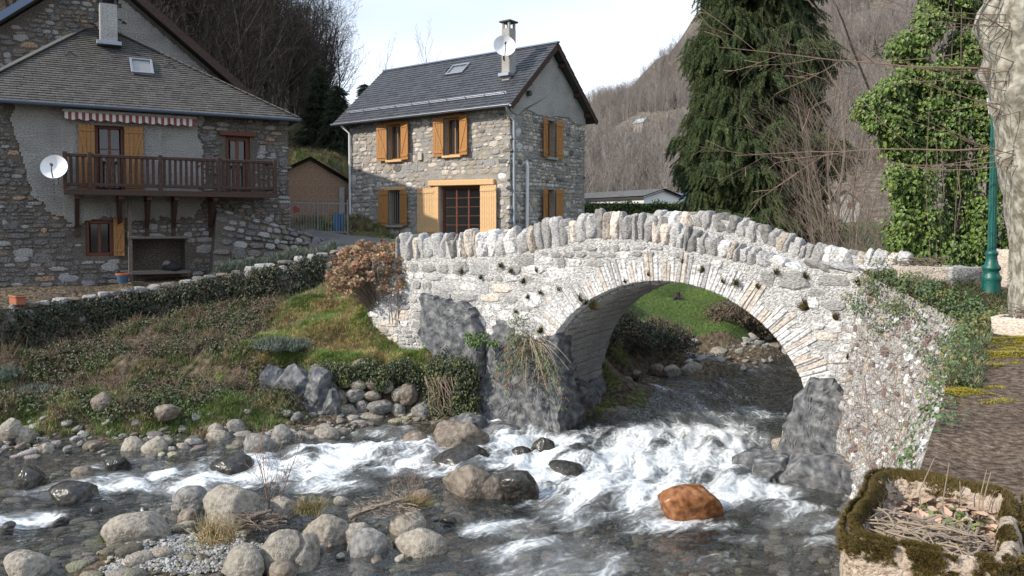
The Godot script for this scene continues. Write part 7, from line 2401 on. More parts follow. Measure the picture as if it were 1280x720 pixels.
func make_bank_plants() -> void:
	rng.seed = 91
	var dry_land := func(x, d): return H(x, d) > 0.1
	grass_patch("mound_grass", "short green and straw grass on the mound left of the bridge", 30000, Rect2(-5.9, 16.6, 5.2, 4.4), func(x, d): return H(x, d) > 1.1 and d < minf(21.0, walld(x) - 0.3), Vector2(0.07, 0.17), func(x, d): return green_or_straw(x, d, -0.02) * Color(1.5, 1.5, 1.4))
	grass_patch("bank_grass", "rough grass of the left river bank", 26000, Rect2(-15, 14.3, 10.5, 7.5), func(x, d): return H(x, d) > 0.08 and d < walld(x) and noise_b.get_noise_2d(x * 0.7, d * 0.7) > (-0.25 if d < 16.3 else 0.0), Vector2(0.1, 0.26), func(x, d): return green_or_straw(x, d, 0.35 if d < 16.3 else 0.12) * (Color.WHITE if d < 16.3 else Color(0.75, 0.75, 0.75)))
	grass_patch("terrace_grass", "grass edge of the terrace path", 2500, Rect2(-10, 21, 6, 8), func(x, d): return x < -4.2 and (d > walld(x) and d < walld(x) + 1.2 or x > -7.5 and d > 26.5), Vector2(0.06, 0.14), func(x, d): return green_or_straw(x, d, 0.3))
	grass_patch("lawn_grass", "mown lawn beyond the bridge", 9000, Rect2(2.2, 21.5, 9, 10), func(x, d): return H(x, d) > 0.9, Vector2(0.06, 0.12), func(x, d): return green_or_straw(x, d, 0.55) * Color(0.9, 1.0, 0.8))
	grass_patch("slope_scrub", "dry rough grass on the slope between the houses", 9000, Rect2(-16, 30.5, 12, 14), func(x, d): return x < -4.5 and d > 31.0, Vector2(0.15, 0.5), func(x, d): return green_or_straw(x, d, -0.25))
	# low leafy scrub on the bank, dead stems between
	var where := []
	var tints := []
	for k in 3600:
		var x := R(-14, -4.2)
		var d := R(14.8, 21.5)
		if H(x, d) < 0.3 or d > walld(x) or noise_b.get_noise_2d(x * 0.55 + 20, d * 0.55) < -0.12 or x > -5.7 and d > 16.8:
			continue
		var c := noise_b.get_noise_2d(x * 1.2, d * 1.2)
		var tone := Color(0.045, 0.07, 0.016) if c > 0.1 else Color(0.036, 0.034, 0.014) if c > -0.15 else Color(0.06, 0.043, 0.022)
		leaf_cloud(where, tints, at(x, H(x, d) + 0.08, d), Vector3(0.22, 0.13, 0.22), 22, Vector2(0.035, 0.075), tone, Vector3(0, 0.6, 0.3))
	var sc := scatter(self, "bank_scrub", ivy_leaf().mesh(), mat.leaf, where, tints)
	where = []
	tints = []
	var stalk := Geo.new()
	for k in 7:
		var a := R(0, TAU)
		var l := R(0.2, 0.7)
		stalk.tube(PackedVector3Array([Vector3.ZERO, Vector3(cos(a) * l * 0.5, R(0.4, 0.7), sin(a) * l * 0.5), Vector3(cos(a) * l, R(0.6, 1.0), sin(a) * l)]), PackedFloat32Array([0.012, 0.01, 0.006]), 3)
	for k in 1500:
		var x := R(-14, -4.2)
		var d := R(14.8, 21.5)
		if H(x, d) < 0.25 or d > walld(x) or x > -5.7 and d > 16.8:
			continue
		where.append(on_ground(x, d, R(0.2, 0.5), 0.9))
		var v := R(0.5, 1.3)
		tints.append(Color(0.16 * v, 0.115 * v, 0.07 * v))
	scatter(self, "dead_stems", stalk.mesh(), mat.twig, where, tints)
	# ivy over the terrace wall
	var ti := thing("terrace_ivy", "dark ivy and bramble hanging over the terrace wall", "ivy")
	where = []
	tints = []
	for k in 760:
		var s := rng.randf()
		var x := lerpf(-14.2, -5.2, s)
		var d := walld(x)
		if noise_b.get_noise_1d(x * 1.1) < -0.22 and x > -9:
			continue
		var top := piece(WALL_TOP, x)
		var lowest := H(x, d - 0.35)
		var y := lerpf(lowest - 0.1, top - 0.04, pow(rng.randf(), 0.8))
		leaf_cloud(where, tints, at(x, y, d - 0.12 - R(0, 0.22) * (1.2 - (y - lowest))), Vector3(0.2, 0.16, 0.14), 24, Vector2(0.04, 0.085), Color(0.026, 0.036, 0.012) if rng.randf() < 0.75 else Color(0.06, 0.05, 0.025), Vector3(0.1, 0.0, 0.9))
	scatter(ti, "ivy_leaves", ivy_leaf().mesh(), mat.leaf, where, tints)
	# ivy curtain hanging from the edge of the mound over the boulder wall
	var mi := thing("hanging_ivy", "dark ivy curtain hanging from the mound over the boulder wall", "ivy")
	where = []
	tints = []
	for k in 900:
		var x := R(-4.0, -0.7)
		var edge := 16.55 + 0.2 * noise_b.get_noise_1d(x * 2.0) - 0.5 * smooth(-1.8, -0.9, x)
		if x < -2.1 and rng.randf() < 0.45 or noise_b.get_noise_1d(x * 3.0) < -0.25:
			continue
		var drop := R(0, 0.28) + 1.2 * smooth(-2.3, -1.4, x) * rng.randf()
		var top := 1.22 + 0.3 * noise_b.get_noise_1d(x * 1.7) + 0.45 * smooth(-2.0, -1.0, x)
		leaf_cloud(where, tints, at(x, minf(top, H(x, 16.75) - 0.05) - drop, edge - 0.1 - R(0, 0.14) - drop * 0.1), Vector3(0.15, 0.14, 0.1), 22, Vector2(0.035, 0.07), Color(0.03, 0.045, 0.014) if rng.randf() < 0.8 else Color(0.08, 0.1, 0.02), Vector3(0, 0.2, 0.9))
	scatter(mi, "ivy_leaves", ivy_leaf().mesh(), mat.leaf, where, tints)
	var roots := Geo.new()
	for k in 26:
		var x := R(-1.75, -1.1)
		var pts := PackedVector3Array()
		var rad := PackedFloat32Array()
		for s in 5:
			pts.append(at(x + s * R(0.02, 0.1), 1.0 - s * R(0.15, 0.2), 15.85 - s * 0.03 + R(-0.05, 0.05)))
			rad.append(0.012 - s * 0.0015)
		roots.tube(pts, rad, 4)
	part(mi, "hanging_roots", roots.mesh(), mat.twig_red)
	# lavender hedge along the terrace path
	var lh := thing("lavender_hedge", "grey green lavender hedge along the terrace path", "hedge", at(0, 0, 0))
	where = []
	tints = []
	for k in 3600:
		var s := rng.randf()
		var x := lerpf(-8.2, -5.2, s)
		var d := walld(x) + 0.75 + R(-0.3, 0.3)
		var y := H(x, d) + 0.02 + 0.32 * rng.randf() * (1.0 - pow(absf(d - walld(x) - 0.75) / 0.35, 2.0)) + R(0.0, 0.14)
		var v := R(0.6, 1.3)
		where.append(Transform3D(spin(R(0, TAU), R(-0.6, 0.6), R(-0.6, 0.6)) * Basis.from_scale(Vector3(0.16, R(0.12, 0.26), 0.16)), at(x, y, d)))
		tints.append(Color(0.11 * v, 0.135 * v, 0.1 * v))
	scatter(lh, "foliage", tuft(7, 0.05, 0.35, 1).mesh(), mat.leaf, where, tints)
	for q in [[-4.95, 17.1, 1.45, 150, "grey green trailing plant over the rock face edge"], [-9.8, 16.4, 0.75, 150, "grey green sage cushion on the left bank"], [-10.9, 16.7, 0.85, 110, "grey sage cushion nearest the left edge of the bank"]]:
		var sp := thing("sage_bush", q[4], "bush", at(q[0], H(q[0], q[1]), q[1]), 0.0, "sage cushions of the bank")
		where = []
		tints = []
		for k in q[3] * 3:
			var a := R(0, TAU)
			var r := sqrt(rng.randf()) * 0.5
			var v := R(0.6, 1.3)
			where.append(Transform3D(spin(R(0, TAU), R(-0.8, 0.8), R(-0.8, 0.8)) * Basis.from_scale(Vector3(0.13, R(0.12, 0.2), 0.13)), Vector3(cos(a) * r * 1.2, 0.22 * (1.0 - r * 2.2 * r) * rng.randf() + 0.02, sin(a) * r)))
			tints.append(Color(0.12 * v, 0.15 * v, 0.115 * v))
		scatter(sp, "foliage", tuft(7, 0.06, 0.4, 1).mesh(), mat.leaf, where, tints)
	dry_shrub()
	# brambles on the dark bank upstream, seen under the arch
	for q in [[2.7, 20.6, 0.6, 0.9, "dark bramble thicket on the bank seen through the left of the arch"], [3.9, 21.4, 0.6, 0.85, "rounded bramble bush with dry grass at the lawn edge under the arch"], [1.6, 19.4, 0.7, 1.2, "dark bushes in the shade of the left pier"], [6.9, 24.2, 0.5, 0.7, "reddish bramble on the far bank under the arch"], [8.2, 24.6, 0.5, 0.7, "brown scrub on the far bank near the right of the arch"]]:
		var br := thing("bramble", q[4], "bush", at(q[0], H(q[0], q[1]), q[1]))
		where = []
		tints = []
		var red: bool = q[0] > 6.0
		for k in 60:
			var p := Vector3(R(-1, 1) * 0.9, 0.0, R(-1, 1) * 0.7)
			p.y = q[3] * (1.0 - p.x * p.x * 0.6 - p.z * p.z * 0.6) * pow(rng.randf(), 0.5)
			leaf_cloud(where, tints, p, Vector3(0.25, 0.2, 0.25), 40, Vector2(0.04, 0.09), Color(0.075, 0.055, 0.03) if red or rng.randf() < 0.35 else Color(0.028, 0.036, 0.013), Vector3(-0.1, 0.3, 0.8))
		scatter(br, "foliage", ivy_leaf().mesh(), mat.leaf, where, tints)
		var st := Geo.new()
		for k in 40:
			var a := R(0, TAU)
			var l := R(0.4, 1.1)
			st.tube(PackedVector3Array([Vector3(0, 0.1, 0), Vector3(cos(a) * l * 0.6, q[3] * R(0.7, 1.15), sin(a) * l * 0.5), Vector3(cos(a) * l * 1.1, q[3] * R(0.2, 0.9), sin(a) * l * 0.9)]), PackedFloat32Array([0.012, 0.01, 0.005]), 3)
		part(br, "canes", st.mesh(), mat.twig_brown)
	pier_shrub()

func dry_shrub() -> void:
	rng.seed = 93
	var t := thing("dried_shrub", "rounded shrub of dry brown flower heads at the bridge end", "bush", at(-3.0, H(-3.0, 17.9) + 0.05, 17.9))
	var stems := Geo.new()
	var where := []
	var tints := []
	for k in 460:
		var dir := Vector3(R(-1, 1), R(-0.12, 1), R(-1, 1)).normalized()
		var p := Vector3(0, 0.62, 0) + dir * Vector3(1.12, 0.9, 0.85) * (1.0 if rng.randf() < 0.7 else R(0.6, 1.0)) * (1.0 + 0.16 * noise_b.get_noise_3dv(dir * 2.2))
		p.y = maxf(p.y, 0.12)
		var r := Vector3(R(-0.2, 0.2), 0, R(-0.2, 0.2))
		stems.tube(PackedVector3Array([r, r.lerp(p, 0.5) + Vector3(0, 0.06, 0), p]), PackedFloat32Array([0.01, 0.008, 0.005]), 3)
		var v := R(0.6, 1.3)
		var c := Color(0.44 * v, 0.31 * v, 0.2 * v) if rng.randf() < 0.88 else Color(0.2 * v, 0.12 * v, 0.065 * v)
		for m in 13:
			var o := Vector3(R(-1, 1), R(-0.5, 0.6), R(-1, 1)).limit_length(1.0) * 0.1
			where.append(Transform3D(spin(R(0, TAU), R(-1.2, 1.2), R(-1, 1)) * Basis.from_scale(Vector3.ONE * R(0.05, 0.09)), p + o))
			tints.append(c * Color(R(0.75, 1.25), R(0.75, 1.2), R(0.7, 1.2)))
	part(t, "stems", stems.mesh(), mat.twig_brown)
	scatter(t, "flower_heads", tuft(9, 0.12, 0.9, 1).mesh(), mat.dry, where, tints)
	for k in 10:
		var s := Geo.new()
		var x := R(0.3, 0.95)
		s.tube(PackedVector3Array([Vector3(x, -0.2, 0.6), Vector3(x + R(-0.05, 0.05), 0.25, 0.65), Vector3(x + R(-0.12, 0.12), R(0.5, 0.8), 0.6)]), PackedFloat32Array([0.012, 0.009, 0.005]), 4)
		part(t, "bare_stem", s.mesh(), mat.twig_brown)

func pier_shrub() -> void:
	rng.seed = 95
	var bt := Transform3D(Basis(Vector3.UP, deg_to_rad(-30.67)), at(4.81, 0, 13.0))
	var t := thing("overhanging_shrub", "grey green shrub with drooping stems hanging beside the arch foot", "bush", bt * Vector3(-5.05, 1.75, 0.12), deg_to_rad(-30.67))
	var g := Geo.new()
	var where := []
	var tints := []
	for k in 70:
		var dir := Vector3(R(-0.35, 1.0), R(-0.3, 0.5), R(0.4, 1)).normalized()
		var l := R(0.5, 1.25) * (1.25 if dir.x > 0.4 else 0.9)
		var pts := PackedVector3Array()
		var rad := PackedFloat32Array()
		var p := Vector3(R(-0.15, 0.1), R(-0.1, 0.1), 0)
		for s in 8:
			pts.append(p)
			rad.append(lerpf(0.011, 0.003, s / 7.0))
			dir = (dir + Vector3(R(-0.1, 0.12), -0.17, R(-0.1, 0.06))).normalized()
			p += dir * l / 7.0
			if k % 2 == 0 and s > 1:
				leaf_cloud(where, tints, p, Vector3.ONE * 0.05, 7, Vector2(0.05, 0.1), Color(0.11, 0.14, 0.075) if rng.randf() < 0.85 else Color(0.22, 0.13, 0.06), Vector3(0, 0.2, 0.6))
		g.tube(pts, rad, 4)
	part(t, "stems", g.mesh(), mat.twig_pale)
	for k in 8:
		leaf_cloud(where, tints, Vector3(R(-0.5, 0.05), R(0.0, 0.45), 0.05), Vector3(0.16, 0.13, 0.1), 40, Vector2(0.04, 0.08), Color(0.07, 0.11, 0.03), Vector3(0, 0.3, 0.8))
	scatter(t, "leaves", leaf_shape([[0, 0], [0.13, 0.35], [0.1, 0.7], [0, 1]]).mesh(), mat.leaf, where, tints)
	var fern := thing("wall_fern", "small bright green plant in the cleft of the rock outcrop", "plant", bt * Vector3(-6.05, 1.75, 0.4))
	where = []
	tints = []
	for k in 9:
		leaf_cloud(where, tints, Vector3(R(-0.28, 0.28), R(-0.08, 0.14), R(-0.05, 0.15)), Vector3(0.14, 0.08, 0.1), 36, Vector2(0.05, 0.1), Color(0.08, 0.14, 0.03), Vector3(0, 0.6, 0.5))
	scatter(fern, "leaves", leaf_shape([[0, 0], [0.2, 0.35], [0.14, 0.7], [0, 1]]).mesh(), mat.leaf, where, tints)

# ---------------------------------------------------------------- things on the quay
func quay_y(x: float, d: float) -> float:
	return 2.5 + 0.3 * smooth(7.0, 10.5, d) + 0.3 * smooth(10.0, 12.5, d)

func rough_box(s: Vector3, seed_: float, amount: float) -> Geo:      # a weathered block: subdivided, rounded and chipped; foot at y = 0
	var g := Geo.new()
	var n := 10
	for f in 6:
		var first := g.v.size()
		for b in n:
			for a in n:
				var u := a / (n - 1.0) * 2.0 - 1.0
				var w := b / (n - 1.0) * 2.0 - 1.0
				var p := Vector3.ZERO
				match f:
					0: p = Vector3(u, w, 1)
					1: p = Vector3(-u, w, -1)
					2: p = Vector3(1, w, -u)
					3: p = Vector3(-1, w, u)
					4: p = Vector3(u, 1, -w)
					5: p = Vector3(u, -1, w)
				var q := p * s * 0.5
				var inner := s * 0.5 - Vector3.ONE * minf(s.x, minf(s.y, s.z)) * 0.16
				var c := q.clamp(-inner, inner)
				var o := q - c
				if o.length() > 0.0001:
					q = c + o.normalized() * minf(o.length(), minf(s.x, minf(s.y, s.z)) * 0.16)
				q += q.normalized() * amount * noise_b.get_noise_3dv(q * 4.0 + Vector3.ONE * seed_)
				g.vert(q + Vector3(0, s.y * 0.5, 0))
		g.grid(n, n, first)
	return g

func make_quay_things() -> void:
	rng.seed = 101
	# lamp post
	var lp := thing("lamp_post", "slim green cast iron lamp post in front of the ivy", "lamp post", at(6.84, 3.02, 11.4))
	var base := Geo.new()
	base.lathe([[0.001, 0.0], [0.14, 0.0], [0.145, 0.03], [0.125, 0.06], [0.12, 0.2], [0.13, 0.22], [0.13, 0.26], [0.11, 0.29], [0.095, 0.34], [0.12, 0.37], [0.12, 0.4], [0.09, 0.44], [0.075, 0.5], [0.07, 0.56], [0.085, 0.58], [0.085, 0.61], [0.06, 0.64]], 20)
	part(lp, "base", base.mesh(true), mat.green_paint)
	var pole := Geo.new()
	var prof := []
	for k in 2:
		prof.append([[0.058, 0.62], [0.044, 2.95]][k])
	var s0 := pole.v.size()
	for q in prof:
		for m in 24:
			var a := TAU * m / 24
			var r: float = q[0] * (1.0 if m % 2 == 0 else 0.9)
			pole.vert(Vector3(cos(a) * r, q[1], -sin(a) * r))
	for m in 24:
		var a := m
		var b := (m + 1) % 24
		pole.tri(a, b, b + 24)
		pole.tri(a, b + 24, a + 24)
	part(lp, "pole", pole.mesh(), mat.green_paint)
	var neck := Geo.new()
	neck.lathe([[0.044, 2.95], [0.06, 2.97], [0.06, 3.0], [0.04, 3.03], [0.035, 3.4], [0.05, 3.42], [0.05, 3.45], [0.03, 3.5]], 16)
	part(lp, "neck", neck.mesh(true), mat.green_paint)
	var lan := Geo.new()
	lan.lathe([[0.03, 3.5], [0.12, 3.55], [0.2, 3.95], [0.21, 3.97], [0.08, 4.15], [0.03, 4.2]], 6)
	part(lp, "lantern", lan.mesh(), mat.pipe_white)
	solid(lp, "name_plate", mat.pipe_white, Transform3D(Basis(Vector3(0, 0, 1), 0.15), Vector3(-0.1, 2.68, 0.06)), Vector3(0.07, 0.22, 0.02), 0.004)
	# pale stone posts and blocks by the bridge end
	var pb := thing("stone_pier", "pale square stone pier behind the lamp post", "post", at(7.45, 2.9, 12.0), 0.2)
	part(pb, "pier", rough_box(Vector3(0.42, 0.75, 0.42), 3.0, 0.03).mesh(true), mat.pale_block)
	var sb := thing("stone_block", "grey flat topped stone block between the trough and lamp post", "stone block", at(6.72, 2.98, 12.05), 0.25)
	part(sb, "block", rough_box(Vector3(0.62, 0.42, 0.45), 8.0, 0.05).mesh(true), mat.schist_grey)
	for q in [[6.22, 3.1, 12.15, 0.75, 0.3, "shallow pale stone trough of dead twigs at the bridge end", 0.2], [6.2, 2.58, 9.35, 0.9, 0.34, "pale stone trough of dry plants at the right edge", 0.95]]:
		var tr := thing("stone_trough", q[5], "trough", at(q[0], q[1], q[2]), -q[6])
		var g := Geo.new()
		var h: float = q[4]
		var w: float = q[3]
		for e in [[Vector3(0, h / 2, 0.2), Vector3(w, h, 0.08)], [Vector3(0, h / 2, -0.2), Vector3(w, h, 0.08)], [Vector3(w / 2 - 0.04, h / 2, 0), Vector3(0.08, h, 0.33)], [Vector3(0.04 - w / 2, h / 2, 0), Vector3(0.08, h, 0.33)], [Vector3(0, 0.04, 0), Vector3(w - 0.16, 0.08, 0.33)]]:
			g.add(rough_box(e[1], e[0].x + 4.0, 0.03), Transform3D(Basis(), e[0] - Vector3(0, e[1].y / 2, 0)))
		part(tr, "basin", g.mesh(true), mat.pale_block)
		solid(tr, "soil", mat.earth, Transform3D(Basis(), Vector3(0, h * 0.6, 0)), Vector3(w - 0.18, h * 0.5, 0.33), 0.0)
		twig_heap(tr, "dry_twigs", Vector3(0, h, 0), Vector3(w * 0.55, 0.16, 0.28), 90, mat.twig_brown)
	# ivy and grass over the edge of the wall
	var iv := thing("quay_ivy", "trailing green ivy and grass spilling over the quay wall top", "ivy")
	var where := []
	var tints := []
	for k in 210:
		var s := rng.randf()
		var e: Vector3 = Q_TOP[0].lerp(Q_TOP[1], s * 1.0) if rng.randf() < 0.65 else Q_TOP[1].lerp(Q_TOP[2], s * s * 0.85)
		var inward := R(-0.3, 0.45) if e.z < -10.0 else R(-0.2, 0.16)
		var p := e + Vector3(0.9, 0, 0.2) * inward + Vector3(0, minf(inward, 0.0) * 2.2 + 0.06 + R(-0.05, 0.12), 0)
		leaf_cloud(where, tints, p, Vector3(0.16, 0.1, 0.16), 24, Vector2(0.025, 0.05), Color(0.06, 0.105, 0.035) if rng.randf() < 0.85 else Color(0.13, 0.12, 0.03), Vector3(-0.5, 0.5, 0.5))
	scatter(iv, "leaves", ivy_leaf().mesh(), mat.leaf, where, tints)
	where = []
	tints = []
	for k in 2600:
		var s := rng.randf()
		var e: Vector3 = Q_TOP[0].lerp(Q_TOP[1], s) if rng.randf() < 0.7 else Q_TOP[1].lerp(Q_TOP[2], s * 0.6)
		var inward := R(0.0, 1.3) if e.z < -10.3 else R(0.0, 0.3)
		var p := e + Vector3(0.95, 0.02, 0.1) * inward
		var v := R(0.6, 1.3)
		where.append(Transform3D(spin(R(0, TAU), R(-0.4, 0.4), R(-0.4, 0.4)) * Basis.from_scale(Vector3.ONE * R(0.06, 0.17)), p))
		tints.append(Color(0.07 * v, 0.11 * v, 0.04 * v) if rng.randf() < 0.65 else Color(0.2 * v, 0.155 * v, 0.08 * v))
	scatter(iv, "grass_blades", tuft(10, 0.03, 0.8).mesh(), mat.grass, where, tints)
	var tw := Geo.new()
	for k in 120:       # dry reddish stems over the wall face
		var s := R(0.05, 0.95)
		var v := R(0.25, 0.8)
		var p: Vector3 = Q_LOW[0].lerp(Q_LOW[1], s).lerp(Q_TOP[0].lerp(Q_TOP[1], s), v) + Vector3(-0.07, 0, 0.02)
		var d := Vector3(R(-0.2, 0.1), R(-0.6, 1.0), R(-0.8, 0.8)).normalized()
		tw.tube(PackedVector3Array([p, p + d * R(0.1, 0.2), p + d * R(0.25, 0.5) + Vector3(-0.04, R(-0.1, 0.1), 0)]), PackedFloat32Array([0.006, 0.005, 0.003]), 3)
	part(iv, "dry_stems", tw.mesh(), mat.twig_red)
	# moss on the paving
	where = []
	tints = []
	for k in 26000:
		var t := R(0.55, 2.2)
		var p := paved(t, R(0.0, 0.17))
		var n := noise_b.get_noise_2d(p.x * 1.2 + 7, p.z * 1.4)
		if n < (-0.3 if t > 1.02 and t < 1.42 else 0.08) or t > 1.72:
			continue
		var v := R(0.6, 1.3)
		where.append(Transform3D(spin(R(0, TAU)) * Basis.from_scale(Vector3(0.05, R(0.012, 0.03), 0.05)), p - Vector3(0, 0.004, 0)))
		tints.append(Color(0.3 * v, 0.25 * v, 0.02 * v) if n > 0.1 or rng.randf() < 0.5 else Color(0.12 * v, 0.12 * v, 0.02 * v))
	scatter(self, "paving_moss", tuft(12, 0.09, 0.9, 1).mesh(), mat.grass, where, tints)
	planter()

func twig_heap(parent: Node3D, called: String, c: Vector3, r: Vector3, n: int, m: Material) -> void:
	var g := Geo.new()
	for k in n:
		var p := c + Vector3(R(-1, 1) * r.x, R(-0.3, 1) * r.y, R(-1, 1) * r.z) * 0.8
		var a := R(0, TAU)
		var d := Vector3(cos(a), R(-0.25, 0.35), sin(a)).normalized()
		var l := R(0.08, 0.28)
		var w := R(0.003, 0.009)
		g.tube(PackedVector3Array([p - d * l * 0.5, p + Vector3(0, R(-0.02, 0.02), 0), p + d * l * 0.5 + Vector3(R(-0.03, 0.03), R(-0.02, 0.03), 0)]), PackedFloat32Array([w, w * 0.9, w * 0.5]), 4)
	part(parent, called, g.mesh(), m).set_meta("kind", "stuff")

func planter() -> void:
	rng.seed = 103
	# a hollowed stone, 0.62 by 1.08 m, its rim rounded; own x across, z towards the camera
	var t := thing("mossy_planter", "mossy hollowed stone planter full of dead sticks in the near corner", "planter", at(1.89, 2.28, 3.53), deg_to_rad(-32))
	var g := Geo.new()
	var n := 96
	var prof := [[1.0, -0.25], [1.0, 0.1], [1.01, 0.3], [0.995, 0.4], [0.96, 0.445], [0.9, 0.46], [0.83, 0.45], [0.78, 0.41], [0.76, 0.34], [0.75, 0.22]]
	for q in prof:
		for m in n:
			var a := TAU * m / n
			var c := Vector2(cos(a), sin(a))
			var sup := pow(pow(absf(c.x), 7.0) + pow(absf(c.y), 7.0), -1.0 / 7.0)
			var half: Vector2 = Vector2(0.33, 0.55) - Vector2.ONE * (1.0 - float(q[0])) * 0.42
			var p := Vector3(c.x * sup * half.x, q[1], -c.y * sup * half.y)
			p += Vector3(c.x, 0.6, -c.y) * (0.022 * noise_b.get_noise_3dv(p * 3.0) + 0.01 * noise_b.get_noise_3dv(p * 10.0))
			g.vert(p)
	for k in prof.size() - 1:
		for m in n:
			var a := k * n + m
			var b := k * n + (m + 1) % n
			g.tri(a, b, b + n)
			g.tri(a, b + n, a + n)
	part(t, "stone", g.mesh(true), mat.planter_stone)
	# moss: a thick uneven fur over the rim and down the sides
	var where := []
	var tints := []
	for k in 26000:
		var a := R(0, TAU)
		var c := Vector2(cos(a), sin(a))
		var sup := pow(pow(absf(c.x), 7.0) + pow(absf(c.y), 7.0), -1.0 / 7.0)
		var f := rng.randf()
		var y := 0.46 if f < 0.6 else lerpf(0.46, 0.12, pow(rng.randf(), 1.5))
		var s := lerpf(0.78, 0.985, rng.randf()) if f < 0.6 else 1.0
		var half := Vector2(0.33, 0.55) - Vector2.ONE * (1.0 - s) * 0.42
		var p := Vector3(c.x * sup * half.x, y, -c.y * sup * half.y)
		if f < 0.6:
			y = 0.46 - 0.07 * pow(absf(s - 0.88) / 0.1, 2.5)
			p.y = y
		p += Vector3(c.x, 0.6, -c.y) * (0.022 * noise_b.get_noise_3dv(p * 3.0) + 0.01 * noise_b.get_noise_3dv(p * 10.0))
		var m := noise_b.get_noise_3dv(p * 3.2 + Vector3(5, 0, 0)) + 0.5 * noise_b.get_noise_3dv(p * 11.0)
		var cover := 0.3 if c.x < 0.2 else 0.04
		if y < 0.38:
			cover = -0.02 - (0.38 - y) * 0.4
		if m > cover:
			continue
		var out := (Vector3(c.x, 0.9 if y > 0.4 else 0.2, -c.y)).normalized()
		var b := Basis(Quaternion(Vector3.UP, out)) * Basis(Vector3.UP, R(0, TAU))
		where.append(Transform3D(b * Basis.from_scale(Vector3(0.022, R(0.012, 0.03), 0.022)), p - out * 0.004))
		var v := R(0.5, 1.4)
		tints.append(Color(0.1 * v, 0.066 * v, 0.013 * v) if rng.randf() < 0.75 else Color(0.075 * v, 0.066 * v, 0.013 * v))
	scatter(t, "moss", tuft(9, 0.12, 0.8, 1).mesh(), mat.grass, where, tints)
	solid(t, "soil", mat.earth, Transform3D(Basis(), Vector3(0, 0.22, 0)), Vector3(0.5, 0.16, 0.9), 0.02)
	# dead sticks over the near half, leaves over the far half
	var st := Geo.new()
	var pale := Geo.new()
	for k in 330:
		var p := Vector3(R(-0.2, 0.16), R(0.31, 0.44), R(0.05, 0.4))
		var a := R(-0.6, 0.6) + (0.0 if rng.randf() < 0.55 else PI / 2)
		var d := Vector3(cos(a), R(-0.12, 0.12), sin(a) * 0.7).normalized()
		var l := R(0.08, 0.3)
		var w := R(0.002, 0.006)
		(pale if k % 4 == 0 else st).tube(PackedVector3Array([p - d * l * 0.5, p - d * l * 0.15 + Vector3(R(-0.02, 0.02), R(-0.02, 0.02), R(-0.03, 0.03)), p + d * l * 0.2 + Vector3(R(-0.02, 0.02), R(-0.02, 0.02), R(-0.03, 0.03)), p + d * l * 0.5]), PackedFloat32Array([w, w, w * 0.8, w * 0.5]), 5)
	part(t, "sticks", st.mesh(), mat.twig_pale).set_meta("kind", "stuff")
	part(t, "bleached_sticks", pale.mesh(), mat.driftwood).set_meta("kind", "stuff")
	for k in 5:
		var u := Geo.new()
		var x := R(-0.1, 0.18)
		u.tube(PackedVector3Array([Vector3(x, 0.28, -0.35), Vector3(x + R(-0.02, 0.02), 0.42, -0.36), Vector3(x + R(-0.05, 0.05), R(0.5, 0.6), -0.36)]), PackedFloat32Array([0.004, 0.003, 0.002]), 5)
		part(t, "dead_stalk", u.mesh(), mat.twig_pale)
	where = []
	tints = []
	for k in 330:
		var p := Vector3(R(-0.24, 0.24), R(0.3, 0.37), R(-0.45, 0.25))
		where.append(Transform3D(spin(R(0, TAU), R(-2.0, -1.0), R(-0.5, 0.5)) * Basis.from_scale(Vector3.ONE * R(0.025, 0.075)), p))
		var v := R(0.6, 1.3)
		tints.append(Color(0.36 * v, 0.25 * v, 0.185 * v))
	scatter(t, "dead_leaves", leaf_shape([[0, 0], [0.35, 0.12], [0.42, 0.4], [0.3, 0.55], [0.2, 0.75], [0, 1]], 0.45).mesh(), mat.dry, where, tints)
	where = []
	tints = []
	for k in 9:
		leaf_cloud(where, tints, Vector3(R(-0.05, 0.22), 0.36, R(-0.3, -0.1)), Vector3(0.04, 0.03, 0.04), 14, Vector2(0.025, 0.05), Color(0.09, 0.14, 0.03), Vector3(0, 1, 0.2))
	for k in 20:
		leaf_cloud(where, tints, Vector3(R(-0.2, 0.0), 0.34, R(0.1, 0.35)), Vector3(0.03, 0.02, 0.03), 5, Vector2(0.02, 0.04), Color(0.1, 0.2, 0.03), Vector3(0, 1, 0.2))
	scatter(t, "seedlings", leaf_shape([[0, 0], [0.3, 0.4], [0.2, 0.75], [0, 1]]).mesh(), mat.leaf, where, tints)
	where = []
	tints = []
	for k in 70:
		where.append(Transform3D(spin(R(0, TAU), R(-0.3, 0.3)) * Basis.from_scale(Vector3.ONE * R(0.03, 0.07)), Vector3(R(-0.1, 0.15), 0.32, R(-0.4, -0.05))))
		var v := R(0.7, 1.2)
		tints.append(Color(0.2 * v, 0.2 * v, 0.05 * v))
	scatter(t, "grass_blades", tuft(8, 0.03, 0.6).mesh(), mat.grass, where, tints)

# ---------------------------------------------------------------- the gravel island in the near stream
func sapling(label: String, pos: Vector3, h: float, n: int) -> void:
	var g := Geo.new()
	for k in n:
		var b := bare_tree(h * R(0.55, 1.0), {"levels": 2, "segs": [6, 4, 3], "sides": [5, 4, 3], "kids": [7, 3], "girth": 0.0075, "thin": 0.0022, "open": 0.4, "lift": 0.05, "start": 0.2, "shrink": 0.42})
		g.add(b, Transform3D(Basis(Vector3(R(-1, 1), 0, R(-1, 1)).normalized(), R(0.0, 0.45)), Vector3(R(-0.06, 0.06), 0, R(-0.06, 0.06))))
	tag(part(self, "sapling", g.mesh(), mat.twig_red, Transform3D(Basis(), pos)), label, "sapling")

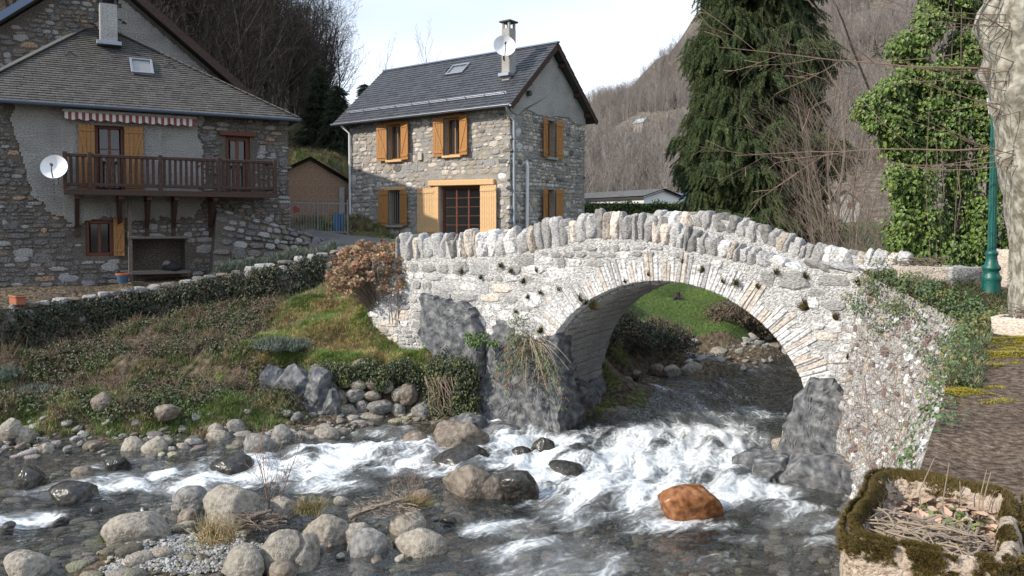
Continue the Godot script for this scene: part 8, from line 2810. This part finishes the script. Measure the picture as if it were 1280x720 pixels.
func dry_tuft(label: String, pos: Vector3, s: float, green: float, lean: float) -> void:
	var where := []
	var tints := []
	for k in 26:
		where.append(Transform3D(spin(R(0, TAU), R(-lean, lean), R(-lean, lean)) * Basis.from_scale(Vector3(s, s * R(0.7, 1.1), s)), Vector3(R(-0.5, 0.5) * s, 0, R(-0.4, 0.4) * s)))
		var v := R(0.7, 1.3)
		tints.append(Color(0.1 * v, 0.13 * v, 0.035 * v) if rng.randf() < green else Color(0.34 * v, 0.25 * v, 0.12 * v))
	var t := thing("grass_tuft", label, "grass tuft", pos)
	scatter(t, "blades", tuft(16, 0.012, 0.9, 3).mesh(), mat.grass, where, tints)

func make_island_things() -> void:
	rng.seed = 111
	sapling("bare reddish sapling rising behind the largest pale boulder", at(-3.3, 0.05, 10.9), 1.35, 7)
	sapling("thin bare sapling beside the driftwood heap", at(-1.37, 0.05, 11.0), 0.85, 6)
	sapling("short bare twigs standing in the driftwood heap", at(-1.68, 0.15, 10.6), 0.5, 3)
	dry_tuft("pale dry grass tuft flopped over a boulder at the bottom edge", at(-3.42, 0.3, 9.35), 0.36, 0.15, 0.9)
	dry_tuft("green and straw grass tuft behind the smooth pale boulder", at(-2.75, 0.12, 10.7), 0.3, 0.5, 0.6)
	dry_tuft("brown grass tuft right of the driftwood heap", at(-1.3, 0.2, 10.75), 0.26, 0.25, 0.6)
	dry_tuft("small green sprout at the left end of the flat pale boulder", at(-5.1, 0.02, 10.0), 0.16, 0.9, 0.5)
	for q in [["driftwood_log", "grey forked driftwood log wedged by the largest pale boulder", Vector3(-3.2, 0.22, -10.25), 0.35, 0.6, 0.06], ["driftwood_log", "twisted pale driftwood piece on the right of the island", Vector3(-1.75, 0.28, -10.35), 0.25, 0.75, 0.035]]:
		var t := thing(q[0], q[1], "driftwood", q[2], q[3])
		for k in 3:
			var g := Geo.new()
			var p := Vector3(-q[4] * 0.5, -0.05, R(-0.05, 0.05))
			var d := Vector3(1, R(0.0, 0.4) + k * 0.1, R(-0.3, 0.3)).normalized()
			var pts := PackedVector3Array()
			var rad := PackedFloat32Array()
			for s in 8:
				pts.append(p)
				rad.append(q[5] * (1.0 - k * 0.3) * (1.0 - s * 0.09) * R(0.85, 1.15))
				d = (d + Vector3(R(-0.15, 0.15), R(-0.18, 0.15), R(-0.2, 0.2))).normalized()
				p += d * q[4] * (1.0 - k * 0.25) / 7.0
			g.tube(pts, rad, 8)
			part(t, "limb", g.mesh(true), mat.grey_wood if q[5] > 0.05 else mat.driftwood)
	var h := thing("driftwood_heap", "tangled heap of flood sticks caught on the island boulders", "driftwood", at(-1.7, 0.15, 10.5))
	twig_heap(h, "sticks", Vector3(0, 0.08, 0), Vector3(0.5, 0.16, 0.3), 160, mat.driftwood)
	var h2 := thing("driftwood_heap", "brown flood debris beside the grey log and largest boulder", "driftwood", at(-3.3, 0.12, 10.15))
	twig_heap(h2, "sticks", Vector3(0, 0.06, 0), Vector3(0.4, 0.14, 0.22), 120, mat.twig_brown)
